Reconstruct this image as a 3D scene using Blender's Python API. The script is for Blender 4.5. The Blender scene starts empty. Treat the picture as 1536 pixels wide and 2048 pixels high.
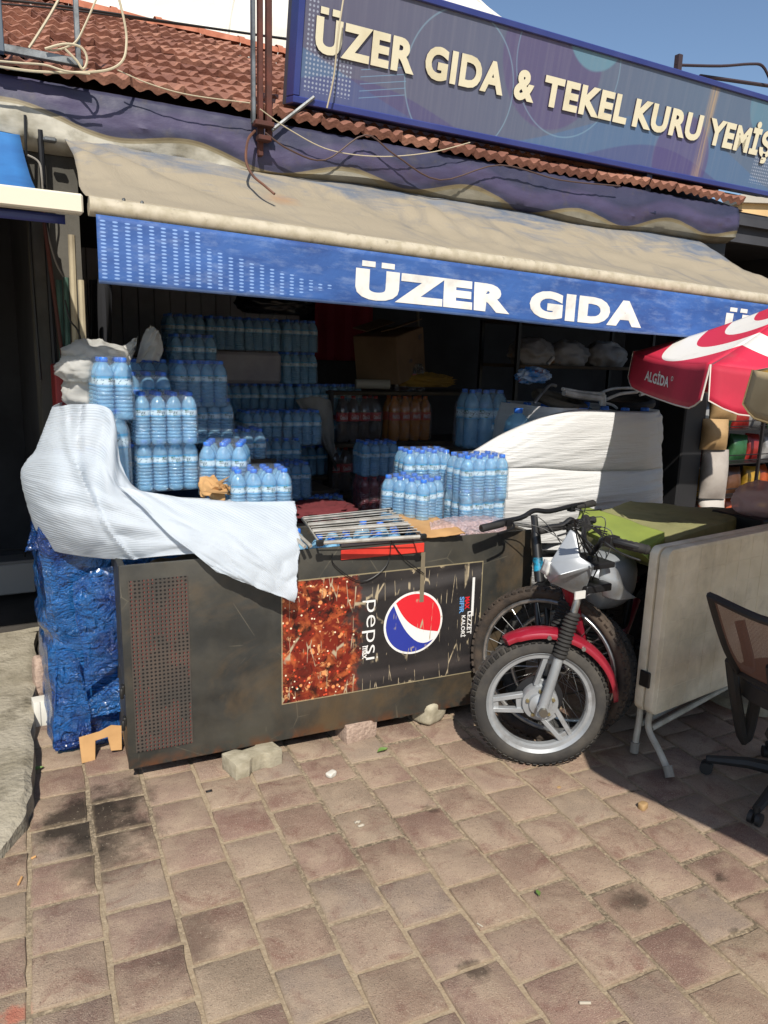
import bpy, bmesh, math, random
from mathutils import Vector, Matrix, noise
random.seed(7)
sc = bpy.context.scene
col = sc.collection
R = math.radians
# ------------------------------------------------------------------ camera
F, CX, CY, H = 1500.0, 768.0, 1024.0, 1.65       # focal length and centre in photo pixels, eye height
UPC = Vector((.031, -1, -.208)).normalized()      # world up seen in camera axes (x right, y down, z forward)
_v = Vector(((3594-768)/F, (801-1024)/F, 1)); XC = (_v-UPC*_v.dot(UPC)).normalized()
YC = UPC.cross(XC)
def w_dir(d): return Vector((XC.dot(d), YC.dot(d), UPC.dot(d)))
EYE = Vector((0, 0, H))
cam_d = bpy.data.cameras.new('camera'); cam = bpy.data.objects.new('camera', cam_d); col.objects.link(cam)
cr, cu_, cb = w_dir(Vector((1,0,0))), -w_dir(Vector((0,1,0))), -w_dir(Vector((0,0,1)))
M3 = Matrix((cr, cu_, cb)).transposed()
cam.matrix_world = Matrix.Translation(EYE) @ M3.to_4x4()
cam_d.sensor_fit = 'VERTICAL'; cam_d.sensor_height = 36; cam_d.sensor_width = 27
cam_d.lens = 36*F/2048; cam_d.clip_start = .05; cam_d.clip_end = 2000
sc.camera = cam
sc.render.resolution_x, sc.render.resolution_y = 768, 1024
# ------------------------------------------------------------------ light
SUN = Vector((-.28, -.66, .70)).normalized()
wd = bpy.data.worlds.new('World'); sc.world = wd; wd.use_nodes = True
wn = wd.node_tree.nodes; wl = wd.node_tree.links
sky = wn.new('ShaderNodeTexSky'); sky.sky_type = 'NISHITA'; sky.sun_disc = False
sky.sun_elevation = math.asin(SUN.z); sky.sun_rotation = math.atan2(SUN.x, SUN.y)
sky.air_density = 1.0; sky.dust_density = .6; sky.ozone_density = 2.5
wn['Background'].inputs[1].default_value = .095
wl.new(sky.outputs[0], wn['Background'].inputs[0])
sl = bpy.data.lights.new('sun', 'SUN'); sl.energy = 4.6; sl.angle = R(.53); sl.color = (1, .945, .86)
so = bpy.data.objects.new('sun', sl); col.objects.link(so)
so.rotation_euler = SUN.to_track_quat('Z', 'Y').to_euler(); so.location = (-4, -8, 9)
sc.view_settings.view_transform = 'Standard'; sc.view_settings.look = 'None'
sc.view_settings.exposure = .40; sc.view_settings.gamma = 1; sc.view_settings.use_curve_mapping = False

# ------------------------------------------------------------------ pixel to place
def ray(px, py): return w_dir(Vector(((px-CX)/F, (py-CY)/F, 1)))
def atY(px, py, y): d = ray(px, py); return EYE+d*(y/d.y)
def atX(px, py, x): d = ray(px, py); return EYE+d*(x/d.x)
def atZ(px, py, z=0): d = ray(px, py); return EYE+d*((z-H)/d.z)
def atP(px, py, p0, n): d = ray(px, py); return EYE+d*((p0-EYE).dot(n)/d.dot(n))
def atD(px, py, dep): return EYE+ray(px, py)*dep      # dep = distance along the view axis
def rgb(h):
    h = h.lstrip('#'); c = [int(h[i:i+2], 16)/255 for i in (0, 2, 4)]
    return tuple(x/12.92 if x <= .04045 else ((x+.055)/1.055)**2.4 for x in c)

# ------------------------------------------------------------------ meshes
class MB:
    def __init__(s): s.v = []; s.f = []; s.m = []; s.uv = {}
    def add(s, vs, fs, mi=0, M=None):
        b = len(s.v)
        for p in vs: s.v.append(tuple(M @ Vector(p)) if M else tuple(p))
        for f in fs: s.f.append(tuple(b+i for i in f)); s.m.append(mi)
        return s
    def box(s, c, d, M=None, mi=0):
        x, y, z = d[0]/2, d[1]/2, d[2]/2
        vs = [(c[0]+i*x, c[1]+j*y, c[2]+k*z) for k in (-1, 1) for j in (-1, 1) for i in (-1, 1)]
        return s.add(vs, [(0,2,3,1), (4,5,7,6), (0,1,5,4), (2,6,7,3), (0,4,6,2), (1,3,7,5)], mi, M)
    def hexa(s, b, t, mi=0):      # bottom ring of 4, top ring of 4 (counter-clockwise from above)
        return s.add(list(b)+list(t), [(3,2,1,0), (4,5,6,7)]+[(i, (i+1) % 4, 4+(i+1) % 4, 4+i) for i in range(4)], mi)
    def prism(s, poly, d, mi=0):  # poly of 3-D points, extruded by d
        n = len(poly); d = Vector(d)
        vs = [Vector(p) for p in poly]+[Vector(p)+d for p in poly]
        return s.add(vs, [tuple(range(n))[::-1], tuple(range(n, 2*n))]+[(i, (i+1) % n, n+(i+1) % n, n+i) for i in range(n)], mi)
    def tube(s, pts, r, n=8, closed=False, mi=0, cap=True, flat=1.0):
        pts = [Vector(p) for p in pts]; N = len(pts)
        rs = r if isinstance(r, (list, tuple)) else [r]*N
        tg = []
        for i in range(N):
            a = pts[i-1] if (i or closed) else pts[0]; b = pts[(i+1) % N] if (i < N-1 or closed) else pts[-1]
            t = b-a; tg.append(t.normalized() if t.length > 1e-9 else Vector((0,0,1)))
        up = Vector((0,0,1)) if abs(tg[0].z) < .9 else Vector((1,0,0))
        nx = tg[0].cross(up).normalized(); vs = []
        for i in range(N):
            nx = (nx-tg[i]*nx.dot(tg[i])).normalized(); ny = tg[i].cross(nx)
            for k in range(n):
                a = 2*math.pi*k/n; vs.append(pts[i]+nx*math.cos(a)*rs[i]+ny*math.sin(a)*rs[i]*flat)
        fs = []
        for i in range(N if closed else N-1):
            for k in range(n):
                j = (i+1) % N; fs.append((i*n+k, i*n+(k+1) % n, j*n+(k+1) % n, j*n+k))
        if cap and not closed: fs += [tuple(range(n))[::-1], tuple(range((N-1)*n, N*n))]
        return s.add(vs, fs, mi)
    def lathe(s, prof, n=16, M=None, mi=0, cap=True, mis=None):
        vs = []; fs = []
        for r, z in prof:
            for k in range(n): a = 2*math.pi*k/n; vs.append((r*math.cos(a), r*math.sin(a), z))
        L = len(prof); b = len(s.v)
        s.add(vs, [], mi, M)
        for i in range(L-1):
            for k in range(n):
                s.f.append((b+i*n+k, b+i*n+(k+1) % n, b+(i+1)*n+(k+1) % n, b+(i+1)*n+k)); s.m.append(mis[i] if mis else mi)
        if cap:
            s.f.append(tuple(b+k for k in range(n))[::-1]); s.m.append(mis[0] if mis else mi)
            s.f.append(tuple(b+(L-1)*n+k for k in range(n))); s.m.append(mis[-1] if mis else mi)
        return s
    def grid(s, nu, nv, fn, mi=0, close_u=False):
        b = len(s.v)
        for j in range(nv+1):
            for i in range(nu+(0 if close_u else 1)): s.v.append(tuple(fn(i/nu, j/nv)))
        W = nu if close_u else nu+1
        for j in range(nv):
            for i in range(nu):
                i2 = (i+1) % W
                s.f.append((b+j*W+i, b+j*W+i2, b+(j+1)*W+i2, b+(j+1)*W+i)); s.m.append(mi)
        s.gridinfo = (b, nu, nv, W)
        return s
    def mesh(s, name, smooth=True, bevel=0, weld=0, segs=1, ang=35):
        me = bpy.data.meshes.new(name); me.from_pydata(s.v, [], s.f)
        for p, mi in zip(me.polygons, s.m): p.material_index = mi
        if bevel or weld:
            bm = bmesh.new(); bm.from_mesh(me)
            if weld: bmesh.ops.remove_doubles(bm, verts=bm.verts, dist=weld)
            if bevel:
                bmesh.ops.recalc_face_normals(bm, faces=bm.faces)
                es = [e for e in bm.edges if len(e.link_faces) == 2 and e.calc_face_angle(0) > R(30)]
                bmesh.ops.bevel(bm, geom=es, offset=bevel, segments=segs, affect='EDGES', profile=.6, clamp_overlap=True)
            bm.to_mesh(me); bm.free()
        if smooth:
            me.polygons.foreach_set('use_smooth', [True]*len(me.polygons))
            try: me.set_sharp_from_angle(angle=R(ang))
            except Exception: pass
        me.update()
        return me
    def build(s, name, mats, parent=None, smooth=True, bevel=0, weld=0, segs=1, ang=35, **tags):
        me = s.mesh(name, smooth, bevel, weld, segs, ang)
        if not isinstance(mats, (list, tuple)): mats = [mats]
        for m in mats: me.materials.append(m)
        return link(name, me, parent, **tags)
def link(name, me, parent=None, loc=None, M=None, label=None, cat=None, group=None, kind=None):
    o = bpy.data.objects.new(name, me); col.objects.link(o)
    if parent is not None: o.parent = parent
    if loc is not None: o.location = loc
    if M is not None: o.matrix_local = M
    tag(o, label, cat, group, kind)
    return o
def tag(o, label=None, cat=None, group=None, kind=None):
    if label: o['label'] = label
    if cat: o['category'] = cat
    if group: o['group'] = group
    if kind: o['kind'] = kind
    return o
def thing(name, label, cat, loc=(0,0,0), rz=0, group=None):
    o = bpy.data.objects.new(name, None); col.objects.link(o); o.empty_display_size = .1
    o.location = loc; o.rotation_euler = (0, 0, rz)
    return tag(o, label, cat, group)
def solidify(me, t):      # give a sheet a thickness: offset copy along the vertex normals plus rim
    bm = bmesh.new(); bm.from_mesh(me)
    bmesh.ops.solidify(bm, geom=bm.faces[:], thickness=t); bm.to_mesh(me); bm.free(); me.update(); return me
def catmull(pts, t):
    n = len(pts)-1; x = min(max(t, 0), 1)*n; i = min(int(x), n-1); f = x-i
    p0, p1, p2, p3 = pts[max(i-1, 0)], pts[i], pts[i+1], pts[min(i+2, n)]
    return (p1*2+(p2-p0)*f+(p0*2-p1*5+p2*4-p3)*f*f+(p1*3-p0-p2*3+p3)*f*f*f)*.5
def curve(pts, n): return [catmull([Vector(p) for p in pts], i/n) for i in range(n+1)]
def patch(rows):          # rows of control points -> smooth surface function (u along a row, v across the rows)
    rows = [[Vector(p) for p in r] for r in rows]
    return lambda u, v: catmull([catmull(r, u) for r in rows], v)
def nz(p, s=1.0, seed=0): return noise.noise(Vector((p[0]*s+seed*17.3, p[1]*s-seed*5.1, p[2]*s+seed*3.7)))

# ------------------------------------------------------------------ materials
def nodes(name):
    m = bpy.data.materials.new(name); m.use_nodes = True
    nt = m.node_tree; return m, nt, nt.nodes['Principled BSDF'], nt.nodes, nt.links
class N:                    # tiny node helper
    def __init__(s, nt): s.nt = nt
    def n(s, t, **k):
        x = s.nt.nodes.new('ShaderNode'+t)
        for a, b in k.items(): setattr(x, a, b)
        return x
    def put(s, sock, val):
        if isinstance(val, bpy.types.NodeSocket): s.nt.links.new(val, sock)
        else:
            if sock.type == 'RGBA' and len(val) == 3: val = (*val, 1)
            sock.default_value = val
    def m(s, op, a, b=0.0, c=None, clamp=False):
        x = s.n('Math', operation=op, use_clamp=clamp); s.put(x.inputs[0], a); s.put(x.inputs[1], b)
        if c is not None: s.put(x.inputs[2], c)
        return x.outputs[0]
    def mix(s, f, a, b, blend='MIX'):
        x = s.n('MixRGB', blend_type=blend); s.put(x.inputs[0], f); s.put(x.inputs[1], a); s.put(x.inputs[2], b); return x.outputs[0]
    def pos(s): return s.n('NewGeometry').outputs['Position']
    def tc(s, k='Object'): return s.n('TexCoord').outputs[k]
    def xyz(s, v): x = s.n('SeparateXYZ'); s.put(x.inputs[0], v); return x.outputs
    def noise(s, vec, scale=5, detail=4, rough=.55, dist=0, out=0):
        x = s.n('TexNoise'); s.put(x.inputs['Vector'], vec); x.inputs['Scale'].default_value = scale
        x.inputs['Detail'].default_value = detail; x.inputs['Roughness'].default_value = rough; x.inputs['Distortion'].default_value = dist
        return x.outputs[out]
    def vor(s, vec, scale=5, feature='F1', out='Distance', rnd=1):
        x = s.n('TexVoronoi', feature=feature); s.put(x.inputs['Vector'], vec); x.inputs['Scale'].default_value = scale
        x.inputs['Randomness'].default_value = rnd; return x.outputs[out]
    def scale(s, vec, sx, sy, sz, loc=(0,0,0), rot=(0,0,0)):
        x = s.n('Mapping'); s.put(x.inputs[0], vec); x.inputs['Scale'].default_value = (sx, sy, sz); x.inputs['Location'].default_value = loc
        x.inputs['Rotation'].default_value = rot; return x.outputs[0]
    def ramp(s, f, lo, hi, a=0.0, b=1.0):
        x = s.n('MapRange', clamp=True); s.put(x.inputs[0], f); x.inputs[1].default_value = lo; x.inputs[2].default_value = hi
        x.inputs[3].default_value = a; x.inputs[4].default_value = b; return x.outputs[0]
    def bump(s, h, strength=.3, dist=.01, nrm=None):
        x = s.n('Bump'); s.put(x.inputs['Height'], h); x.inputs['Strength'].default_value = strength; x.inputs['Distance'].default_value = dist
        if nrm: s.put(x.inputs['Normal'], nrm)
        return x.outputs[0]
    def rnd(s): return s.n('ObjectInfo').outputs['Random']
def mat(name, c, rough=.6, metal=0, c2=None, sc_=6, lo=.4, hi=.65, bump=0, bs=60, spec=.5, detail=5, glob=False, coat=0, dirt=None, dirt_s=3, dirt_lo=.55, dirt_hi=.75, trans=0, alpha=1, sheen=0, rv=0, bdist=.004):
    m, nt, P, nd, ln = nodes(name); k = N(nt)
    P.inputs['Roughness'].default_value = rough; P.inputs['Metallic'].default_value = metal
    P.inputs['Specular IOR Level'].default_value = spec; P.inputs['Coat Weight'].default_value = coat
    P.inputs['Transmission Weight'].default_value = trans; P.inputs['Alpha'].default_value = alpha
    vec = k.pos() if glob else k.tc()
    c_ = c
    if c2: c_ = k.mix(k.ramp(k.noise(vec, sc_, detail), lo, hi), c, c2)
    if dirt: c_ = k.mix(k.ramp(k.noise(vec, dirt_s, 6, .65), dirt_lo, dirt_hi), c_, dirt)
    if rv:
        h = k.n('HueSaturation'); k.put(h.inputs['Color'], c_); k.put(h.inputs['Value'], k.ramp(k.rnd(), 0, 1, 1-rv, 1+rv)); c_ = h.outputs[0]
    k.put(P.inputs['Base Color'], c_)
    if bump: k.put(P.inputs['Normal'], k.bump(k.noise(vec, bs, 4), bump, bdist))
    return m
MT = {}
def font_islands(s, size=1.0, offset=0.0, extrude=0.0, space=1.0, subdiv=0, xs=1.0):
    """outlines of a word from the built-in typeface, one (verts, faces) per letter, baseline at y = 0"""
    dots = s.startswith('Ü'); s = s.replace('Ü', 'U')
    cu = bpy.data.curves.new('txt', 'FONT'); cu.body = s; cu.size = size; cu.offset = offset; cu.extrude = extrude; cu.space_character = space
    cu.resolution_u = 4
    ob = bpy.data.objects.new('txt', cu); col.objects.link(ob)
    dg = bpy.context.evaluated_depsgraph_get(); me = bpy.data.meshes.new_from_object(ob.evaluated_get(dg))
    bpy.data.objects.remove(ob); bpy.data.curves.remove(cu)
    bm = bmesh.new(); bm.from_mesh(me); bpy.data.meshes.remove(me)
    bmesh.ops.remove_doubles(bm, verts=bm.verts, dist=size*1e-4)
    for _ in range(subdiv):
        bmesh.ops.triangulate(bm, faces=bm.faces[:]); L = size*.22
        es = [e for e in bm.edges if e.calc_length() > L]
        if es: bmesh.ops.subdivide_edges(bm, edges=es, cuts=1)
    bm.verts.ensure_lookup_table(); seen = set(); isl = []
    for v in bm.verts:
        if v.index in seen: continue
        st = [v]; comp = []; seen.add(v.index)
        while st:
            a = st.pop(); comp.append(a)
            for e in a.link_edges:
                b = e.other_vert(a)
                if b.index not in seen: seen.add(b.index); st.append(b)
        isl.append(comp)
    spans = []
    for c in isl:
        x0 = min(v.co.x for v in c); x1 = max(v.co.x for v in c); spans.append([x0, x1, list(c)])
    spans.sort(key=lambda a: -(a[1]-a[0])); merged = []
    for a in spans:
        for b in merged:
            ov = min(a[1], b[1])-max(a[0], b[0])
            if ov > .6*(a[1]-a[0]): b[2] += a[2]; break
        else: merged.append(a)
    merged.sort(key=lambda a: a[0]); out = []
    for x0, x1, vs in merged:
        idx = {v.index: i for i, v in enumerate(vs)}; fs = set()
        for v in vs:
            for f in v.link_faces: fs.add(f)
        out.append(([(v.co.x*xs, v.co.y, v.co.z) for v in vs], [tuple(idx[v.index] for v in f.verts) for f in fs]))
    bm.free()
    if dots:                # two square dots over the leading letter
        v, f = out[0]; x0 = min(p[0] for p in v); x1 = max(p[0] for p in v); y1 = max(p[1] for p in v); w = (x1-x0)
        for c in (.28, .72):
            a, d, g = x0+w*c, w*.15, size*.065; n0 = len(v); k = 3
            for j in range(k+1):
                for i in range(k+1): v.append((a-d+2*d*i/k, y1+g+size*.145*j/k, 0))
            f += [(n0+j*(k+1)+i, n0+j*(k+1)+i+1, n0+(j+1)*(k+1)+i+1, n0+(j+1)*(k+1)+i) for j in range(k) for i in range(k)]
    return out
def span(isl):
    xs = [p[0] for v, f in isl for p in v]; ys = [p[1] for v, f in isl for p in v]; return min(xs), max(xs), min(ys), max(ys)
# ================================================================== setting
# ---- pavement: 20 cm square setts in running bond, sheet of bedding sand below
GA = R(-3.4); GX = Vector((math.cos(GA), math.sin(GA), 0)); GY = Vector((-GX.y, GX.x, 0))
def gw(a, b, z=0): return GX*a+GY*b+Vector((0, 0, z))
def m_sand():
    m, nt, P, nd, ln = nodes('joint_sand'); k = N(nt); p = k.pos()
    c = k.mix(k.ramp(k.noise(p, 1.1, 3), .42, .6), rgb('#93826a'), rgb('#5f5444'))
    c = k.mix(k.ramp(k.noise(p, 90, 3), .4, .7), c, rgb('#a3937a'))
    k.put(P.inputs['Base Color'], c); P.inputs['Roughness'].default_value = .95
    k.put(P.inputs['Normal'], k.bump(k.noise(p, 160, 4), .6, .006)); return m
def m_sett():
    m, nt, P, nd, ln = nodes('sett_concrete'); k = N(nt); p = k.pos()
    r = k.rnd()
    ramp = k.n('ValToRGB'); k.put(ramp.inputs[0], r)
    e = ramp.color_ramp.elements; e[0].color = (*rgb('#7c6257'), 1); e[1].color = (*rgb('#96846f'), 1)
    for pos_, h in ((.25, '#917b69'), (.5, '#9a8674'), (.72, '#8a6f62'), (.88, '#8d7d6f')):
        x = ramp.color_ramp.elements.new(pos_); x.color = (*rgb(h), 1)
    c = ramp.outputs[0]
    # redder bare aggregate patches and pale worn skin
    c = k.mix(k.ramp(k.noise(p, 5.1, 6, .65), .44, .64, 0, .85), c, rgb('#a8947e'))
    c = k.mix(k.ramp(k.noise(p, 6.3, 6, .7, 1.0), .52, .68, 0, .7), c, rgb('#745248'))
    c = k.mix(k.ramp(k.noise(p, 330, 2), .54, .70, 0, .6), c, rgb('#b9a893'))
    c = k.mix(k.ramp(k.noise(p, 190, 2), .28, .42, .55, 0), c, rgb('#47362e'))
    # grime and drips
    c = k.mix(k.ramp(k.noise(p, 1.6, 6, .7), .55, .8, 0, .42), c, rgb('#54473a'))
    c = k.mix(k.ramp(k.noise(p, 9, 5, .7, 1.5), .67, .74, 0, .6), c, rgb('#30281f'))
    # the oil stain beside the cooler and the drips to its right
    def blob(q, rad, amt, c, colr='#1f1b15', n_=7.):
        d = k.n('VectorMath', operation='DISTANCE'); k.put(d.inputs[0], p); d.inputs[1].default_value = q
        f = k.m('ADD', d.outputs['Value'], k.m('MULTIPLY', k.m('SUBTRACT', k.noise(p, n_/max(rad, .06)*.12, 6, .7), .5), rad*2.6))
        return k.mix(k.ramp(f, rad*.45, rad*.95, amt, 0), c, rgb(colr))
    for q, rad, amt in (((185, 1645), .25, .85), ((250, 1595), .14, .6), ((195, 1720), .15, .5), ((1270, 1797), .045, .5), ((1440, 1757), .035, .7), ((1475, 1868), .028, .7), ((1245, 1800), .06, .45), ((945, 1940), .05, .6), ((860, 1618), .035, .6), ((370, 1880), .14, .35)):
        c = blob(tuple(atZ(*q)), rad, amt, c)
    c = blob(tuple(atZ(30, 2030)), .04, .7, c, '#c0705a')
    # sand and dust caught along the edges of each stone
    ox, oy, _ = k.xyz(k.tc('Object')); ed = k.m('MAXIMUM', k.m('ABSOLUTE', ox), k.m('ABSOLUTE', oy))
    ed = k.m('ADD', ed, k.m('MULTIPLY', k.m('SUBTRACT', k.noise(p, 34, 5, .7), .5), .03))
    c = k.mix(k.ramp(ed, .084, .096, 0, .5), c, rgb('#8d7d66'))
    c = k.mix(k.ramp(k.noise(p, 55, 4, .75), .63, .72, 0, .38), c, rgb('#3b3028'))
    c = k.mix(k.ramp(k.noise(p, 75, 3, .7), .64, .7, 0, .5), c, rgb('#b9ab95'))
    k.put(P.inputs['Base Color'], c); P.inputs['Roughness'].default_value = .9; P.inputs['Specular IOR Level'].default_value = .25
    h = k.m('ADD', k.noise(p, 300, 3, .7), k.m('MULTIPLY', k.noise(p, 34, 5, .7), 1.2))
    k.put(P.inputs['Normal'], k.bump(h, .75, .006)); return m
MT['sand'] = m_sand(); MT['sett'] = m_sett()
pave = MB()
S_ = 60
pave.add([(-S_, -S_, -.0055), (S_, -S_, -.0055), (S_, S_, -.0055), (-S_, S_, -.0055)], [(0,1,2,3)])
ground = pave.build('pavement', MT['sand'], smooth=False, kind='structure')
def sett_mesh(seed):
    rr = random.Random(seed); b = MB(); s = .0952; n = 4
    def edge(i, a, c):
        return Vector(a).lerp(Vector(c), i/n)+Vector((rr.uniform(-1,1), rr.uniform(-1,1), 0))*.0026
    cs = [(x*(s-rr.uniform(0,.004)), y*(s-rr.uniform(0,.004)), 0) for x, y in ((-1,-1), (1,-1), (1,1), (-1,1))]
    ring = []
    for j in range(4):
        for i in range(n): ring.append(edge(i, cs[j], cs[(j+1) % 4]))
    N_ = len(ring); vs = []
    ct = Vector((0,0,0))
    for z, sc_ in ((-.03, 1.0), (-.006, 1.0), (-.0015, .985), (.0, .955)):
        for q in ring: vs.append(Vector((q.x*sc_, q.y*sc_, z+rr.uniform(-.0006,.0006)*(z > -.01))))
    fs = [(a*N_+i, a*N_+(i+1) % N_, (a+1)*N_+(i+1) % N_, (a+1)*N_+i) for a in range(3) for i in range(N_)]
    fs.append(tuple(range(3*N_, 4*N_)))
    b.add(vs, fs); me = b.mesh('sett', True, ang=60); me.materials.append(MT['sett']); return me
setts = [sett_mesh(i) for i in range(14)]
cells = []
for i in range(-32, 45):
    for j in range(-22, 32):
        a = .205+.2*(i-1)-.1+.1; b = .2*j+(.09 if i % 2 else -.005)+.1
        q = gw(a-.005, b)
        # in front of the shop only
        if q.y > 6.2: continue
        d = q-EYE; cz = d.dot(-cb); vis = 9
        if cz > .1:
            px = CX+F*d.dot(cr)/cz; py = CY-F*d.dot(cu_)/cz
            vis = 0 if (-60 < px < 1600 and 1380 < py < 2110) else 5
        cells.append((vis, (q-Vector((1, 2.2, 0))).length, q))
cells.sort(key=lambda t: (t[0], t[1]))
rest = MB()
for n_, (vis, d, q) in enumerate(cells):
    me = random.choice(setts); rz = GA+random.choice((0, 1, 2, 3))*math.pi/2+random.gauss(0, .008)
    M = Matrix.Translation(q+Vector((random.gauss(0, .0012), random.gauss(0, .0012), random.gauss(0, .0014)))) @ Matrix.Rotation(rz, 4, 'Z') @ Matrix.Rotation(random.gauss(0, .005), 4, 'X')
    if n_ < 298: link('paving_sett', me, ground, M=M)
    else:
        s = .095; rest.add([(-s,-s,0), (s,-s,0), (s,s,0), (-s,s,0), (-s,-s,-.03), (s,-s,-.03), (s,s,-.03), (-s,s,-.03)], [(0,1,2,3), (0,4,5,1), (1,5,6,2), (2,6,7,3), (3,7,4,0)], 0, M)
rest.build('paving_setts_beyond', MT['sett'], ground, smooth=False, kind='stuff')

# ---- broken concrete ramp on the left
MT['ramp'] = mat('old_concrete', rgb('#857d6b'), .95, c2=rgb('#9c9483'), sc_=5, lo=.35, hi=.6, bump=1.0, bs=45, glob=True, dirt=rgb('#575040'), dirt_s=7, dirt_lo=.5, dirt_hi=.7, bdist=.01)
edge_px = [(0, 1700), (25, 1668), (50, 1640), (56, 1600), (66, 1540), (62, 1480), (70, 1420), (66, 1360), (73, 1310), (70, 1275), (90, 1255), (175, 1250)]
edge = [atZ(x, y, .075 if i > 2 else .04) for i, (x, y) in enumerate(edge_px)]
b = MB(); L = 40
def ramp_fn(u, v):
    e = catmull(edge, v); e = e+Vector((nz(e, 9)*.018, nz(e, 9, 2)*.012, 0))
    far = Vector((-2.6, e.y-.25, .1))
    p = e.lerp(far, max(0, (u-.06)/.94)) if u > .06 else e
    z = .085*min(1, .45+v*1.6)
    if u <= 0: return Vector((p.x+.004, p.y, -.02))
    if u < .06: return Vector((e.x, e.y, z-.012+nz(e, 30)*.006))
    return Vector((p.x-.01, p.y, z+nz(p, 5)*.012+nz(p, 23)*.005))
us = [0, .03, .065]+[.065+.935*(i/30)**1.6 for i in range(1, 31)]
b.grid(len(us)-1, 60, lambda u, v: ramp_fn(us[round(u*(len(us)-1))], v))
b.build('concrete_ramp', MT['ramp'], kind='structure')

# ================================================================== shop building
MT['plaster'] = mat('grey_plaster', rgb('#45433d'), .95, c2=rgb('#57544d'), sc_=4, bump=.5, bs=40, dirt=rgb('#3c3932'), dirt_s=2.5)
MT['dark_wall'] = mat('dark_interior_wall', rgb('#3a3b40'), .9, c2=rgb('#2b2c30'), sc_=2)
MT['panel'] = mat('white_wall_panel', rgb('#a9a7ab'), .55, c2=rgb('#918f95'), sc_=3, rv=.08)
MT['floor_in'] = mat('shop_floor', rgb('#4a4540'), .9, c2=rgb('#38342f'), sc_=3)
shop = thing('shop_building', 'low shop building with red tiled roof and open dark front', 'building', (2, 4.8, 0))
def S(mb, name, m, parent=shop, **k):
    o = mb.build(name, m, parent, **k)
    if parent is shop: o.matrix_parent_inverse = Matrix.Translation(-Vector((2, 4.8, 0)))
    return o
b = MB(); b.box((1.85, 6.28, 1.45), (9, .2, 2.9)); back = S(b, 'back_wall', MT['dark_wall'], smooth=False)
for i in range(15):
    for j in range(3):
        bb = MB(); bb.box((.72+i*.121, 6.172, .42+j*.78), (.116, .02, .772)); o = S(bb, 'wall_panel', MT['panel'], back, bevel=.003)
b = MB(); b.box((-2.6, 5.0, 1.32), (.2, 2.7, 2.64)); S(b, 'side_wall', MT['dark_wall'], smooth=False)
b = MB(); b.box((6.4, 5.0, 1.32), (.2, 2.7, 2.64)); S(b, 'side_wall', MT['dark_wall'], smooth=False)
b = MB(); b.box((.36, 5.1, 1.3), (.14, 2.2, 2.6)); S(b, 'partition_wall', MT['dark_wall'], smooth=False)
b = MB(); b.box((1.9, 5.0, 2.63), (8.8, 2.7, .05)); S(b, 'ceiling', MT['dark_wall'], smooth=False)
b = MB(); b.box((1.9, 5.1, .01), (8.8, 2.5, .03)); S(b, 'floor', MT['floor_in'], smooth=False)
b = MB(); b.grid(6, 40, lambda u, v: Vector((.255+.19*u, 3.66+nz((u*3, v*9, 0), 1)*.008+(.02 if v < .4 and nz((u*4, v*14, 3), 1) > .1 else 0), v*2.6)))
b.box((.35, 3.83, 1.3), (.19, .3, 2.6)); S(b, 'pillar', MT['plaster'])
b = MB(); b.box((4.5, 3.8, 1.3), (.22, .25, 2.6)); S(b, 'pillar', mat('black_painted_post', rgb('#1c1c1e'), .6), bevel=.01)
b = MB(); b.box((1.9, 3.72, 2.6), (8.8, .05, .2)); S(b, 'fascia_board', MT['dark_wall'], smooth=False)
# roof: bed + interlocking clay tiles
def m_tile():
    m, nt, P, nd, ln = nodes('clay_tile'); k = N(nt); p = k.pos()
    ramp = k.n('ValToRGB'); k.put(ramp.inputs[0], k.rnd()); e = ramp.color_ramp.elements
    e[0].color = (*rgb('#754e41'), 1); e[1].color = (*rgb('#a0735f'), 1); x = e.new(.5); x.color = (*rgb('#8c6150'), 1)
    c = k.mix(k.ramp(k.noise(p, 14, 5, .65), .45, .75, 0, .7), ramp.outputs[0], rgb('#5b3a30'))
    c = k.mix(k.ramp(k.noise(p, 30, 4), .6, .8, 0, .5), c, rgb('#b98468'))
    k.put(P.inputs['Base Color'], c); P.inputs['Roughness'].default_value = .88; P.inputs['Specular IOR Level'].default_value = .3
    k.put(P.inputs['Normal'], k.bump(k.noise(p, 70, 4), .4, .008)); return m
MT['tile'] = m_tile()
EY, EZ, SL = 3.57, 2.715, .45; CA = math.cos(math.atan(SL)); SA = math.sin(math.atan(SL))
TW, TC = .218, .262
b = MB(); b.add([(-2.7, 3.66, 2.70), (4.72, 3.66, 2.70), (4.72, 6.75, 2.70+3.09*SL), (-2.7, 6.75, 2.70+3.09*SL), (-2.7, 9.8, 2.7), (4.72, 9.8, 2.7)], [(0,1,2,3), (3,2,5,4), (0,4,5,1), (0,3,4), (1,5,2)])
roof = S(b, 'roof', mat('roof_bed', rgb('#4b342b'), .9), smooth=False)
def tile_mesh(seed):
    rr = random.Random(seed); b = MB(); nU = 18
    def prof(u): return .0085*math.cos(u*3*2*math.pi)+(.006 if u > .93 else 0)
    ls = [(0, 0.0), (.012, .004), (.15, .0), (.30, -.002)]
    vs = []
    for l, dz in ls:
        for i in range(nU+1):
            u = i/nU; vs.append(((u-.5)*TW*1.02, l, prof(u)+dz+.030*(1-l/.30)+rr.uniform(-.001,.001)))
    b0 = [(v[0], v[1]+.004, v[2]-.034) for v in vs[:nU+1]]
    W = nU+1; fs = [(j*W+i, j*W+i+1, (j+1)*W+i+1, (j+1)*W+i) for j in range(3) for i in range(nU)]
    n0 = len(vs); vs += b0; fs += [(n0+i, n0+i+1, i+1, i) for i in range(nU)]
    b.add(vs, fs); me = b.mesh('roof_tile', True, ang=50); me.materials.append(MT['tile']); return me
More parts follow.
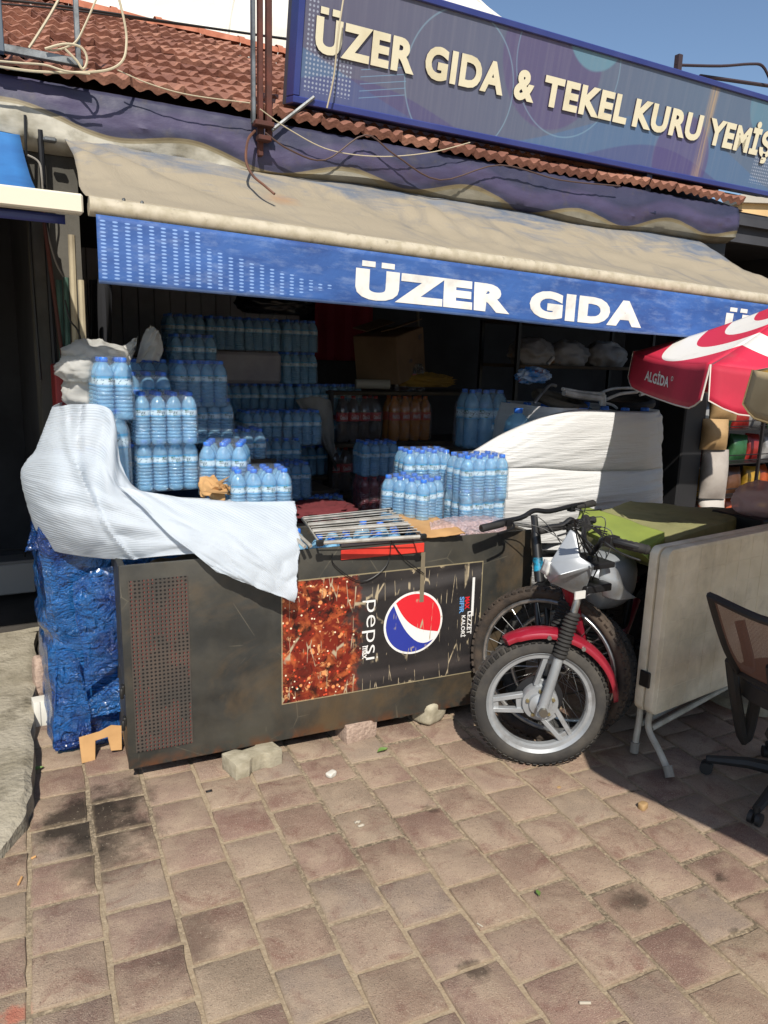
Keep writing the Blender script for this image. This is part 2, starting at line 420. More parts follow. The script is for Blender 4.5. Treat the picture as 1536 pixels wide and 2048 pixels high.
tiles = [tile_mesh(i) for i in range(5)]
rot = Matrix.Rotation(math.atan(SL), 4, 'X'); far = MB(); cnt = 0; lst = []
for r_ in range(13):
    for i in range(-12, 21):
        X = .12+i*TW+(.03 if r_ % 2 else 0)
        if X > 4.66: continue
        lst.append((0 if X > .1 else 1, r_, X))
lst.sort()
for k_, r_, X in lst:
    sag = .012*math.sin(X*1.7+r_)-.02*max(0, X-4.1)
    M = Matrix.Translation((X, EY+r_*TC*CA+random.gauss(0, .006), EZ+r_*TC*SA+sag+random.gauss(0, .003))) @ rot @ Matrix.Rotation(random.gauss(0, .012), 4, 'Z')
    cnt += 1
    if cnt <= 299:
        o = link('roof_tile', random.choice(tiles), roof); o.matrix_parent_inverse = Matrix.Identity(4); o.matrix_local = M
    else:
        me = random.choice(tiles); far.add([v.co[:] for v in me.vertices], [tuple(p.vertices) for p in me.polygons], 0, M)
far.build('roof_tiles_beyond', MT['tile'], roof, kind='stuff')
# ridge caps
RZ = EZ+13*TC*SA+.02; RY = EY+13*TC*CA+.02
def ridge_cap():
    b = MB(); n = 10
    for l0, l1, r0, r1 in ((0, .05, .092, .092), (.05, .36, .082, .074)):
        b.grid(n, 2, lambda u, v: Vector((l0+(l1-l0)*v, (r0+(r1-r0)*v)*math.cos(math.pi*u), (r0+(r1-r0)*v)*math.sin(math.pi*u)*.85)))
    me = b.mesh('ridge_tile', True); me.materials.append(mat('ridge_clay', rgb('#b5745a'), .85, c2=rgb('#96583f'), sc_=8, bump=.3, bs=60)); return me
rc = ridge_cap()
for i in range(-8, 14): link('ridge_tile', rc, roof, M=Matrix.Translation((.1+i*.335, RY, RZ)) @ Matrix.Rotation(random.gauss(0, .02), 4, 'Y'))

# ---- printed vinyl banner nailed under the eaves
def m_banner():
    m, nt, P, nd, ln = nodes('banner_vinyl'); k = N(nt); x, y, z = k.xyz(k.pos()); p = k.pos()
    w1 = k.m('ADD', k.m('MULTIPLY', k.m('SINE', k.m('MULTIPLY', x, 8.4)), .032), k.m('MULTIPLY', k.m('SINE', k.m('ADD', k.m('MULTIPLY', x, 3.1), 1.0)), .02))
    hgt = k.m('SUBTRACT', z, k.m('ADD', w1, k.ramp(x, .4, 1.9, 2.545, 2.505)))
    c = k.mix(k.ramp(k.noise(p, 3, 4), .4, .65), rgb('#35344a'), rgb('#282a40'))
    c = k.mix(k.ramp(k.m('ABSOLUTE', k.m('SUBTRACT', hgt, .075)), .02, .05, .45, 0), c, rgb('#4f4463'))
    band = k.mix(k.ramp(k.noise(p, 6, 4), .42, .62), rgb('#b8b3a4'), rgb('#8e8877')); band = k.mix(k.ramp(x, 1.0, 1.8, 0, .75), band, rgb('#5d5746'))
    c = k.mix(k.ramp(hgt, -.002, .001, 1, 0), c, band)
    c = k.mix(k.ramp(k.m('ABSOLUTE', hgt), .008, .012, .8, 0), c, rgb('#76694a'))
    c = k.mix(k.ramp(k.noise(p, 9, 5, .7), .58, .78, 0, .5), c, rgb('#4f483c'))
    k.put(P.inputs['Base Color'], c); P.inputs['Roughness'].default_value = .55
    k.put(P.inputs['Normal'], k.bump(k.noise(k.scale(p, 6, 6, 14), 2.5, 4), .2, .012)); return m
def ban_fn(u, v):
    x = -2.4+6.98*u; z = 2.695-.235*v-(.02*math.sin(x*2.3)+.012*math.sin(x*6.1))*v
    y = 3.60-.02*math.sin(v*math.pi)-.02*v*v*math.sin(x*4.1+1)-.022*nz((x*3, v*2, 0))*v-.010*abs(nz((x*9, v*6, 2)))-.010*abs(nz((x*17-v*9, v*7, 5)))
    if v > .86: y += (v-.86)*.5
    return Vector((x, y, z))
b = MB(); b.grid(240, 14, ban_fn); me = b.mesh('fascia_banner')
solidify(me, .002); me.materials.append(m_banner())
link('fascia_banner', me, label='faded purple vinyl banner with cream waves sagging under the roof tiles', cat='banner')

# ================================================================== sign box
def m_sign():
    m, nt, P, nd, ln = nodes('sign_face_print'); k = N(nt); o = k.tc('UV'); x, y, _ = k.xyz(o)      # metres along / up the face
    p3 = k.scale(o, 1, 1, 1)
    c = k.mix(k.ramp(x, .2, 2.6), rgb('#565568'), rgb('#546378'))
    def circ(c_, cx, cy, r, colr, amt, soft=.006, line=None):
        d = k.n('VectorMath', operation='DISTANCE'); k.put(d.inputs[0], o); d.inputs[1].default_value = (cx, cy, 0)
        v = d.outputs['Value']
        if line: return k.mix(k.ramp(k.m('ABSOLUTE', k.m('SUBTRACT', v, r)), line, line+.003, amt, 0), c_, rgb(colr))
        return k.mix(k.ramp(v, r-soft, r+soft, amt, 0), c_, rgb(colr))
    def hill(c_, fx, a, ph, base, colr, amt):     # a filled wave growing from the lower edge
        h = k.m('ADD', k.m('MULTIPLY', k.m('SINE', k.m('ADD', k.m('MULTIPLY', x, fx), ph)), a), base)
        return k.mix(k.ramp(k.m('SUBTRACT', y, h), -.004, .004, amt, 0), c_, rgb(colr))
    c = circ(c, 1.45, .42, .34, '#51466a', .7)
    c = hill(c, 2.2, .16, 2.6, .12, '#4b6687', .75)
    c = circ(c, 1.72, .62, .21, '#5c8192', .85)
    c = circ(c, 2.55, .08, .24, '#54456b', .7)
    c = circ(c, 3.25, .5, .2, '#5b8293', .6)
    c = hill(c, 3.1, .1, .6, .02, '#43386a', .5)
    c = circ(c, .88, .2, .33, '#7fa3b4', .35, line=.0025)
    c = circ(c, 1.56, .42, .36, '#7fa3b4', .3, line=.0025)
    # halftone dots at both ends, hatch lines under the first word
    def dots(c_, x0, x1, y0, y1):
        gx = k.m('SUBTRACT', k.m('FRACT', k.m('DIVIDE', x, .019)), .5); gy = k.m('SUBTRACT', k.m('FRACT', k.m('DIVIDE', y, .019)), .5)
        d = k.m('SQRT', k.m('ADD', k.m('MULTIPLY', gx, gx), k.m('MULTIPLY', gy, gy)))
        f = k.ramp(d, .22, .3, .75, 0)
        for s_, v in ((x, (x0, x1)), (y, (y0, y1))):
            f = k.m('MULTIPLY', f, k.m('MULTIPLY', k.m('GREATER_THAN', s_, v[0]), k.m('LESS_THAN', s_, v[1])))
        return k.mix(f, c_, rgb('#9fa6b4'))
    c = dots(c, .02, .075, .03, .54); c = dots(c, .075, .27, .03, .2); c = dots(c, 3.22, 3.42, .03, .22)
    yy = k.m('SUBTRACT', y, k.m('MULTIPLY', k.m('SUBTRACT', x, .45), .22))
    f = k.ramp(k.m('ABSOLUTE', k.m('SUBTRACT', k.m('FRACT', k.m('DIVIDE', yy, .03)), .5)), .04, .08, .6, 0)
    for s_, v in ((x, (.31, .56)), (yy, (.06, .21))): f = k.m('MULTIPLY', f, k.m('MULTIPLY', k.m('GREATER_THAN', s_, v[0]), k.m('LESS_THAN', s_, v[1])))
    c = k.mix(f, c, rgb('#6f93ad'))
    # dust streaks and a rust run
    st = k.noise(k.scale(o, 40, 1.3, 1), 1, 4, .6)
    c = k.mix(k.ramp(st, .45, .8, 0, .16), c, rgb('#8a8a90'))
    st2 = k.m('MULTIPLY', k.ramp(k.m('ABSOLUTE', k.m('SUBTRACT', x, 2.71)), .015, .05, 1, 0), k.ramp(k.noise(k.scale(o, 60, 2, 1), 1, 4), .35, .6))
    c = k.mix(k.m('MULTIPLY', st2, .75), c, rgb('#a88f6c'))
    k.put(P.inputs['Base Color'], c); P.inputs['Roughness'].default_value = .5; return m
SB, ST_, SX0, SX1 = Vector((0, 3.60, 2.80)), Vector((0, 3.50, 3.36)), 1.40, 4.98
su = (ST_-SB).normalized(); sn = Vector((1,0,0)).cross(su); SHH = (ST_-SB).length      # sn points to the street
def sgp(x, t, off=0): return Vector((x, 0, 0))+SB+su*(t*SHH)+sn*off
sign = thing('shop_sign', 'long purple and blue shop sign board with cream raised lettering above the roof', 'sign', (3.2, 3.6, 2.8))
sgi = Matrix.Translation(-Vector((3.2, 3.6, 2.8)))
def SG(mb, name, m, **k): o = mb.build(name, m, sign, **k); o.matrix_parent_inverse = sgi; return o
b = MB(); q = [sgp(SX0+.03, .055, -.004), sgp(SX1-.03, .055, -.004), sgp(SX1-.03, .945, -.004), sgp(SX0+.03, .945, -.004)]
b.add(q, [(0,1,2,3)]); me = b.mesh('face', False); uvl = me.uv_layers.new(name='UV')
for i, uv in enumerate(((0,0), (SX1-SX0-.06, 0), (SX1-SX0-.06, .5), (0, .5))): uvl.data[i].uv = uv
me.materials.append(m_sign()); o = link('face', me, sign); o.matrix_parent_inverse = sgi
MT['sign_frame'] = mat('blue_frame_paint', rgb('#2a3470'), .4, c2=rgb('#333c74'), sc_=4)
def bar(a, b_, w, d, up_):
    t = (b_-a).normalized(); sd = t.cross(up_).normalized(); m = MB()
    q = [a-up_*w/2-sd*d/2, a+up_*w/2-sd*d/2, a+up_*w/2+sd*d/2, a-up_*w/2+sd*d/2]
    m.prism(q, b_-a); return m
for (x0, t0, x1, t1) in ((SX0, .0275, SX1, .0275), (SX0, .9725, SX1, .9725)):
    SG(bar(sgp(x0, t0, -.04), sgp(x1, t1, -.04), .031, .1, su), 'frame_rail', MT['sign_frame'], bevel=.004)
for x in (SX0+.0155, SX1-.0155):
    SG(bar(sgp(x, .0555, -.04), sgp(x, .9445, -.04), .031, .1, Vector((1,0,0))), 'frame_rail', MT['sign_frame'], bevel=.004)
b = MB(); b.hexa([sgp(SX0+.01, .01, -.09), sgp(SX1-.01, .01, -.09), sgp(SX1-.01, .01, -.16), sgp(SX0+.01, .01, -.16)], [sgp(SX0+.01, .99, -.09), sgp(SX1-.01, .99, -.09), sgp(SX1-.01, .99, -.16), sgp(SX0+.01, .99, -.16)])
SG(b, 'back_casing', mat('grey_casing', rgb('#5a5a5e'), .5, metal=.6), smooth=False)
MT['cream'] = mat('cream_letter', rgb('#cfc7ab'), .5, c2=rgb('#b8ac8a'), sc_=3, lo=.5, hi=.7)
MT['cream_side'] = mat('letter_side', rgb('#3b3346'), .5)
for word, x0, x1 in (('ÜZER', 1.49, 2.022), ('GIDA', 2.081, 2.568), ('&', 2.637, 2.776), ('TEKEL', 2.833, 3.46), ('KURU', 3.511, 4.088), ('YEMİŞ', 4.153, 4.775)):
    isl = font_islands(word, 1, .045, 0, 1.1)
    a0, a1, _, _ = span(isl); ref = span(font_islands('E', 1, .045))
    sx = (x1-x0)/(a1-a0); sy = .256*SHH/(ref[3]-ref[2])
    for v, f in isl:
        m = MB()
        def mp(p, off): return sgp(x0+(p[0]-a0)*sx, .395+(p[1]-ref[2])*sy/SHH, off)
        n = len(v); vs = [mp(p, .007) for p in v]+[mp(p, -.003) for p in v]
        ed = {}
        for fc in f:
            for i in range(len(fc)): ed[(fc[i], fc[(i+1) % len(fc)])] = 1
        fs = list(f); mi = [0]*len(f)
        for (i, j) in ed:
            if (j, i) not in ed: fs.append((j, i, n+i, n+j)); mi.append(1)
        m.v = vs; m.f = fs; m.m = mi
        o = SG(m, 'letter', [MT['cream'], MT['cream_side']], smooth=False)
# carrying posts, brackets
MT['rust'] = mat('rusty_steel', rgb('#5a2f24'), .75, c2=rgb('#3e2620'), sc_=9, bump=.3, bs=50, metal=.2)
MT['galv'] = mat('galvanised_steel', rgb('#8b8d8c'), .45, metal=.8, c2=rgb('#5f5f5d'), sc_=12, bump=.15, bs=60)
pst = thing('sign_post', 'rusty steel channel posts carrying the sign beside a grey conduit', 'post', (1.17, 3.56, 2.5))
pi_ = Matrix.Translation(-Vector((1.17, 3.56, 2.5)))
A0 = atY(512, 268, 3.55); A1 = atY(520, 150, 3.55)
for nm, dx, y_, w, m_, z0, z1 in (('channel', .02, 3.55, .022, 'rust', 2.53, 3.7), ('channel', .062, 3.555, .026, 'rust', 2.60, 3.7), ('conduit', -.016, 3.54, .016, 'galv', 2.66, 3.7)):
    b = MB(); b.box((A0.x+dx, y_, (z0+z1)/2), (w, .03, z1-z0)); o = b.build(nm, MT[m_], pst, bevel=.003); o.matrix_parent_inverse = pi_
for z_, w in ((2.66, .09), (2.60, .06)):
    b = MB(); b.box((A0.x+.025, 3.52, z_), (w, .05, .022)); o = b.build('clamp', MT['rust'], pst, bevel=.003); o.matrix_parent_inverse = pi_
b = MB(); b.tube([(A0.x+.07, 3.545, 2.645), (1.5, 3.58, 2.835)], .009, 6); o = b.build('brace', MT['galv'], pst); o.matrix_parent_inverse = pi_
for px_, lab in ((1298, 'short dark steel bracket holding the sign box above the awning'),):
    a = atY(px_, 345, 3.62); c_ = atY(px_-10, 418, 3.62)
    b = MB(); b.box((a.x, 3.63, (a.z+c_.z)/2), (.045, .04, a.z-c_.z+.06)); b.box((a.x, 3.60, c_.z-.02), (.1, .05, .02))
    b.build('sign_bracket', mat('dark_navy_steel', rgb('#1d2038'), .5), bevel=.003, label=lab, cat='bracket')
# pole and stay behind the sign on the right
b = MB(); p1 = atY(1358, 110, 3.75); b.box((p1.x, 3.75, p1.z-.3), (.035, .035, .6))
b.tube(curve([atY(1352, 130, 3.75), atY(1440, 132, 3.75), atY(1500, 128, 3.75), atY(1525, 132, 3.75), atY(1540, 160, 3.75)], 16), .009, 6)
b.tube([atY(1400, 152, 3.8), atY(1560, 175, 3.8)], .012, 6)
b.build('stay_rail', mat('dark_rail', rgb('#35272a'), .6), label='thin bent rail and stub post rising behind the sign board', cat='rail')
# ================================================================== awnings
def m_awning():
    m, nt, P, nd, ln = nodes('awning_cloth_top'); k = N(nt); p = k.pos(); u, v, _ = k.xyz(k.tc('UV'))
    base = k.mix(k.ramp(k.noise(p, 3, 4), .4, .6), rgb('#56606f'), rgb('#6b6f76'))
    dust = k.m('ADD', k.m('MULTIPLY', v, .95), k.m('MULTIPLY', k.m('SUBTRACT', k.noise(k.scale(p, 1.2, 3, 3), 2.2, 6, .65, .8), .5), 1.5))
    c = k.mix(k.ramp(dust, -.02, .34), base, rgb('#8f8470'))
    c = k.mix(k.ramp(k.noise(k.scale(k.tc('UV'), 16, 1.6, 1), 1, 5, .6, 1.2), .52, .72, 0, .5), c, rgb('#5d5e60'))
    c = k.mix(k.ramp(k.noise(p, 11, 5, .7, .5), .62, .8, 0, .5), c, rgb('#a2947c'))
    d = k.n('VectorMath', operation='DISTANCE'); k.put(d.inputs[0], p); d.inputs[1].default_value = (1.24, 3.28, 2.33)
    c = k.mix(k.ramp(k.m('ADD', d.outputs['Value'], k.m('MULTIPLY', k.noise(p, 12), .12)), .07, .16, .5, 0), c, rgb('#9a6c3e'))
    k.put(P.inputs['Base Color'], c); P.inputs['Roughness'].default_value = .8
    w = k.noise(k.scale(p, 7, 2.2, 3, rot=(0, 0, .5)), 2, 5, .6, 1.5)
    k.put(P.inputs['Normal'], k.bump(w, .3, .015)); return m
XL, XR, AB, AF = .383, 4.30, 3.675, 2.80
def zf(x): return 2.108-.026*(x-XL)        # the front bar hangs a little lower to the right
def zb(x): return 2.535-.015*(x-XL)
def awn(u, v):
    x = XL+(XR-XL)*u; y = AB+(AF-AB)*v
    z = zb(x)+(zf(x)+.03-zb(x))*v
    z -= .05*math.sin(math.pi*v)*(.5+.5*math.sin(min(u, 1-u)*6))           # sag between bar and wall
    fold = math.exp(-((u-.035-.10*v*v)/.025)**2)*.02*math.sin(math.pi*min(1, v*1.2))
    r1 = .009*math.sin((x*7+y*11)+3*nz((x, y, 0), 2))*math.sin(math.pi*v)+.012*math.sin(16*math.atan2(v+.05, u*4.5+.05))*math.exp(-u*3.2)*math.sin(math.pi*v)+.006*math.sin(22*math.atan2(v+.05, (1-u)*4.5+.05))*math.exp(-(1-u)*4)*math.sin(math.pi*v)
    r2 = .007*nz((x*3+y*2, y*9-x*2, 0), 1.6)*math.sin(math.pi*v)**.5
    x += -.06*(1-v)*(1-u)*0+(.02*math.sin(v*5)*math.exp(-u*40))
    dr = math.exp(-((x-2.15)/.30)**2)*.012*math.sin(x*42+v*4)*v*(1-v)*3
    return Vector((x, y, z+fold+r1+r2+dr))
aw = thing('shop_awning', 'dusty slate and beige awning with blue printed valance over the shop front', 'awning', (2.3, 3.67, 2.5))
ai = Matrix.Translation(-Vector((2.3, 3.67, 2.5)))
def AW(o): o.parent = aw; o.matrix_parent_inverse = ai; return o
def sheet(name, nu, nv, fn, m, t=.0025, uv=None):
    b = MB(); b.grid(nu, nv, fn); me = b.mesh(name)
    if uv:
        l = me.uv_layers.new(name='UV'); W = nu+1
        for lp in me.loops:
            i = lp.vertex_index; l.data[lp.index].uv = uv((i % W)/nu, (i//W)/nv)
    if t: solidify(me, t)
    for x in (m if isinstance(m, (list, tuple)) else [m]): me.materials.append(x)
    return me
AW(link('canopy_cloth', sheet('canopy_cloth', 170, 40, awn, m_awning(), uv=lambda u, v: (u, v))))
b = MB(); b.tube([(XL-.012, AF, zf(XL)), (XR+.01, AF, zf(XR))], .032, 16)
AW(b.build('front_bar', mat('weathered_white_tube', rgb('#b3a994'), .5, c2=rgb('#a0967f'), sc_=25, dirt=rgb('#6f6656'), dirt_s=30, dirt_lo=.58, dirt_hi=.8)))
for x in (XL+.1, XL+.16):
    b = MB(); b.lathe([(.006, 0), (.006, .006), (.003, .009)], 8, Matrix.Translation((x, AF-.006, zf(x)+.03))); AW(b.build('rivet', MT['galv']))
for x in (.9, 3.6):
    b = MB(); b.tube([(x, 3.66, 2.2), (x-.25, 3.2, 2.12), (x, AF+.03, zf(x))], .018, 8); AW(b.build('folding_arm', MT['galv']))
b = MB(); b.tube([(XL, AB+.02, 2.52), (XR, AB+.02, 2.46)], .03, 10); AW(b.build('roller', MT['galv']))
VH = .215
def val(x, t):          # t metres below the bar
    y = AF-.028+.010*math.sin(x*5.3+1)*t/VH+.007*nz((x*2.2, t*5, 1))*t/VH*2+.02*t
    return Vector((x, y, zf(x)-.028-t*(1+.02*math.sin(x*3))))
def m_valance():
    m, nt, P, nd, ln = nodes('valance_print'); k = N(nt); o = k.tc('UV'); x, t, _ = k.xyz(o)
    c = k.mix(k.ramp(k.noise(k.scale(o, 1, 2.5, 1), 3, 4, .6), .4, .62), rgb('#2a4d88'), rgb('#345b99'))
    c = k.mix(k.ramp(k.noise(k.scale(o, 1, 4, 1), 2.2, 5, .65, .7), .52, .7, 0, .6), c, rgb('#22386f'))
    c = k.mix(k.ramp(t, VH-.012, VH-.008, 0, .6), c, rgb('#6c86b4'))
    P_, Q_ = .0395, .0118
    gx = k.m('SUBTRACT', k.m('FRACT', k.m('DIVIDE', x, P_)), .5); gy = k.m('SUBTRACT', k.m('FRACT', k.m('DIVIDE', t, Q_)), .5)
    d = k.m('SQRT', k.m('ADD', k.m('MULTIPLY', k.m('MULTIPLY', gx, gx), 2.3), k.m('MULTIPLY', k.m('MULTIPLY', gy, gy), 2.0)))
    f = k.ramp(d, .30, .38, 1, 0)
    col_ = k.m('FLOOR', k.m('DIVIDE', x, P_))
    top = k.ramp(col_, 8.5, 20, .05, .13); top = k.m('MULTIPLY', top, k.m('GREATER_THAN', col_, 8.5))
    f = k.m('MULTIPLY', f, k.m('GREATER_THAN', t, k.m('ADD', top, .012)))
    bot = k.ramp(col_, 17, 22, .2, .15); f = k.m('MULTIPLY', f, k.m('LESS_THAN', t, bot)); f = k.m('MULTIPLY', f, k.m('LESS_THAN', col_, 21.5))
    c = k.mix(k.m('MULTIPLY', f, .8), c, rgb('#86a6d4'))
    c = k.mix(k.ramp(k.noise(k.scale(o, 3, 9, 1), 3, 6, .7), .5, .8, 0, .45), c, rgb('#8fa0bc'))
    k.put(P.inputs['Base Color'], c); P.inputs['Roughness'].default_value = .6
    k.put(P.inputs['Normal'], k.bump(k.noise(k.scale(o, 3, 3, 1), 4, 4), .35, .012)); return m
AW(link('valance', sheet('valance', 240, 12, lambda u, v: val(XL+.006+(XR-XL-.02)*u, v*VH), m_valance(), .0015, uv=lambda u, v: ((XR-XL-.02)*u, v*VH))))
MT['vwhite'] = mat('printed_white', rgb('#d6d4cd'), .6, c2=rgb('#bdbab2'), sc_=14, lo=.5, hi=.75)
for word, x0, x1 in (('ÜZER', 1.349, 2.108), ('GIDA', 2.219, 2.92), ('ÜZER', 3.54, 4.27)):
    isl = font_islands(word, 1, .062, 0, 1.1, 2); a0, a1, _, _ = span(isl); ref = span(font_islands('E', 1, .062))
    sx = (x1-x0)/(a1-a0); sy = .118/(ref[3]-ref[2])
    for v, f in isl:
        m = MB()
        for p in v:
            x = x0+(p[0]-a0)*sx; t = .187-(p[1]-ref[2])*sy; q = val(x, t); m.v.append((q.x, q.y-.0035, q.z))
        m.f = [tuple(fc) for fc in f]; m.m = [0]*len(f)
        AW(m.build('printed_letter', MT['vwhite'], smooth=False))
# the neighbour's blue awning
nb = thing('blue_awning', 'bright blue neighbouring awning on a cream box rail', 'awning', (-.8, 3.6, 2.4)); ni = Matrix.Translation(-Vector((-.8, 3.6, 2.4)))
e0, e1 = atY(164, 392, 2.8), atY(0, 380, 2.8)
b = MB(); b.box(((e0.x-2.6)/2, 2.8, e0.z-.028), (e0.x+2.6, .05, .062)); o = b.build('front_rail', mat('cream_rail', rgb('#d2c9b4'), .45, c2=rgb('#b59f78'), sc_=3, lo=.55, hi=.75), nb, bevel=.006); o.matrix_parent_inverse = ni
def nfab(u, v):
    x1 = .225; x = -2.6+(x1+2.6)*u; y = 3.62+(2.83-3.62)*v; z = 2.50+(e0.z-.01-2.50)*v-.04*math.sin(math.pi*v)+.006*nz((x*4, y*5, 0))
    return Vector((x, y, z))
o = link('cloth', sheet('cloth', 60, 16, nfab, mat('blue_cloth', rgb('#2e6ea8'), .7, c2=rgb('#245a92'), sc_=4, dirt=rgb('#48505e'), dirt_s=3)), nb); o.matrix_parent_inverse = ni
o = link('hem', sheet('hem', 40, 3, lambda u, v: Vector((-2.6+(2.6+.3)*u, 2.835, e0.z-.06-.03*v)), MT['sign_frame']), nb); o.matrix_parent_inverse = ni

# ================================================================== background beyond the roof
MT['white_render'] = mat('white_render', rgb('#cfccc2'), .85, c2=rgb('#c0bcb0'), sc_=1.2, dirt=rgb('#a8a396'), dirt_s=.7, glob=True)
dc = EYE+ray(575, 700).normalized()*19; DR = 19*735/1500*.93
dm = thing('domed_building', 'white rendered dome rising behind the tiled roof', 'building', (dc.x, dc.y, 0)); 
b = MB(); b.lathe([(DR*math.cos(a), 1.2+DR*math.sin(a)) for a in [i*math.pi/2/20 for i in range(20)]]+[(.3, 1.2+DR*.999)], 64); b.build('dome', MT['white_render'], dm)
b = MB(); b.lathe([(DR*1.01, 0), (DR*1.01, 1.35), (DR*.99, 1.4)], 64); b.build('drum', MT['white_render'], dm)
for k_ in range(8):
    a = k_*math.pi/4+.3; b = MB(); b.tube([((DR+.005)*math.cos(t)*math.cos(a), (DR+.005)*math.cos(t)*math.sin(a), 1.2+(DR+.005)*math.sin(t)) for t in [i*math.pi/2/16 for i in range(17)]], .03, 6); b.build('rib_seam', MT['white_render'], dm)
def far_house(loc, dims, colr, label, name='house', rows=2, rz=0):
    t = thing(name, label, 'building', loc, rz); w, d, h = dims
    wm = mat('house_render', rgb(colr), .85, c2=tuple(c*.85 for c in rgb(colr)), sc_=1)
    b = MB(); b.box((0, 0, h/2), (w, d, h)); b.build('wall', wm, t, smooth=False)
    b = MB(); b.box((0, 0, h+.1), (w+.3, d+.3, .2)); b.build('roof_slab', mat('slab', rgb('#a39c90'), .9), t, smooth=False)
    for i in range(3):
        for j in range(rows):
            b = MB(); b.box((-w/2+w*(i+.5)/3, -d/2-.01, h-1.5-j*2.8), (w*.16, .06, 1.2)); o = b.build('window', mat('far_glass', rgb('#39424c'), .2), t, smooth=False)
            b = MB(); b.box((-w/2+w*(i+.5)/3, -d/2-.05, h-1.5-j*2.8-.64), (w*.19, .14, .08)); b.build('sill', wm, o, smooth=False)
far_house((23.2, 15.5, 0), (7, 6, 6.0), '#c9a878', 'ochre house seen past the right end of the roof', rz=-.5)
far_house((15.2, 10.2, 0), (4, 4, 3.8), '#8a8780', 'low grey house with dark windows past the awning end', rows=1, rz=-.5)
# ================================================================== bottles
def m_clear(name, colr, a=.42, rough=.12, tint=None, dark=False, bump=.0):
    m, nt, P, nd, ln = nodes(name); k = N(nt)
    P.inputs['Base Color'].default_value = (*colr, 1); P.inputs['Roughness'].default_value = rough; P.inputs['Specular IOR Level'].default_value = .7
    P.inputs['Coat Weight'].default_value = .6; P.inputs['Coat Roughness'].default_value = .14
    t = k.n('BsdfTransparent'); t.inputs[0].default_value = (*(tint or colr), 1)
    mx = k.n('MixShader'); mx.inputs[0].default_value = a
    ln.new(P.outputs[0], mx.inputs[1]); ln.new(t.outputs[0], mx.inputs[2])
    ln.new(mx.outputs[0], nd['Material Output'].inputs[0])
    if bump: k.put(P.inputs['Normal'], k.bump(k.noise(k.scale(k.tc(), 1, 1, 2), 38, 4, .6, 2), bump, .02))
    return m
def m_film(name, colr=(1, 1, 1), a=.84, rough=.08, bs=30, bstr=.9, wr=(1, 1, 1)):
    m = m_clear(name, colr, a, rough, (.97, .985, 1)); nt = m.node_tree; k = N(nt); P = nt.nodes['Principled BSDF']
    nr = k.bump(k.noise(k.scale(k.tc(), *wr), bs, 3, .6, 2.5), bstr, .03); k.put(P.inputs['Normal'], nr)
    gl = k.n('BsdfGlossy'); gl.inputs['Roughness'].default_value = rough; k.put(gl.inputs['Normal'], nr)
    lw = k.n('LayerWeight'); lw.inputs[0].default_value = .25; k.put(lw.inputs['Normal'], nr); mx = [n for n in nt.nodes if n.type == 'MIX_SHADER'][0]
    if colr == (1, 1, 1):
        nt.links.new(gl.outputs[0], mx.inputs[1]); k.put(mx.inputs[0], k.ramp(lw.outputs['Fresnel'], 0, .6, .88, .58)); ad = k.n('MixShader'); ad.inputs[0].default_value = .2; df = k.n('BsdfDiffuse'); df.inputs[0].default_value = (.8, .86, .92, 1); nt.links.new(gl.outputs[0], ad.inputs[1]); nt.links.new(df.outputs[0], ad.inputs[2]); nt.links.new(ad.outputs[0], mx.inputs[1])
    return m
MT['pet'] = m_clear('blue_pet_water', (.36, .68, .93), .58, .06, (.70, .90, 1.0))
MT['cap'] = mat('blue_cap', rgb('#2f6fd0'), .4, spec=.5)
MT['film'] = m_film('shrink_film')
def m_label():
    m, nt, P, nd, ln = nodes('water_label'); k = N(nt); x, y, z = k.xyz(k.tc('Generated'))
    c = k.mix(k.ramp(k.m('ABSOLUTE', k.m('SUBTRACT', z, .45)), .18, .42), rgb('#cfe2ec'), rgb('#2b96c8'))
    p = k.tc()
    c = k.mix(k.ramp(k.noise(p, 130, 1), .62, .66), c, rgb('#35708a'))
    k.put(P.inputs['Base Color'], c); P.inputs['Roughness'].default_value = .3; return m
MT['label'] = m_label(); MT['ink'] = mat('label_ink', rgb('#1c2b3a'), .5); MT['leaf_ink'] = mat('label_leaf', rgb('#2c6a48'), .5)
SCRIPT = [[(.0, .5), (.08, .9), (.16, .5), (.08, .1), (.0, .5)], [(.24, .1), (.28, .85), (.36, .8), (.40, .1)], [(.62, .85), (.5, .75), (.6, .4), (.48, .1)], [(.68, .8), (.76, .2), (.9, .9), (.74, -.5), (.6, -.4)]]
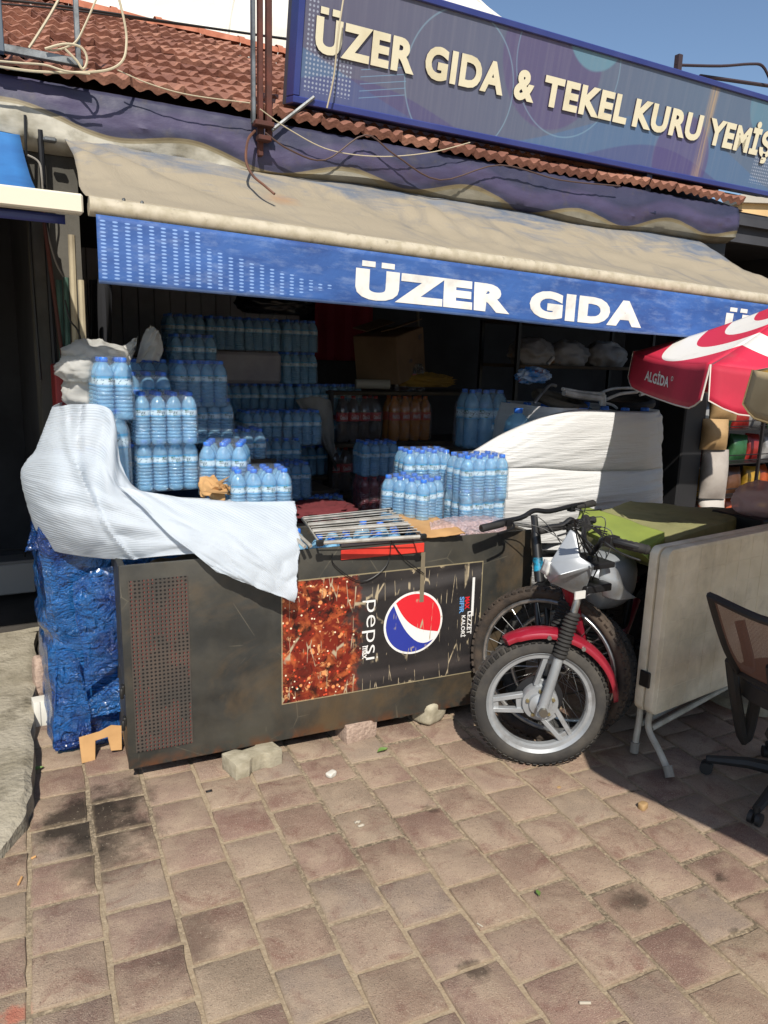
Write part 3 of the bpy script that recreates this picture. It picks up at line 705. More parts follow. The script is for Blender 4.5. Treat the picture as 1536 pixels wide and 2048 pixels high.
def bottle_parts(kind):
    """body profile, cap profile, label band, materials"""
    if kind == 'water':
        r = .0315; h = .215
        pr = [(.012, .004), (.026, 0), (r, .008)]
        z = .018
        while z < .110: pr += [(r, z), (r, z+.005), (r*.87, z+.0085)]; z += .0138
        pr += [(r, .114), (r*.97, .116), (r*.97, .149), (r, .152), (r*.97, .164), (r*.78, .180), (.0165, .192), (.0125, .196), (.0125, .2)]
        cap = [(.0145, .198), (.0150, .2), (.0150, .211), (.0135, .2135)]; lab = (.0318, .1155, .1495)
    elif kind == 'large':
        r = .044; h = .32
        pr = [(.016, .006), (.036, 0), (r, .012)]
        z = .03
        while z < .15: pr += [(r, z), (r*.94, z+.008)]; z += .018
        pr += [(r, .162), (r*.965, .165), (r*.965, .222), (r, .226), (r*.96, .246), (r*.72, .276), (.022, .296), (.0145, .302), (.0145, .306)]
        cap = [(.0162, .303), (.0168, .305), (.0168, .319), (.015, .322)]; lab = (.0442, .164, .223)
    elif kind == 'jug':
        r = .076; h = .36
        pr = [(.03, .006), (.064, 0), (r, .014), (r, .05), (r*.95, .06), (r, .07), (r, .13), (r*.93, .15), (r*.93, .17), (r, .19), (r, .25), (r*.93, .285), (.052, .315), (.026, .335), (.022, .338), (.022, .345)]
        cap = [(.0245, .338), (.0255, .34), (.0255, .362), (.0235, .365)]; lab = (.0775, .195, .245)
    elif kind == 'soda':
        r = .044; h = .325
        pr = [(.02, .004), (.034, 0), (r, .02), (r, .1), (r*.95, .125), (r*.98, .15), (r, .155), (r, .215), (r*.98, .235), (r*.75, .275), (.02, .305), (.0135, .31), (.0135, .315)]
        cap = [(.0155, .31), (.016, .312), (.016, .325), (.014, .328)]; lab = (.0446, .152, .212)
    elif kind == 'small_soda':
        r = .032; h = .2
        pr = [(.012, .004), (.026, 0), (r, .012), (r, .06), (r*.9, .075), (r, .09), (r, .13), (r*.9, .15), (.014, .185), (.0125, .19)]
        cap = [(.0145, .186), (.015, .188), (.015, .2), (.0135, .202)]; lab = (.0325, .09, .128)
    return r, h, pr, cap, lab
BM = {}
def bottle_meshes(kind, body='pet', lab='label', cap='cap', n=14):
    key = (kind, body, lab, cap)
    if key in BM: return BM[key]
    r, h, pr, cp, lb = bottle_parts(kind)
    me = MB().lathe(pr, n).mesh('bottle', True, ang=80); me.materials.append(MT[body])
    mc = MB().lathe(cp, 12).mesh('cap', True, ang=40); mc.materials.append(MT[cap])
    b = MB(); R_, z0, z1 = lb; b.lathe([(R_, z0), (R_, z1)], n, cap=False); mi0 = len(b.f)
    mats = [MT[lab]]
    if lab == 'label':       # handwriting-like brand mark, leaf and drop printed twice round the label
        mats += [MT['ink'], MT['leaf_ink']]; R2 = R_+.0004; s = (z1-z0)
        def onc(x, y, a0): a = a0+x/R2; return Vector((R2*math.sin(a), -R2*math.cos(a), z0+y))
        for a0 in (0.2, 0.2+math.pi):
            for st in SCRIPT:
                pts = curve([(x, y, 0) for x, y in st], 10); w = s*.026
                vs = []; 
                for i, p in enumerate(pts):
                    d = (pts[min(i+1, 10)]-pts[max(i-1, 0)]).normalized(); nn = Vector((-d.y, d.x, 0))
                    for sg in (-1, 1): vs.append(onc((p.x-.3)*s*1.0+nn.x*w*sg, (.42+p.y*.22)*s+nn.y*w*sg, a0))
                b.add(vs, [(2*i, 2*i+1, 2*i+3, 2*i+2) for i in range(10)], 1)
            for cx, cy, rx, ry, mi in ((-.35, .72, .13, .11, 2), (-.1, .78, .09, .08, 2), (.25, .16, .14, .06, 2), (-.42, .5, .05, .09, 1)):
                b.add([onc((cx+rx*math.cos(t))*s, (cy+ry*math.sin(t))*s, a0) for t in [i*math.pi/3 for i in range(6)]], [tuple(range(6))], mi)
    ml = b.mesh('label', True, ang=60)
    for m in mats: ml.materials.append(m)
    BM[key] = (me, mc, ml, r, h); return BM[key]
FILM = {}
def film_mesh(nx, ny, r, h, key, mt='film'):
    kk = (nx, ny, r, h, mt)
    if kk in FILM: return FILM[kk]
    W, D = nx*r+.001, ny*r+.001; b = MB(); rr = random.Random(str(kk))
    lv = [(.0, -.012), (.0, .0), (.004, .004), (h*.3, .003), (h*.62, .002), (h*.76, -.001), (h*.88, -r*.35), (h*.985, -r*.62), (h*1.005, -r*.75)]
    n = 32; vs = []
    for z, o in lv:
        for i in range(n):
            a = 2*math.pi*(i+.5)/n; c, s = math.cos(a), math.sin(a); e = .22
            x = (W+o)*math.copysign(abs(c)**e, c); y = (D+o)*math.copysign(abs(s)**e, s)
            vs.append((x+rr.uniform(-.0012,.0012), y+rr.uniform(-.0012,.0012), z+rr.uniform(-.002,.002)*(z > .01)))
    fs = [(j*n+i, j*n+(i+1) % n, (j+1)*n+(i+1) % n, (j+1)*n+i) for j in range(len(lv)-1) for i in range(n)]
    c0 = len(vs); vs.append((0, 0, h*1.004)); fs += [((len(lv)-1)*n+i, (len(lv)-1)*n+(i+1) % n, c0) for i in range(n)]
    b.add(vs, fs); me = b.mesh('film', True, ang=80); me.materials.append(MT[mt]); FILM[kk] = me; return me
def pack(loc, rz, nx, ny, label, kind='water', body='pet', lab='label', cap='cap', group=None, film=True, detail=True, s=1.0, cat='bottle pack', name='water_pack', tilt=0, mt='film', rows=None):
    me, mc, ml, r, h = bottle_meshes(kind, body, lab, cap)
    t = thing(name, label, cat, loc, rz, group); t.scale = (s, s, s)
    if tilt: t.rotation_euler = (tilt, 0, rz)
    for j in range(ny if rows is None else rows):
        for i in range(nx):
            M = Matrix.Translation(((i-(nx-1)/2)*2*r, (j-(ny-1)/2)*2*r, 0)) @ Matrix.Rotation(random.uniform(-1.2, 1.2), 4, 'Z')
            bo = link('bottle', me, t, M=M)
            link('cap', mc, bo)
            if detail or j == 0 or i in (0, nx-1): link('label', ml, bo)
    if film: link('shrink_film', film_mesh(nx, ny, r, h, kind, mt), t)
    return t
def base(px, py, Y): return atY(px, py, Y)

# ================================================================== toppled drinks cooler used as a trough
C0 = atZ(258, 1540, .06); C1 = atZ(950, 1395, .10); cx_ = (C1-C0); cx_.z = 0; cx_.normalize(); cn = Vector((cx_.y, -cx_.x, 0))   # cn faces the street
CL, CHH, CD = 1.82, .815, .43
ctilt = Matrix((( cx_.x, -cn.x, 0), (cx_.y, -cn.y, 0), (.016, 0, 1))).to_4x4()
CM = Matrix.Translation(C0) @ ctilt            # local x along the panel, y away from the street, z up
cooler = thing('drinks_cooler', 'black metal drinks cooler lying on its back with a peeling cola sticker', 'cooler')
cooler.matrix_world = CM
def cl(px, py): q = CM.inverted() @ atP(px, py, C0, cn); return q
def m_coolpaint():
    m, nt, P, nd, ln = nodes('cooler_black_paint'); k = N(nt); p = k.tc()
    c = k.mix(k.ramp(k.noise(p, 3.2, 5, .6), .4, .65), rgb('#2d2d2a'), rgb('#45423a'))
    c = k.mix(k.ramp(k.noise(p, 2.0, 6, .7, .6), .5, .7, 0, .85), c, rgb('#5a4a35'))
    c = k.mix(k.ramp(k.noise(k.scale(p, 14, 1, 2), 3, 5, .7), .66, .76, 0, .4), c, rgb('#6f6a5c'))
    vo = k.vor(k.scale(p, 1, 1, 1), 2.6, 'DISTANCE_TO_EDGE'); c = k.mix(k.m('MULTIPLY', k.ramp(vo, .002, .006, .35, 0), k.ramp(k.noise(p, 5), .5, .6)), c, rgb('#77705f'))
    x, y, z = k.xyz(p)
    c = k.mix(k.m('MULTIPLY', k.ramp(z, .0, .05, .9, 0), k.ramp(k.noise(p, 17, 5), .42, .6)), c, rgb('#5e3a22'))
    k.put(P.inputs['Base Color'], c); P.inputs['Roughness'].default_value = .5; P.inputs['Metallic'].default_value = .15
    k.put(P.inputs['Roughness'], k.ramp(k.noise(p, 9, 5), .3, .7, .38, .7))
    k.put(P.inputs['Normal'], k.bump(k.noise(p, 3.5, 3), .25, .03)); return m
MT['coolpaint'] = m_coolpaint()
b = MB(); b.box((CL/2, .006, CHH/2), (CL, .012, CHH)); b.build('side_panel', MT['coolpaint'], cooler, bevel=.004, segs=2)
b = MB(); b.box((CL/2, CD-.012, CHH/2), (CL, .02, CHH-.01)); b.build('side_panel', MT['coolpaint'], cooler, bevel=.003)
for x in (.014, CL-.014):
    b = MB(); b.box((x, CD/2, CHH/2-.004), (.024, CD-.05, CHH-.02)); b.build('end_panel', MT['coolpaint'], cooler, bevel=.003)
b = MB(); b.box((CL/2, CD/2, .035), (CL-.06, CD-.05, .03)); b.build('back_panel', MT['coolpaint'], cooler, smooth=False)
for z in (.33, .2):
    b = MB(); b.box((-.006, .012, z), (.012, .03, .035)); b.lathe([(.008, -.02), (.008, .02)], 8, Matrix.Translation((-.012, .0, z-.012))); b.build('hinge', mat('hinge_dark', rgb('#2b2a28'), .5, metal=.4), cooler, bevel=.003)
def m_grille():
    m, nt, P, nd, ln = nodes('punched_grille'); k = N(nt); p = k.tc(); x, y, z = k.xyz(p)
    base_ = k.mix(k.ramp(k.noise(p, 6, 4), .4, .65), rgb('#3a3631'), rgb('#4a4038'))
    gx = k.m('SUBTRACT', k.m('FRACT', k.m('DIVIDE', x, .0152)), .5); gz = k.m('SUBTRACT', k.m('FRACT', k.m('DIVIDE', z, .0152)), .5)
    d = k.m('SQRT', k.m('ADD', k.m('MULTIPLY', gx, gx), k.m('MULTIPLY', gz, gz)))
    hole = k.ramp(d, .24, .30, 1, 0)
    red = k.m('MULTIPLY', k.m('GREATER_THAN', k.noise(k.scale(p, 6, 1, 2.2), 2, 3), .48), k.ramp(gx, -.05, .1, 0, 1))
    inner = k.mix(red, rgb('#0b0a0a'), rgb('#6e342c'))
    k.put(P.inputs['Base Color'], k.mix(hole, base_, inner)); P.inputs['Roughness'].default_value = .6
    k.put(P.inputs['Normal'], k.bump(k.m('MULTIPLY', hole, -1), .7, .004)); return m
g0, g1 = cl(262, 1165), cl(384, 1490)
b = MB(); b.box(((g0.x+g1.x)/2, -.0015, (cl(262, 1162).z+cl(290, 1502).z)/2), (g1.x-g0.x+.01, .003, cl(262, 1162).z-cl(290, 1502).z)); b.build('vent_grille', m_grille(), cooler, smooth=False)
# sticker
def cracks(k, p, c, amt=1.0):
    q = k.scale(p, 26, 1, 3.4); d = k.vor(k.n('VectorMath', operation='ADD').outputs[0] if False else q, 1.0, 'DISTANCE_TO_EDGE')
    f = k.m('MULTIPLY', k.ramp(d, .012, .03, 1, 0), k.ramp(k.noise(p, 9, 3), .52, .58))
    return k.mix(k.m('MULTIPLY', f, amt), c, rgb('#a3957b'))
s_bl, s_br, s_tr, s_tl = cl(575, 1408), cl(950, 1335), cl(975, 1113), cl(553, 1165)
sx0, sx1, sz0, sz1 = (s_bl.x+s_tl.x)/2, (s_br.x+s_tr.x)/2, (s_bl.z+s_br.z)/2, (s_tl.z+s_tr.z)/2
def m_sticker():
    m, nt, P, nd, ln = nodes('sticker_print'); k = N(nt); p = k.tc(); x, y, z = k.xyz(p)
    u = k.ramp(x, sx0, sx1); v = k.ramp(z, sz0, sz1)
    dark = k.mix(k.ramp(k.noise(p, 5, 4), .4, .65), rgb('#211f20'), rgb('#2e2b2a'))
    dark = k.mix(k.ramp(k.m('ABSOLUTE', k.m('SUBTRACT', v, k.m('ADD', .84, k.m('MULTIPLY', k.m('SUBTRACT', u, .5), .12)))), .02, .07, .5, 0), dark, rgb('#4f4c4b'))
    dark = k.mix(k.ramp(k.m('ABSOLUTE', k.m('SUBTRACT', v, .12)), .02, .06, .4, 0), dark, rgb('#48413f'))
    # cola splash photograph: dark red liquid with out-of-focus amber highlights
    n1 = k.noise(p, 9, 5, .6, 1.5)
    spl = k.mix(k.ramp(n1, .38, .52), rgb('#1d0705'), rgb('#6b1d10'))
    spl = k.mix(k.ramp(k.noise(p, 15, 4, .6, .8), .5, .68), spl, rgb('#a8542c'))
    spl = k.mix(k.ramp(k.noise(p, 22, 3, .6, .8), .60, .70), spl, rgb('#d8a06a'))
    spl = k.mix(k.ramp(k.vor(p, 24), .16, .24, .9, 0), spl, rgb('#d98d58'))
    spl = k.mix(k.ramp(k.vor(k.scale(p, 1, 1, 1, (3, 0, 1)), 34), .13, .2, 1, 0), spl, rgb('#c6492b'))
    spl = k.mix(k.ramp(k.vor(k.scale(p, 1, 1, 1, (7, 0, 5)), 30), .09, .14, 1, 0), spl, rgb('#ecd9b8'))
    spl = k.mix(k.ramp(k.vor(k.scale(p, 1, 1, 1, (11, 0, 2)), 55), .14, .2, .8, 0), spl, rgb('#1a0806'))
    bound = k.m('ADD', u, k.m('MULTIPLY', k.m('SUBTRACT', k.noise(p, 11, 5, .65), .5), .34))
    c = k.mix(k.ramp(bound, .31, .37, 1, 0), dark, spl)
    c = cracks(k, p, c)
    e = k.m('MINIMUM', k.m('MINIMUM', u, k.m('SUBTRACT', 1, u)), k.m('MULTIPLY', k.m('MINIMUM', v, k.m('SUBTRACT', 1, v)), .55))
    torn = k.m('ADD', e, k.m('MULTIPLY', k.m('SUBTRACT', k.noise(p, 13, 6, .7), .5), .17))
    c = k.mix(k.m('MULTIPLY', k.ramp(torn, -.012, -.006, 1, 0), k.m('GREATER_THAN', .09, e)), c, rgb('#95876e'))
    c = k.mix(k.ramp(e, .004, .006, .8, 0), c, rgb('#8f8468'))
    k.put(P.inputs['Base Color'], c); P.inputs['Roughness'].default_value = .42
    k.put(P.inputs['Normal'], k.bump(k.noise(p, 12, 4), .3, .01)); return m
b = MB(); b.box(((sx0+sx1)/2, -.001, (sz0+sz1)/2), (sx1-sx0, .0022, sz1-sz0)); stk = b.build('sticker', m_sticker(), cooler, smooth=False)
def m_print(name, h):
    m, nt, P, nd, ln = nodes(name); k = N(nt); p = k.tc(); k.put(P.inputs['Base Color'], cracks(k, p, rgb(h))); P.inputs['Roughness'].default_value = .45; return m
MT['pw'] = m_print('print_white', '#d8d6d2'); MT['pr'] = m_print('print_red', '#c8222c'); MT['pb'] = m_print('print_blue', '#27348a'); MT['pc'] = m_print('print_light_blue', '#5d8fc0')
gc = cl(828, 1241); gr = (cl(887, 1235).x-cl(770, 1248).x)/2
def pl(x, z, o): return (gc.x+x*gr, -o, gc.z+z*gr)
b = MB(); b.add([pl(math.cos(a), math.sin(a), .003) for a in [i*math.pi/32 for i in range(64)]], [tuple(range(64))]); b.build('logo_ring', MT['pw'], stk, smooth=False)
def arc(a0, a1, n=24, r=.93): return [(r*math.cos(R(a0+(a1-a0)*i/n)), r*math.sin(R(a0+(a1-a0)*i/n))) for i in range(n+1)]
redp = arc(-24, 131)+[(q.x, q.y) for q in curve([(-.61, .70, 0), (-.40, .32, 0), (-.12, .0, 0), (.28, -.24, 0), (.85, -.378, 0)], 14)][1:-1]
blup = arc(137, 318)+[(q.x, q.y) for q in curve([(.69, -.62, 0), (.4, -.70, 0), (.08, -.58, 0), (-.26, -.22, 0), (-.52, .24, 0), (-.68, .63, 0)], 14)][1:-1]
for poly, m_ in ((redp, 'pr'), (blup, 'pb')):
    b = MB(); b.add([pl(x, z, .0042) for x, z in poly], [tuple(range(len(poly)))]); b.build('logo_field', MT[m_], stk, smooth=False)
def down_text(s, top, bot, xl, xr, m_, off=.0, sp=1.0, parent=stk):
    """lettering that runs downwards, letter tops to the right; pixel box on the panel"""
    isl = font_islands(s, 1, off, 0, sp); a0, a1, b0, b1 = span(isl)
    P0, P1 = cl((xl+xr)/2, top), cl((xl+xr)/2, bot); X0, X1 = cl(xl, (top+bot)/2).x, cl(xr, (top+bot)/2).x
    for v, f in isl:
        m = MB(); m.add([(X0+(p[1]-b0)/(b1-b0)*(X1-X0), -.0036, P0.z+(p[0]-a0)/(a1-a0)*(P1.z-P0.z)) for p in v], [tuple(reversed(fc)) for fc in f]); m.build('printed_letter', MT[m_], parent, smooth=False)
down_text('pepsi', 1196, 1315, 725, 758, 'pw', -.008)
down_text('max', 1288, 1314, 725, 734, 'pw', .02)
down_text('MAX', 1188, 1212, 931, 940, 'pr', .03); down_text('LEZZET', 1217, 1262, 935, 944, 'pw', .02)
down_text('SIFIR', 1188, 1221, 920, 929, 'pc', .03); down_text('KALORİ', 1225, 1268, 923, 933, 'pw', .02)
q0, q1 = cl(942, 1150), cl(952, 1225)
b = MB(); b.box(((q0.x+q1.x)/2, -.003, (q0.z+q1.z)/2), (.012, .002, q0.z-q1.z)); b.build('printed_bar', MT['pw'], stk, smooth=False)
q0, q1 = cl(842, 1100), cl(850, 1198)       # strip of old tape
b = MB(); b.box(((q0.x+q1.x)/2, -.0048, (q0.z+q1.z)/2), (.02, .001, q0.z-q1.z)); b.build('tape_strip', mat('old_tape', rgb('#6f6552'), .6), cooler, smooth=False)
# loose red trim clipped over the rim
q0, q1 = cl(684, 1106), cl(850, 1090)
b = MB(); b.box(((q0.x+q1.x)/2, -.004, (q0.z+q1.z)/2), (q1.x-q0.x, .006, .042), Matrix.Identity(4)); b.build('trim_strip', mat('red_plastic', rgb('#c8382c'), .4, c2=rgb('#b02c22'), sc_=6), cooler, bevel=.002)
b = MB(); b.box(((q0.x+q1.x)/2, .004, CHH+.004), (q1.x-q0.x, .022, .012)); b.build('trim_rail', mat('grey_rail', rgb('#4c474a'), .4, metal=.5), cooler, bevel=.002)
wire = mat('black_wire', rgb('#141414'), .5)
xw = (q0.x+q1.x)/2+.03
b = MB(); b.tube(curve([(xw, -.01, CHH+.01), (xw-.02, -.016, .72), (xw-.13, -.014, .66), (xw-.25, -.012, .74), (xw-.26, -.006, .79)], 20), .0022, 5); b.tube(curve([(xw, -.01, CHH+.01), (xw+.06, -.016, .745), (xw+.16, -.014, .665)], 12), .0022, 5); b.build('loose_wire', wire, cooler)

# ---- what props the cooler up
MT['conc'] = mat('concrete_block', rgb('#8f8772'), .95, c2=rgb('#a79f8a'), sc_=18, bump=.9, bs=70, dirt=rgb('#6a6250'), dirt_s=9)
MT['pink'] = mat('pumice_block', rgb('#a89282'), .95, c2=rgb('#8f7a6c'), sc_=60, bump=1, bs=90, bdist=.008)
def stone(name, px, py, dims, rz, m, label, seed=0, rough=.12, poly=None, cat='stone'):
    q = atZ(px, py); b = MB(); n = 10
    if poly:
        b.prism([Vector((x*dims[0], y*dims[1], 0)) for x, y in poly], (0, 0, dims[2])); me = b.mesh(name, True, bevel=.006, segs=2)
        for v in me.vertices: v.co += Vector((nz(v.co, 40, seed), nz(v.co, 40, seed+1), nz(v.co, 40, seed+2)))*.0025
    else:
        b.grid(20, 14, lambda u, v: Vector((math.copysign(abs(math.cos(u*2*math.pi)*math.sin(v*math.pi))**.5, math.cos(u*2*math.pi))*.5*dims[0], math.copysign(abs(math.sin(u*2*math.pi)*math.sin(v*math.pi))**.5, math.sin(u*2*math.pi))*.5*dims[1], (.5-.5*math.copysign(abs(math.cos(v*math.pi))**.5, math.cos(v*math.pi)))*dims[2])))
        me = b.mesh(name, True, weld=1e-4, ang=40)
        for v in me.vertices:
            d = 1+rough*nz(v.co, 12, seed)+rough*.6*nz(v.co, 34, seed+5); v.co = Vector((v.co.x*d, v.co.y*d, v.co.z*(1+rough*.5*nz(v.co, 15, seed+3))))
    me.materials.append(MT[m]); o = link(name, me, loc=(q.x, q.y, -.003), label=label, cat=cat); o.rotation_euler = (0, 0, rz); return o
PV = [(-.5, -.5), (-.22, -.5), (-.14, -.36), (.14, -.36), (.22, -.5), (.5, -.5), (.5, .5), (.22, .5), (.14, .28), (-.14, .28), (-.22, .5), (-.5, .5)]
stone('interlocking_paver', 505, 1532, (.215, .115, .07), R(12), 'conc', 'grey bone-shaped concrete paver wedged under the cooler', poly=PV)
stone('pumice_block', 712, 1468, (.17, .12, .085), R(6), 'pink', 'pinkish rough block with a slanted end propping the cooler', poly=[(-.5, -.5), (.42, -.5), (.5, .1), (.46, .5), (-.46, .5)])
stone('concrete_lump', 800, 1432, (.055, .06, .105), 0, 'conc', 'narrow mortar lump under the cooler beside a bigger one', seed=4)
stone('concrete_lump', 857, 1440, (.135, .12, .115), .3, 'conc', 'big chipped mortar lump under the cooler near the wheels', seed=9, rough=.22)
# ---- beside the blue stack, at the edge of the ramp
stone('rubble_stone', 80, 1392, (.05, .09, .2), .1, 'pink', 'tall tan rubble stone standing between the ramp and blue film', seed=14)
stone('foam_block', 84, 1446, (.065, .07, .12), .05, 'white_render', 'white ribbed polystyrene block beside the concrete ramp', seed=3, rough=.02, cat='foam', poly=[(-.5, -.5), (-.1, -.5), (-.05, -.42), (.5, -.5), (.5, .5), (-.5, .5)])
MT['cardb'] = mat('cardboard', rgb('#b0895a'), .9, c2=rgb('#a07a4e'), sc_=8, bump=.2, bs=30)
ub = MB(); q = atZ(206, 1516)
ub.prism([Vector((x, 0, z)) for x, z in ((-.082, 0), (-.03, 0), (-.02, .075), (.03, .078), (.035, .02), (.078, .012), (.09, .11), (.05, .122), (.0, .108), (-.08, .104))], (.0, .006, 0))
o = ub.build('cardboard_piece', MT['cardb'], bevel=.001, label='bent tan cardboard cutout shaped like an arch by the cooler corner', cat='cardboard'); o.location = (q.x, q.y, 0); o.rotation_euler = (R(-22), 0, R(6))

# ================================================================== packs
pack(base(290, 812, 3.62)+Vector((.0, .1, 0)), R(2), 4, 3, 'shaded water pack peeping over the half shaded one', detail=False)
pack((.37, 3.24, 1.03), R(4), 4, 3, 'blurred water pack hidden behind the white foam sheet', detail=False, film=False)
GB = 'dim packs on the stack at the back wall'
pack(base(339, 890, 3.12)+Vector((0, .10, 0)), R(-2), 4, 3, 'sunlit twelve-bottle water pack on top of another by the foam sheet')
pack(base(341, 982, 3.14)+Vector((0, .10, 0)), R(1), 4, 3, 'sunlit twelve-bottle water pack carrying another pack on its caps')
pack(base(228, 838, 3.13)+Vector((.0, .06, 0)), R(3), 2, 3, 'tall pair of lit water bottles above the white foam peak', kind='water', s=1.12)
pack(base(300, 845, 3.32)+Vector((0, .06, 0)), R(-4), 3, 3, 'half shaded water pack behind the lit pair of bottles')
pack(base(243, 975, 3.08)+Vector((0, .05, 0)), 0, 1, 1, 'single large water bottle half hidden behind the foam sheet', kind='large', name='water_bottle', cat='bottle', s=.95)
pack(base(296, 985, 3.3)+Vector((-.03, .06, 0)), R(2), 2, 3, 'water pack squeezed behind the two stacked sunlit packs', s=1.0)
pack(base(455, 992, 3.02)+Vector((.02, .09, 0)), R(-24), 3, 3, 'sunlit nine-bottle water pack in loose film beside torn cardboard', s=1.04)
pack(base(528, 1040, 2.9)+Vector((0, .07, 0)), R(-8), 4, 3, 'row of blue bottle caps poking over the folded foam edge')
for k_, (px, py, Y, nx, lab) in enumerate(((405, 815, 3.5, 4, 'shaded water pack behind the sunlit stack, upper one'), (432, 888, 3.52, 3, 'shaded water pack behind the sunlit stack, lower one'), (392, 748, 4.2, 4, 'dark water pack crowning the middle of the pile'), (500, 945, 3.55, 3, 'shaded water pack behind the loose nine-bottle pack'))):
    pack(base(px, py, Y)+Vector((0, .1, 0)), R(random.uniform(-4, 4)), nx, 3, lab, detail=False)
X0, Y0 = 1.2, 5.0
for tier in range(3, 8):
    for i in range(5 if tier < 6 else 4):
        if tier == 6 and 1 <= i <= 2: continue
        pack((X0+i*.262+random.uniform(-.006, .006)+(.1 if tier == 5 else 0), Y0+random.uniform(-.02, .02), .15+.2155*tier), R(random.uniform(-3, 3)), 4, 3, 'dim shrink-wrapped water pack in the %s of the wall stack' % {7: 'top row', 6: 'row with the paper pack', 5: 'row below the paper pack', 4: 'second lowest row', 3: 'lowest row'}[tier], detail=False, group=GB)
def boxthing(name, c, d, m, label, cat, rz=0, bev=.006, rx=0):
    b = MB(); b.box((0, 0, d[2]/2), d); o = b.build(name, m, bevel=bev, label=label, cat=cat); o.location = c; o.rotation_euler = (rx, 0, rz); return o
boxthing('paper_wrapped_pack', (X0+.39, Y0, .15+.2155*6), (.5, .2, .205), mat('pale_paper', rgb('#9a989e'), .7, c2=rgb('#86848c'), sc_=5, bump=.4, bs=14), 'pale paper-wrapped pack laid in the dim stack', 'package', bev=.02)
for (px, py, Y, lab) in ((568, 948, 4.25, 'dim water pack on the front stack, upper one'), (585, 1000, 4.0, 'dim water pack on the front stack, lower one'), (497, 948, 4.3, 'dim water pack on the front stack beside the shaded ones')):
    pack(base(px, py, Y)+Vector((0, .1, 0)), R(random.uniform(-6, 6)), 4, 3, lab, detail=False)
for x_, lab_ in ((1.50, 'dim water pack on the front stack, nearest the shaded packs'), (1.765, 'dim water pack on the front stack, end of its top row by the rag')): pack((x_, 4.40, 1.094), R(random.uniform(-5, 5)), 4, 3, lab_, detail=False)
MT['shelf'] = mat('dark_shelf_board', rgb('#4a3c2c'), .85, c2=rgb('#33291f'), sc_=6)
MT['blacksteel'] = mat('black_steel', rgb('#1b1b1d'), .5, metal=.3)
def shelf(label, x0, x1, y0, y1, zs, name='storage_shelf'):
    t = thing(name, label, 'shelf', ((x0+x1)/2, (y0+y1)/2, 0)); w, d = x1-x0, y1-y0
    for z in zs: b = MB(); b.box((0, 0, z-.012), (w, d, .024)); b.build('board', MT['shelf'], t, bevel=.003)
    for sx in (-1, 1):
        for sy in (-1, 1): b = MB(); b.box((sx*(w/2+.014), sy*(d/2-.02), max(zs)/2), (.026, .03, max(zs))); b.build('upright', MT['blacksteel'], t, smooth=False)
    return t
shelf('dark shelf carrying the stack of dim water packs', 1.02, 2.5, 4.86, 5.3, [.15+.2155*3-.002])
shelf('dark low shelf under the front stack of packs', 1.42, 1.92, 4.16, 4.6, [.60, .83])
for x_, lab_ in ((1.55, 'low dim water pack inside the low shelf by its upright'), (1.81, 'low dim water pack inside the low shelf next to the first')): pack((x_, 4.13, .602), 0, 4, 3, lab_, detail=False)
shelf('dark shelf behind the foam sheet carrying the shaded packs', .62, 1.27, 3.52, 3.95, [.905, 1.13])
pack((1.12, 3.63, .907), R(2), 4, 3, 'shaded water pack tucked between the boards behind the foam', detail=False)
# soft drinks on a shelf
MT['cola'] = m_clear('cola', (.035, .012, .008), .06, .1, (.2, .06, .03)); MT['orange'] = m_clear('orange_soda', (.55, .18, .02), .12, .1, (.7, .3, .05))
MT['redlab'] = mat('red_label', rgb('#b01c22'), .4, c2=rgb('#c23a35'), sc_=30); MT['oralab'] = mat('orange_label', rgb('#d0551e'), .4, c2=rgb('#b5331f'), sc_=25)
MT['redcap'] = mat('red_cap', rgb('#a51a1e'), .4); MT['orcap'] = mat('orange_cap', rgb('#c9641b'), .4)
MT['blkcap'] = mat('black_cap', rgb('#1a1a1a'), .4)
def label_text(word, parent, n, r, z, hgt, m, w):
    isl = font_islands(word, 1, .02, 0, 1, 1); a0, a1, b0, b1 = span(isl); R2 = r+.0008
    for i in range(n):
        for v, f in isl:
            mb = MB(); mb.add([((i-(n-1)/2)*2*.044+R2*math.sin(((p[0]-a0)/(a1-a0)-.5)*w/R2), -.044*(parent['ny']-1)-R2*math.cos(((p[0]-a0)/(a1-a0)-.5)*w/R2), z+(p[1]-b0)/(b1-b0)*hgt) for p in v], f); mb.build('label_lettering', m, parent, smooth=False)
for (px, py, Y, nx, body, lab, cap, nm, word, label) in ((717, 880, 4.85, 4, 'cola', 'redlab', 'redcap', 'cola_pack', 'Coca-Cola', 'dark cola bottles with red labels beside the orange ones'), (818, 880, 4.85, 4, 'orange', 'oralab', 'orcap', 'orange_soda_pack', 'FANTA', 'orange soda bottles in film on the drinks shelf'), (690, 975, 4.87, 3, 'cola', 'redlab', 'redcap', 'cola_pack', 'Coca-Cola', 'cola bottles low on the shelf left of the small water pack'), (838, 975, 4.87, 3, 'cola', 'redlab', 'redcap', 'cola_pack', 'Coca-Cola', 'cola bottles low on the shelf right of the small water pack')):
    q = base(px, py, Y); z = 1.037 if py < 900 else .67
    t = pack((q.x, Y+.05, z), 0, nx, 2, label, kind='soda', body=body, lab=lab, cap=cap, name=nm); t['ny'] = 2
    label_text(word, t, nx, .0446, .165, .03, MT['pw'], .062)
q = base(832, 785, 4.75); pack((q.x, 4.9, 1.40), 0, 4, 2, 'small dark cola bottles in crinkled film under the yellow cloth', kind='small_soda', body='cola', lab='redlab', cap='blkcap', name='cola_pack')
shelf('drinks shelf with dark boards holding cola and orange soda', 2.17, 3.5, 4.76, 5.2, [.67, 1.035, 1.40], 'drinks_shelf')
q = base(758, 948, 4.0); pack((q.x, 4.05, .935), R(-5), 4, 3, 'small dim water pack standing on maroon bottles', detail=False, s=.98)
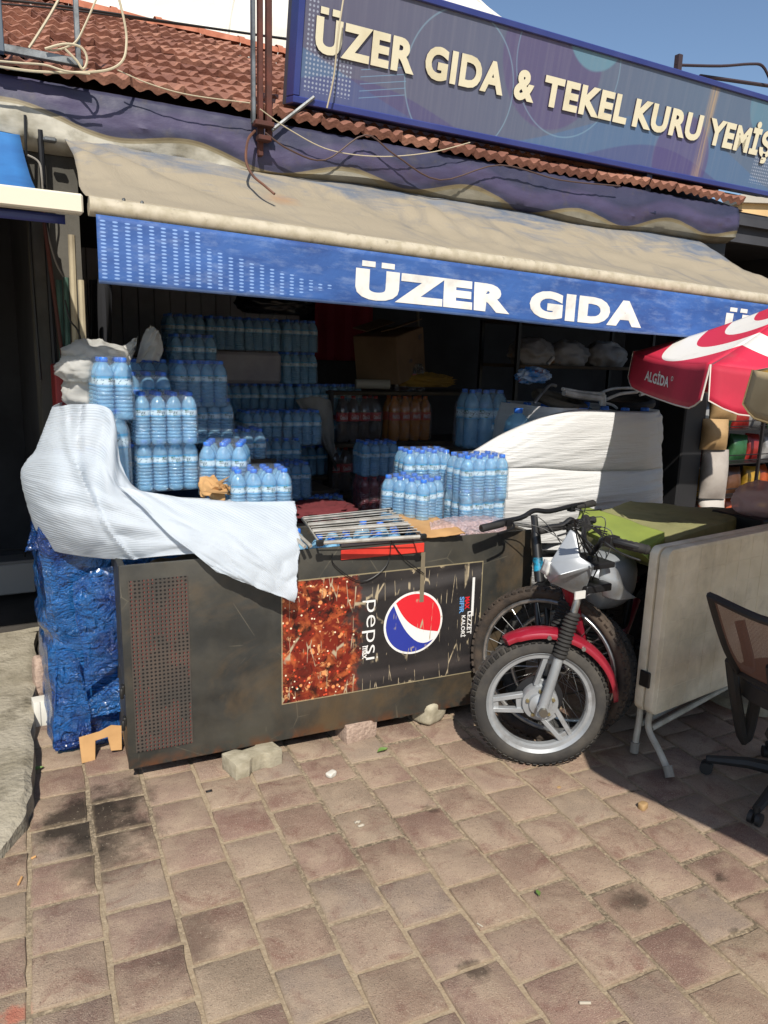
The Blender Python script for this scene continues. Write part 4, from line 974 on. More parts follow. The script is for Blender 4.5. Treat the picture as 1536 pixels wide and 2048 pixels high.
q2 = base(763, 990, 3.98); MT['maroon'] = m_clear('maroon_drink', (.24, .04, .05), .1, .15, (.4, .1, .1)); MT['marlab'] = mat('maroon_label', rgb('#7c2630'), .4)
pack((q.x, 4.05, .725), R(-5), 4, 3, 'maroon drink bottles carrying the small dim water pack', body='maroon', lab='marlab', cap='redcap', name='maroon_drink_pack', detail=False, s=.97)
shelf('low dark crate stand under the maroon bottles', q.x-.2, q.x+.2, 3.9, 4.25, [.722], 'crate_stand')
# right-hand stack on the cooler
pack(base(981, 1004, 2.78)+Vector((0, .12, 0)), R(-3), 4, 3, 'bright twelve-bottle water pack in front of the white wrapped pallet')
pack(base(978, 1070, 2.78)+Vector((-.01, .12, 0)), R(2), 4, 3, 'water pack under the bright one beside the handlebars')
pack(base(876, 990, 3.02)+Vector((-.02, .12, 0)), R(-10), 4, 3, 'water pack on the right stack with its left half shaded')
pack(base(868, 1050, 2.84)+Vector((-.05, .12, 0)), R(28), 3, 4, 'water pack in torn film standing on tan cardboard', s=1.0)
# loose large bottles in the trough
for i, (px, py, Y) in enumerate(((632, 1078, 2.80), (664, 1092, 2.76), (690, 1068, 2.86), (712, 1090, 2.76), (738, 1072, 2.84), (760, 1085, 2.76), (784, 1078, 2.82), (806, 1090, 2.76), (826, 1078, 2.82), (655, 1052, 2.96), (720, 1048, 2.98), (780, 1055, 2.98), (606, 1062, 2.92))):
    q = atY(px, py, max(Y, 2.80)); me, mc, ml, r, h = bottle_meshes('large')
    t = thing('water_bottle', 'loose large water bottle lying in the cooler trough under the rack', 'bottle', (q.x, q.y, .575+random.uniform(-.005, .02)), random.uniform(0, 6), 'loose bottles in the cooler trough')
    t.rotation_euler = (random.uniform(-.2, .02), random.uniform(-.12, .12), 0)
    link('bottle_body', me, t); link('cap', mc, t); link('label', ml, t)
b = MB(); b.box((CL/2, CD/2, .49), (CL-.08, CD-.07, .02)); b.build('inner_shelf', MT['blacksteel'], cooler, smooth=False)
# cardboard sheets
fl = patch([[atZ(786, 1022, .94), atZ(860, 1030, .93)], [atZ(826, 1062, .915), atZ(905, 1050, .92)], [atZ(850, 1078, .89), atZ(930, 1068, .905)]])
link('cardboard_sheet', sheet('cardboard_sheet', 10, 14, lambda u, v: fl(u, v)+Vector((0, 0, .006*nz((u*5, v*5, 0)))), MT['cardb'], .005), label='flat tan cardboard sheet under the right-hand bottle packs', cat='cardboard')
pf = patch([[atY(858, 1046, 2.77), atY(900, 1035, 2.83), atY(960, 1032, 2.83), atY(1010, 1038, 2.8)], [atY(860, 1056, 2.70), atY(905, 1046, 2.71), atY(960, 1042, 2.69), atY(1012, 1042, 2.69)], [atY(864, 1076, 2.685), atY(905, 1073, 2.675), atY(960, 1069, 2.67), atY(1012, 1064, 2.66)]])
MT['pinkfilm'] = m_film('pinkish_film', (.85, .6, .56), .45, .12, 26, 1.0)
link('plastic_film', sheet('plastic_film', 40, 16, lambda u, v: pf(u, v)+Vector((0, -.004, .012*abs(nz((u*9, v*6, 2)))+.006*nz((u*25, v*16, 0)))), MT['pinkfilm'], 0), label='crumpled pinkish plastic film on the cooler rim', cat='film')
cb = patch([[atY(398, 985, 2.96), atY(400, 958, 2.98), atY(428, 955, 3.0)], [atY(415, 992, 2.93), atY(425, 968, 2.93), atY(445, 968, 2.97)], [atY(445, 1000, 2.92), atY(455, 978, 2.92), atY(468, 988, 2.95)]])
link('torn_cardboard', sheet('torn_cardboard', 18, 18, lambda u, v: cb(u, v)+Vector((0, -.03*abs(nz((u*4, v*4, 5))), .02*nz((u*6, v*5, 1)))), MT['cardb'], .004), label='torn crumpled cardboard beside the nine-bottle pack', cat='cardboard')

# ---- drying rack lying on the cooler
rk = thing('drying_rack', 'folded chrome clothes drying rack lying across the cooler trough', 'drying rack')
MT['chrome'] = mat('worn_chrome', rgb('#b9b6ae'), .3, metal=.25, c2=rgb('#9a958b'), sc_=20, bump=.1, bs=60)
Pk = {n: atZ(x, y, z) for n, (x, y, z) in dict(fl=(640, 1086, .925), fr=(846, 1055+18, .93), bl=(605, 1038, .985), br=(778, 1020, .985)).items()}
r_ = .0085
b = MB(); b.tube([Pk['fl'], Pk['fr'], Pk['br'], Pk['bl']], r_, 8, closed=True); b.build('outer_frame', MT['chrome'], rk)
def lr(a, t): return Pk['fl'].lerp(Pk['bl'], t) if a == 0 else Pk['fr'].lerp(Pk['br'], t)
for t_ in (.42, .72):
    b = MB(); b.tube([lr(0, t_)+Vector((0, 0, .004)), lr(1, t_)+Vector((0, 0, .004))], .007, 8); b.build('cross_tube', MT['chrome'], rk)
for i in range(11):
    t_ = .08+i*.088; b = MB(); b.tube([lr(0, t_)+Vector((0, 0, .012)), lr(1, t_)+Vector((0, 0, .012))], .0022, 5); b.build('wire_rod', MT['chrome'], rk)
for d_ in ((.03, .02), (.055, .05)):
    b = MB(); b.tube([Pk['fl']+Vector((-d_[0], .02, -.015)), Pk['bl']+Vector((-d_[0]-.03, .02, -.02))], .0075, 8); b.build('folded_leg', MT['chrome'], rk)
for q in (Pk['fl'], Pk['fr'], Pk['br']):
    b = MB(); b.box(tuple(q), (.03, .02, .022)); b.build('plastic_joint', MT['blkcap'], rk, bevel=.004)

# ================================================================== foam sheet
def m_foam(name, rib, dirx=(0, 1), base_='#dde4ea', tr=.4, see=.27):
    m, nt, P, nd, ln = nodes(name); k = N(nt); u, v, _ = k.xyz(k.tc('UV')); p = k.pos()
    P.inputs['Base Color'].default_value = (*rgb(base_), 1); P.inputs['Roughness'].default_value = .55
    t = k.n('BsdfTranslucent'); t.inputs[0].default_value = (*rgb(base_), 1); mx = k.n('MixShader'); mx.inputs[0].default_value = tr
    ln.new(P.outputs[0], mx.inputs[1]); ln.new(t.outputs[0], mx.inputs[2])
    tp = k.n('BsdfTransparent'); m2 = k.n('MixShader'); m2.inputs[0].default_value = see; ln.new(mx.outputs[0], m2.inputs[1]); ln.new(tp.outputs[0], m2.inputs[2])
    ln.new(m2.outputs[0], nd['Material Output'].inputs[0])
    ph = k.m('ADD', k.m('ADD', k.m('MULTIPLY', u, dirx[0]), k.m('MULTIPLY', v, dirx[1])), k.m('MULTIPLY', k.noise(k.tc('UV'), 3, 3), .03))
    s_ = k.m('SINE', k.m('MULTIPLY', ph, rib*2*math.pi))
    h = k.m('ADD', k.m('MULTIPLY', s_, k.ramp(k.noise(k.tc('UV'), 5, 3), .3, .7, .25, .6)), k.m('MULTIPLY', k.noise(p, 220, 2), .25))
    h = k.m('ADD', h, k.m('MULTIPLY', k.m('ABSOLUTE', k.m('SUBTRACT', k.noise(p, 7, 4, .6, 1.2), .5)), -3.5)); nr = k.bump(h, .34, .005); k.put(P.inputs['Normal'], nr); k.put(t.inputs['Normal'], nr); return m
rows = [
 [(108,815,3.18),(165,808,3.06),(224,826,3.01),(243,930,2.99),(290,984,2.96),(430,997,2.93),(585,1003,2.9)],
 [(75,900,3.2),(130,890,3.04),(205,905,2.97),(242,975,2.93),(310,1006,2.89),(440,1015,2.87),(586,1012,2.88)],
 [(46,945,3.25),(110,960,3.0),(190,980,2.93),(250,1010,2.88),(330,1030,2.84),(450,1040,2.81),(587,1035,2.82)],
 [(58,1015,3.27),(110,1040,3.0),(190,1060,2.91),(260,1068,2.85),(340,1075,2.79),(460,1070,2.76),(588,1065,2.77)],
 [(85,1092,3.25),(135,1107,3.07),(200,1115,2.98),(260,1117,2.88),(340,1111,2.77),(465,1101,2.74),(588,1092,2.73)]]
rows3 = [[atY(*c) for c in r] for r in rows]
rows3 = [[r[0]+Vector((.10, .45, 0)), r[0]+Vector((.02, .14, 0))]+r for r in rows3]
fm = patch(rows3)
def foam_fn(u, v):
    p = fm(u, v); a = .012*math.sin(v*34+u*5+3*nz((u*3, v*3, 0)))*(.4+.6*nz((u*2, v*2, 4))**2)
    f1 = .03*math.exp(-((u-.36-.2*v)/.02)**2)*(1-v)+.022*abs(nz((u*7-v*3, v*4+u*3, 6)))+.016*math.exp(-((u-.30-.34*v)/.012)**2)-.02*math.exp(-((u-.46-.1*v)/.03)**2)*v*(1-v)*3
    return p+Vector((.002*nz((u*30, v*40, 0)), -a*.7-f1+.008*nz((u*14, v*9, 1)), a*.4))
fo = thing('foam_sheet', 'white ribbed packing foam draped over the bottle pile and cooler corner', 'foam sheet', (.5, 2.95, 0)); foi = Matrix.Translation(-Vector((.5, 2.95, 0)))
o = link('wrapped_layer', sheet('wrapped_layer', 110, 90, foam_fn, m_foam('foam_ribbed', 64, see=.30), .0015, uv=lambda u, v: (u, v)), fo); o.matrix_parent_inverse = foi
fr_ = [[(238,972,2.90),(330,990,2.88),(470,1003,2.87),(588,1002,2.86)], [(290,1020,2.82),(370,1040,2.79),(480,1045,2.76),(593,1050,2.76)],
       [(345,1075,2.745),(420,1085,2.715),(500,1090,2.70),(597,1096,2.685)], [(395,1112,2.70),(455,1130,2.675),(530,1140,2.645),(592,1150,2.635)], [(432,1143,2.675),(490,1165,2.645),(545,1187,2.62),(588,1204,2.61)]]
ff = patch([[atY(*c) for c in r] for r in fr_])
def flap_fn(u, v):
    p = ff(u, v); w = .010*math.sin(u*9+v*13)*(.3+v)*.6+.010*nz((u*6, v*6, 2))+.014*abs(nz((u*5-v*4, v*3+u*2, 9)))
    ed = (.008*nz((v*14, u*2, 7))+.005*nz((v*47, u*2, 3)))*max(0, (u-.9)/.1)-.012*max(0, v-.9)*10*nz((u*12, 3, 1))*.4
    return p+Vector((ed, -.006-abs(w), w*.3))
o = link('hanging_flap', sheet('hanging_flap', 60, 60, flap_fn, m_foam('foam_flap', 44, (-.75, .75)), .0015, uv=lambda u, v: (u, v)), fo); o.matrix_parent_inverse = foi
# crumpled bags above it
def crumple(c, rad, seed, n=(48, 30), amp=.35, f=3.2, flat=True):
    b = MB(); c = Vector(c)
    def fn(u, v):
        d = Vector((math.cos(u*2*math.pi)*math.sin(v*math.pi), math.sin(u*2*math.pi)*math.sin(v*math.pi), math.cos(v*math.pi)))
        r1 = 1-abs(nz(d, f, seed))*1.6; r2 = 1-abs(nz(d, f*2.3, seed+3))*1.6
        k = 1+amp*(r1-.6)+amp*.45*(r2-.6)
        z = d.z*rad[2]*k
        if flat and z < -rad[2]*.75: z = -rad[2]*.75
        return c+Vector((d.x*rad[0]*k, d.y*rad[1]*k, z))
    b.grid(n[0], n[1], fn, close_u=True); return b
MT['bagwhite'] = m_foam('white_bag_plastic', 3, base_='#d9d8d2', tr=.4)
bg = thing('plastic_bag_heap', 'crumpled white plastic bags heaped on the pile beside the post', 'plastic bags')
for c_, rad, sd in ((atY(190, 715, 3.35), (.13, .1, .07), 2), (atY(160, 740, 3.3), (.09, .08, .06), 5), (atY(178, 785, 3.34), (.1, .08, .08), 8)):
    crumple(c_, rad, sd, amp=.26, f=1.5).build('bag', MT['bagwhite'], bg, ang=180)
for pts in ([[(215, 700, 3.35), (250, 690, 3.36), (275, 672, 3.38)], [(225, 720, 3.33), (255, 715, 3.34), (272, 688, 3.36)], [(240, 735, 3.33), (258, 730, 3.33), (262, 712, 3.34)]],
            [[(272, 728, 3.5), (283, 680, 3.5), (300, 650, 3.5)], [(290, 720, 3.46), (302, 685, 3.46), (315, 660, 3.48)], [(318, 722, 3.48), (326, 700, 3.48), (322, 675, 3.5)]]):
    g = patch([[atY(*c) for c in r] for r in pts]); bg_o = link('loose_fold', sheet('loose_fold', 16, 16, lambda u, v: g(u, v)+Vector((0, .02*nz((u*5, v*5, 3)), .008*nz((u*7, v*6, 1)))), MT['bagwhite'], .001), bg)
boxthing('red_crate', tuple(atY(135, 835, 3.45)+Vector((.06, .1, -.02))), (.2, .18, .24), mat('red_plastic_crate', rgb('#8e2a2a'), .5, c2=rgb('#74201f'), sc_=6), 'plain red box half hidden under the white bags', 'box')

# ================================================================== blue film stack left of the cooler
MT['bluefilm'] = m_clear('blue_stretch_film', (.006, .05, .22), .2, .16, (.04, .3, .7))
k = N(MT['bluefilm'].node_tree); Pn = MT['bluefilm'].node_tree.nodes['Principled BSDF']
pp = k.pos(); hh = k.m('ADD', k.noise(k.scale(pp, 1, 1, 2.4), 24, 5, .65, 2.5), k.m('MULTIPLY', k.noise(pp, 70, 3, .6, 1.5), .4)); hh = k.m('ADD', k.m('MULTIPLY', k.m('ABSOLUTE', k.m('SUBTRACT', k.noise(k.scale(pp, 1, 1, 1.6), 8, 4, .6, 1.8), .5)), -3.0), k.m('MULTIPLY', k.m('ABSOLUTE', k.m('SUBTRACT', k.noise(pp, 27, 3, .55, 1.2), .5)), -1.0)); k.put(Pn.inputs['Normal'], k.bump(hh, 1.0, .035)); Pn.inputs['Coat Roughness'].default_value = .2; Pn.inputs['Coat Weight'].default_value = 1
k.put(Pn.inputs['Base Color'], k.mix(k.ramp(k.noise(pp, 4, 4), .42, .6), (.006, .04, .19), (.014, .13, .40)))
bs = thing('wrapped_bottle_stack', 'stack of bottles wrapped in shiny blue film beside the black cooler', 'bottle stack', (.5, 3.4, 0)); bsi = Matrix.Translation(-Vector((.5, 3.4, 0)))
W0, W1, D0, D1 = .185, 1.0, 3.15, 3.85
def stk_fn(u, v):
    per = [(W0+.03, D0), (W0+.2, D0-.015), (.6, D0-.01), (W1, D0), (W1, D1), (.6, D1), (W0, D1), (W0, 3.6), (W0-.01, 3.3), (W0+.0, D0+.03)]
    n = len(per); x = u*n; i = int(x) % n; f = x-int(x); a, c_ = per[i], per[(i+1) % n]
    z = 1.02*(1-v)
    q = Vector((a[0]+(c_[0]-a[0])*f, a[1]+(c_[1]-a[1])*f, z))
    pin = .02*math.exp(-((z-.47)/.03)**2); q += Vector((.5-q.x, 3.4-q.y, 0)).normalized()*(pin+.022*nz(q, 9, 1)+.012*nz((q.x*3, q.y*3, q.z*9), 2, 3))
    if v > .97: q.y -= .02; q.x -= .008
    return q
b = MB(); b.grid(100, 60, stk_fn, close_u=True); o = b.build('stretch_film', MT['bluefilm'], bs, ang=70); o.matrix_parent_inverse = bsi
def swag(pts, nm):
    g = patch([[atY(*c) for c in r] for r in pts]); o = link(nm, sheet(nm, 34, 34, lambda u, v: g(u, v)+Vector((.006*nz((u*9, v*9, 1)), -.012*abs(nz((u*4, v*5, 3)))-.008*nz((u*13, v*11, 5)), .006*nz((u*9, v*8, 2)))), MT['bluefilm'], 0), bs); o.matrix_parent_inverse = bsi
swag([[(145, 1165, 3.08), (190, 1140, 3.06), (240, 1130, 3.04)], [(150, 1230, 3.06), (195, 1200, 3.03), (245, 1190, 3.02)], [(165, 1300, 3.06), (205, 1280, 3.03), (250, 1260, 3.03)], [(170, 1385, 3.07), (215, 1345, 3.05), (250, 1320, 3.05)]], 'film_swag')
swag([[(110, 1300, 3.13), (150, 1310, 3.1), (172, 1385, 3.08)], [(108, 1400, 3.12), (150, 1400, 3.1), (180, 1420, 3.08)], [(108, 1480, 3.10), (150, 1470, 3.08), (182, 1462, 3.07)], [(110, 1503, 3.09), (150, 1492, 3.07), (184, 1478, 3.07)]], 'film_swag')
swag([[(176, 1400, 3.1), (215, 1370, 3.08), (245, 1350, 3.06)], [(178, 1420, 3.1), (222, 1400, 3.08), (246, 1390, 3.06)], [(182, 1435, 3.1), (225, 1425, 3.08), (248, 1420, 3.06)]], 'film_swag')
swag([[(66, 1042, 3.4), (76, 1050, 3.36), (84, 1065, 3.32)], [(58, 1075, 3.4), (70, 1080, 3.36), (82, 1088, 3.32)], [(50, 1103, 3.4), (64, 1100, 3.37), (80, 1100, 3.33)]], 'film_tail')
for z in (.52, .1):
    me, mc, ml, r, h = bottle_meshes('large')
    for i in range(2):
        o = link('bottle', me, bs, M=Matrix.Translation((W0+.1+i*.11-.5, 3.235-3.4, z)) @ Matrix.Scale(1.25, 4)); link('cap', mc, o); link('label', ml, o)
b = MB(); b.box((.1, .03, .5), (.66, .5, .98)); b.build('inner_cartons', mat('dim_cartons', rgb('#1e3a5c'), .7), bs, smooth=False)
# ================================================================== white wrapped pallet of jugs
def m_wrap():
    m, nt, P, nd, ln = nodes('white_stretch_wrap'); k = N(nt); p = k.pos()
    P.inputs['Base Color'].default_value = (*rgb('#d6d6d4'), 1); P.inputs['Roughness'].default_value = .32
    x, y, z = k.xyz(p); w = k.noise(k.scale(p, 1.1, 1.1, 15), 2.6, 5, .6, 1.2); w2 = k.noise(k.scale(p, 2, 2, 40), 3, 4, .6, .8)
    nr = k.bump(k.m('ADD', w, k.m('MULTIPLY', w2, .5)), .45, .02); k.put(P.inputs['Normal'], nr)
    t = k.n('BsdfTranslucent'); t.inputs[0].default_value = (*rgb('#d6d6d4'), 1); k.put(t.inputs['Normal'], nr)
    mx = k.n('MixShader'); mx.inputs[0].default_value = .18; ln.new(P.outputs[0], mx.inputs[1]); ln.new(t.outputs[0], mx.inputs[2])
    ln.new(mx.outputs[0], nd['Material Output'].inputs[0]); return m
MT['wrap'] = m_wrap()
PX0, PX1, PY0, PY1 = 2.80, 3.70, 3.20, 4.05
pal = thing('wrapped_pallet', 'white film-wrapped pallet of big water jugs behind the bicycles', 'pallet', (3.25, 3.6, 0)); pin_ = Matrix.Translation(-Vector((3.25, 3.6, 0)))
def PL(o): o.matrix_parent_inverse = pin_; return o
def wrap_fn(u, v):
    z = 1.385-v*1.27; a = 2*math.pi*u; c, s = math.cos(a), math.sin(a); e = .28
    hx, hy = (PX1-PX0)/2, (PY1-PY0)/2
    x = math.copysign(abs(c)**e, c); y = math.copysign(abs(s)**e, s)
    bulge = 1.0
    for zs in (1.04, .68, .32): bulge -= .075*math.exp(-((z-zs)/.03)**2)
    for zc in (1.21, .86, .5): bulge += .035*math.exp(-((z-zc)/.11)**2)
    bulge -= .03*max(0, (z-1.34)/.045)
    q = Vector((3.25+x*hx*bulge, 3.625+y*hy*bulge, z))
    q += Vector((x, y, 0))*(.004*nz((q.x*1.6+q.y, q.y*1.6, q.z*14), 1.7, 2)+.010*nz((q.x*2, q.y*2, q.z*2), 1.2, 5))
    q.z += .012*math.sin(q.x*5) if v < .02 else 0
    return q
b = MB(); b.grid(150, 110, wrap_fn, close_u=True); PL(b.build('stretch_wrap', MT['wrap'], pal, ang=70))
wf = patch([[atY(x, y, Y) for x, y, Y in r] for r in (
 ((1318, 823, 3.22), (1235, 821, 3.2), (1150, 819, 3.2), (1075, 836, 3.23), (1000, 868, 3.3), (935, 906, 3.36)),
 ((1325, 935, 3.22), (1235, 939, 3.2), (1150, 938, 3.2), (1075, 933, 3.21), (1005, 935, 3.26), (945, 945, 3.32)),
 ((1325, 1010, 3.22), (1235, 1010, 3.2), (1150, 1010, 3.2), (1075, 1010, 3.2), (1010, 1005, 3.24), (950, 1000, 3.3)),
 ((1322, 1085, 3.22), (1235, 1085, 3.2), (1150, 1085, 3.2), (1075, 1085, 3.2), (1015, 1080, 3.24), (955, 1070, 3.3)))])
def film_fn(u, v):
    p = wf(u, v); bl = math.sin(math.pi*v/.34) if v < .34 else math.sin(math.pi*min(1, (v-.34)/.5)); side = min(1, u*9)
    y = -.012*side-.06*max(0, bl)**.45*side*(1-.6*u)-.004*nz((u*2.5+v*2, v*16-u*5, 0), 1.3, 1)-.003*nz((u*4, v*44-u*12, 0), 1, 4)-.006*max(0, math.sin(v*30-u*16+2*nz((u*3, v*3, 1))))*max(0, u-.35)
    return p+Vector((0, y, 0))
PL(link('stretched_film', sheet('stretched_film', 110, 100, film_fn, MT['wrap'], .001), pal))
b = MB(); b.box((3.25, 3.625, .065), (.9, .84, .13)); PL(b.build('pallet_base', MT['shelf'], pal, smooth=False))
b = MB(); b.box((3.25, 3.63, .575), (.84, .78, .86)); PL(b.build('lower_layers', mat('pale_jugs', rgb('#9fb6c6'), .6), pal, smooth=False))
me, mc, ml, r, h = bottle_meshes('jug')
for j in range(4):
    for i in range(6 if j > 2 else 5):
        o = link('jug', me, pal, M=Matrix.Translation((2.92+i*.165-3.25-(.165 if j > 2 else 0), 3.30+j*.17-3.6, 1.005+.02)) @ Matrix.Rotation(random.uniform(0, 6), 4, 'Z')); link('cap', mc, o); link('label', ml, o)
for i, (px, py) in enumerate(((1043, 865), (1105, 858))):
    q = atY(px, py, 3.36); o = link('jug', me, pal, M=Matrix.Translation((q.x-3.25, 3.40-3.6, 1.02))); link('cap', mc, o); link('label', ml, o)
pack(tuple(atY(970, 898, 3.72)+Vector((.03, .1, 0))), R(-6), 3, 2, 'hazy blue pack of large bottles left of the white pallet', kind='large', s=1.1)
q = atY(970, 898, 3.72); shelf('dark crate carrying the pack of large bottles', q.x-.16, q.x+.22, 3.68, 4.0, [q.z-.004], 'crate_stand')

# ---- child's bicycle thrown on top
kb = thing('child_bicycle', "small white child's bicycle lying on top of the wrapped pallet", 'bicycle')
MT['kwhite'] = mat('white_frame_paint', rgb('#c2c0bc'), .4, c2=rgb('#9c9a96'), sc_=12); MT['rubber'] = mat('black_rubber', rgb('#1d1c1b'), .8, c2=rgb('#2a2826'), sc_=20, bump=.3, bs=50)
MT['dusty_rubber'] = mat('dusty_rubber', rgb('#5d564a'), .9, c2=rgb('#262422'), sc_=5, lo=.45, hi=.6, bump=.3, bs=60)
KY = 3.42
b = MB(); b.tube(curve([atY(1128, 785, KY), atY(1160, 792, KY), atY(1205, 797, KY)], 10), .020, 8); b.tube(curve([atY(1125, 778, KY), atY(1165, 785, KY+.03), atY(1208, 788, KY+.03)], 10), .011, 8); b.tube([atY(1205, 790, KY), atY(1205, 812, KY-.01)], .022, 10); b.build('frame', MT['kwhite'], kb)
b = MB(); b.tube(curve([atY(1203, 785, KY+.05), atY(1230, 777, KY+.1), atY(1280, 777, KY+.1), atY(1297, 784, KY+.05), atY(1280, 790, KY)], 16), .009, 8); b.tube(curve([atY(1213, 799, KY), atY(1240, 788, KY), atY(1275, 784, KY)], 10), .010, 8); b.tube(curve([atY(1210, 806, KY-.02), atY(1225, 810, KY-.03), atY(1234, 817, KY-.03)], 8), .008, 8); b.build('fork', MT['kwhite'], kb)
def ring(c, n_, Rr, r, m, nm, par, seg=36):
    n_ = n_.normalized(); a = n_.orthogonal().normalized(); b_ = n_.cross(a); mb = MB(); mb.tube([Vector(c)+a*math.cos(t)*Rr+b_*math.sin(t)*Rr for t in [2*math.pi*i/seg for i in range(seg)]], r, 8, closed=True); return mb.build(nm, m, par)
ring(atY(1130, 803, 3.5)+Vector((0, .05, 0)), Vector((.12, -.25, 1)), .15, .028, MT['dusty_rubber'], 'tyre', kb); ring(atY(1265, 806, 3.5)+Vector((0, .05, 0)), Vector((-.1, -.1, 1)), .15, .028, MT['rubber'], 'tyre', kb)
b = MB(); b.tube(curve([atY(1068, 806, 3.36), atY(1085, 785, 3.38), atY(1100, 770, 3.4), atY(1112, 772, 3.4)], 10), .010, 8); b.tube([atY(1095, 728, 3.4), atY(1106, 715, 3.4)], .012, 8); b.build('handlebar', MT['galv'], kb)
crumple(atY(1066, 752, 3.42), (.10, .06, .045), 6, amp=.5, f=1.7, flat=False).build('saddle_cover', mat('printed_blue_plastic', rgb('#1f5a94'), .35, c2=rgb('#8a9bb0'), sc_=18, dirt=rgb('#6b3230'), dirt_s=16, dirt_lo=.62, dirt_hi=.66), kb, ang=60)

# ================================================================== two-wheelers
def frame3(h):
    h = Vector((h[0], h[1], 0)).normalized(); return h, Vector((-h.y, h.x, 0))
def wheel_pts(C, h, r, n): return [Vector(C)+h*math.cos(2*math.pi*i/n)*r+Vector((0, 0, 1))*math.sin(2*math.pi*i/n)*r for i in range(n)]
MT['tyre_brown'] = mat('dusty_brown_tyre', rgb('#453a30'), .9, c2=rgb('#2c2723'), sc_=14, bump=.6, bs=60)
MT['tyre_grey'] = mat('grey_tyre', rgb('#3a3a38'), .9, c2=rgb('#282827'), sc_=14, bump=.6, bs=60)
MT['alu'] = mat('brushed_alloy', rgb('#b4b4b2'), .3, metal=.85, c2=rgb('#8f8f8d'), sc_=20); MT['bikeblack'] = mat('bike_black', rgb('#161617'), .35, spec=.6)
def knobby(C, h, Rr, w, m, par, n=64, name='tyre'):
    """tyre with rows of tread blocks"""
    h, ax = frame3(h); mb = MB(); mb.tube(wheel_pts(C, h, Rr-w*.5, 56), w*.46, 12, closed=True)
    up = Vector((0, 0, 1)); C = Vector(C)
    for i in range(n):
        t = 2*math.pi*i/n
        for k_, off in enumerate((-.36, 0, .36)):
            tt = t+(math.pi/n if k_ == 1 else 0); d = h*math.cos(tt)+up*math.sin(tt); tg = -h*math.sin(tt)+up*math.cos(tt)
            c_ = C+d*(Rr-w*(.09 if k_ == 1 else .17))+ax*w*off; s1, s2, s3 = math.pi*Rr/n*.55, w*.13, w*.10
            nrm = (d+ax*off*1.2).normalized(); sd = nrm.cross(tg)
            vs = [c_+tg*a*s1+sd*b_*s2+nrm*(e*s3) for e in (-1, 1) for a, b_ in ((-1,-1), (1,-1), (1,1), (-1,1))]
            mb.add(vs, [(4,5,6,7), (0,1,5,4), (1,2,6,5), (2,3,7,6), (3,0,4,7)])
    return mb.build(name, m, par, ang=50)
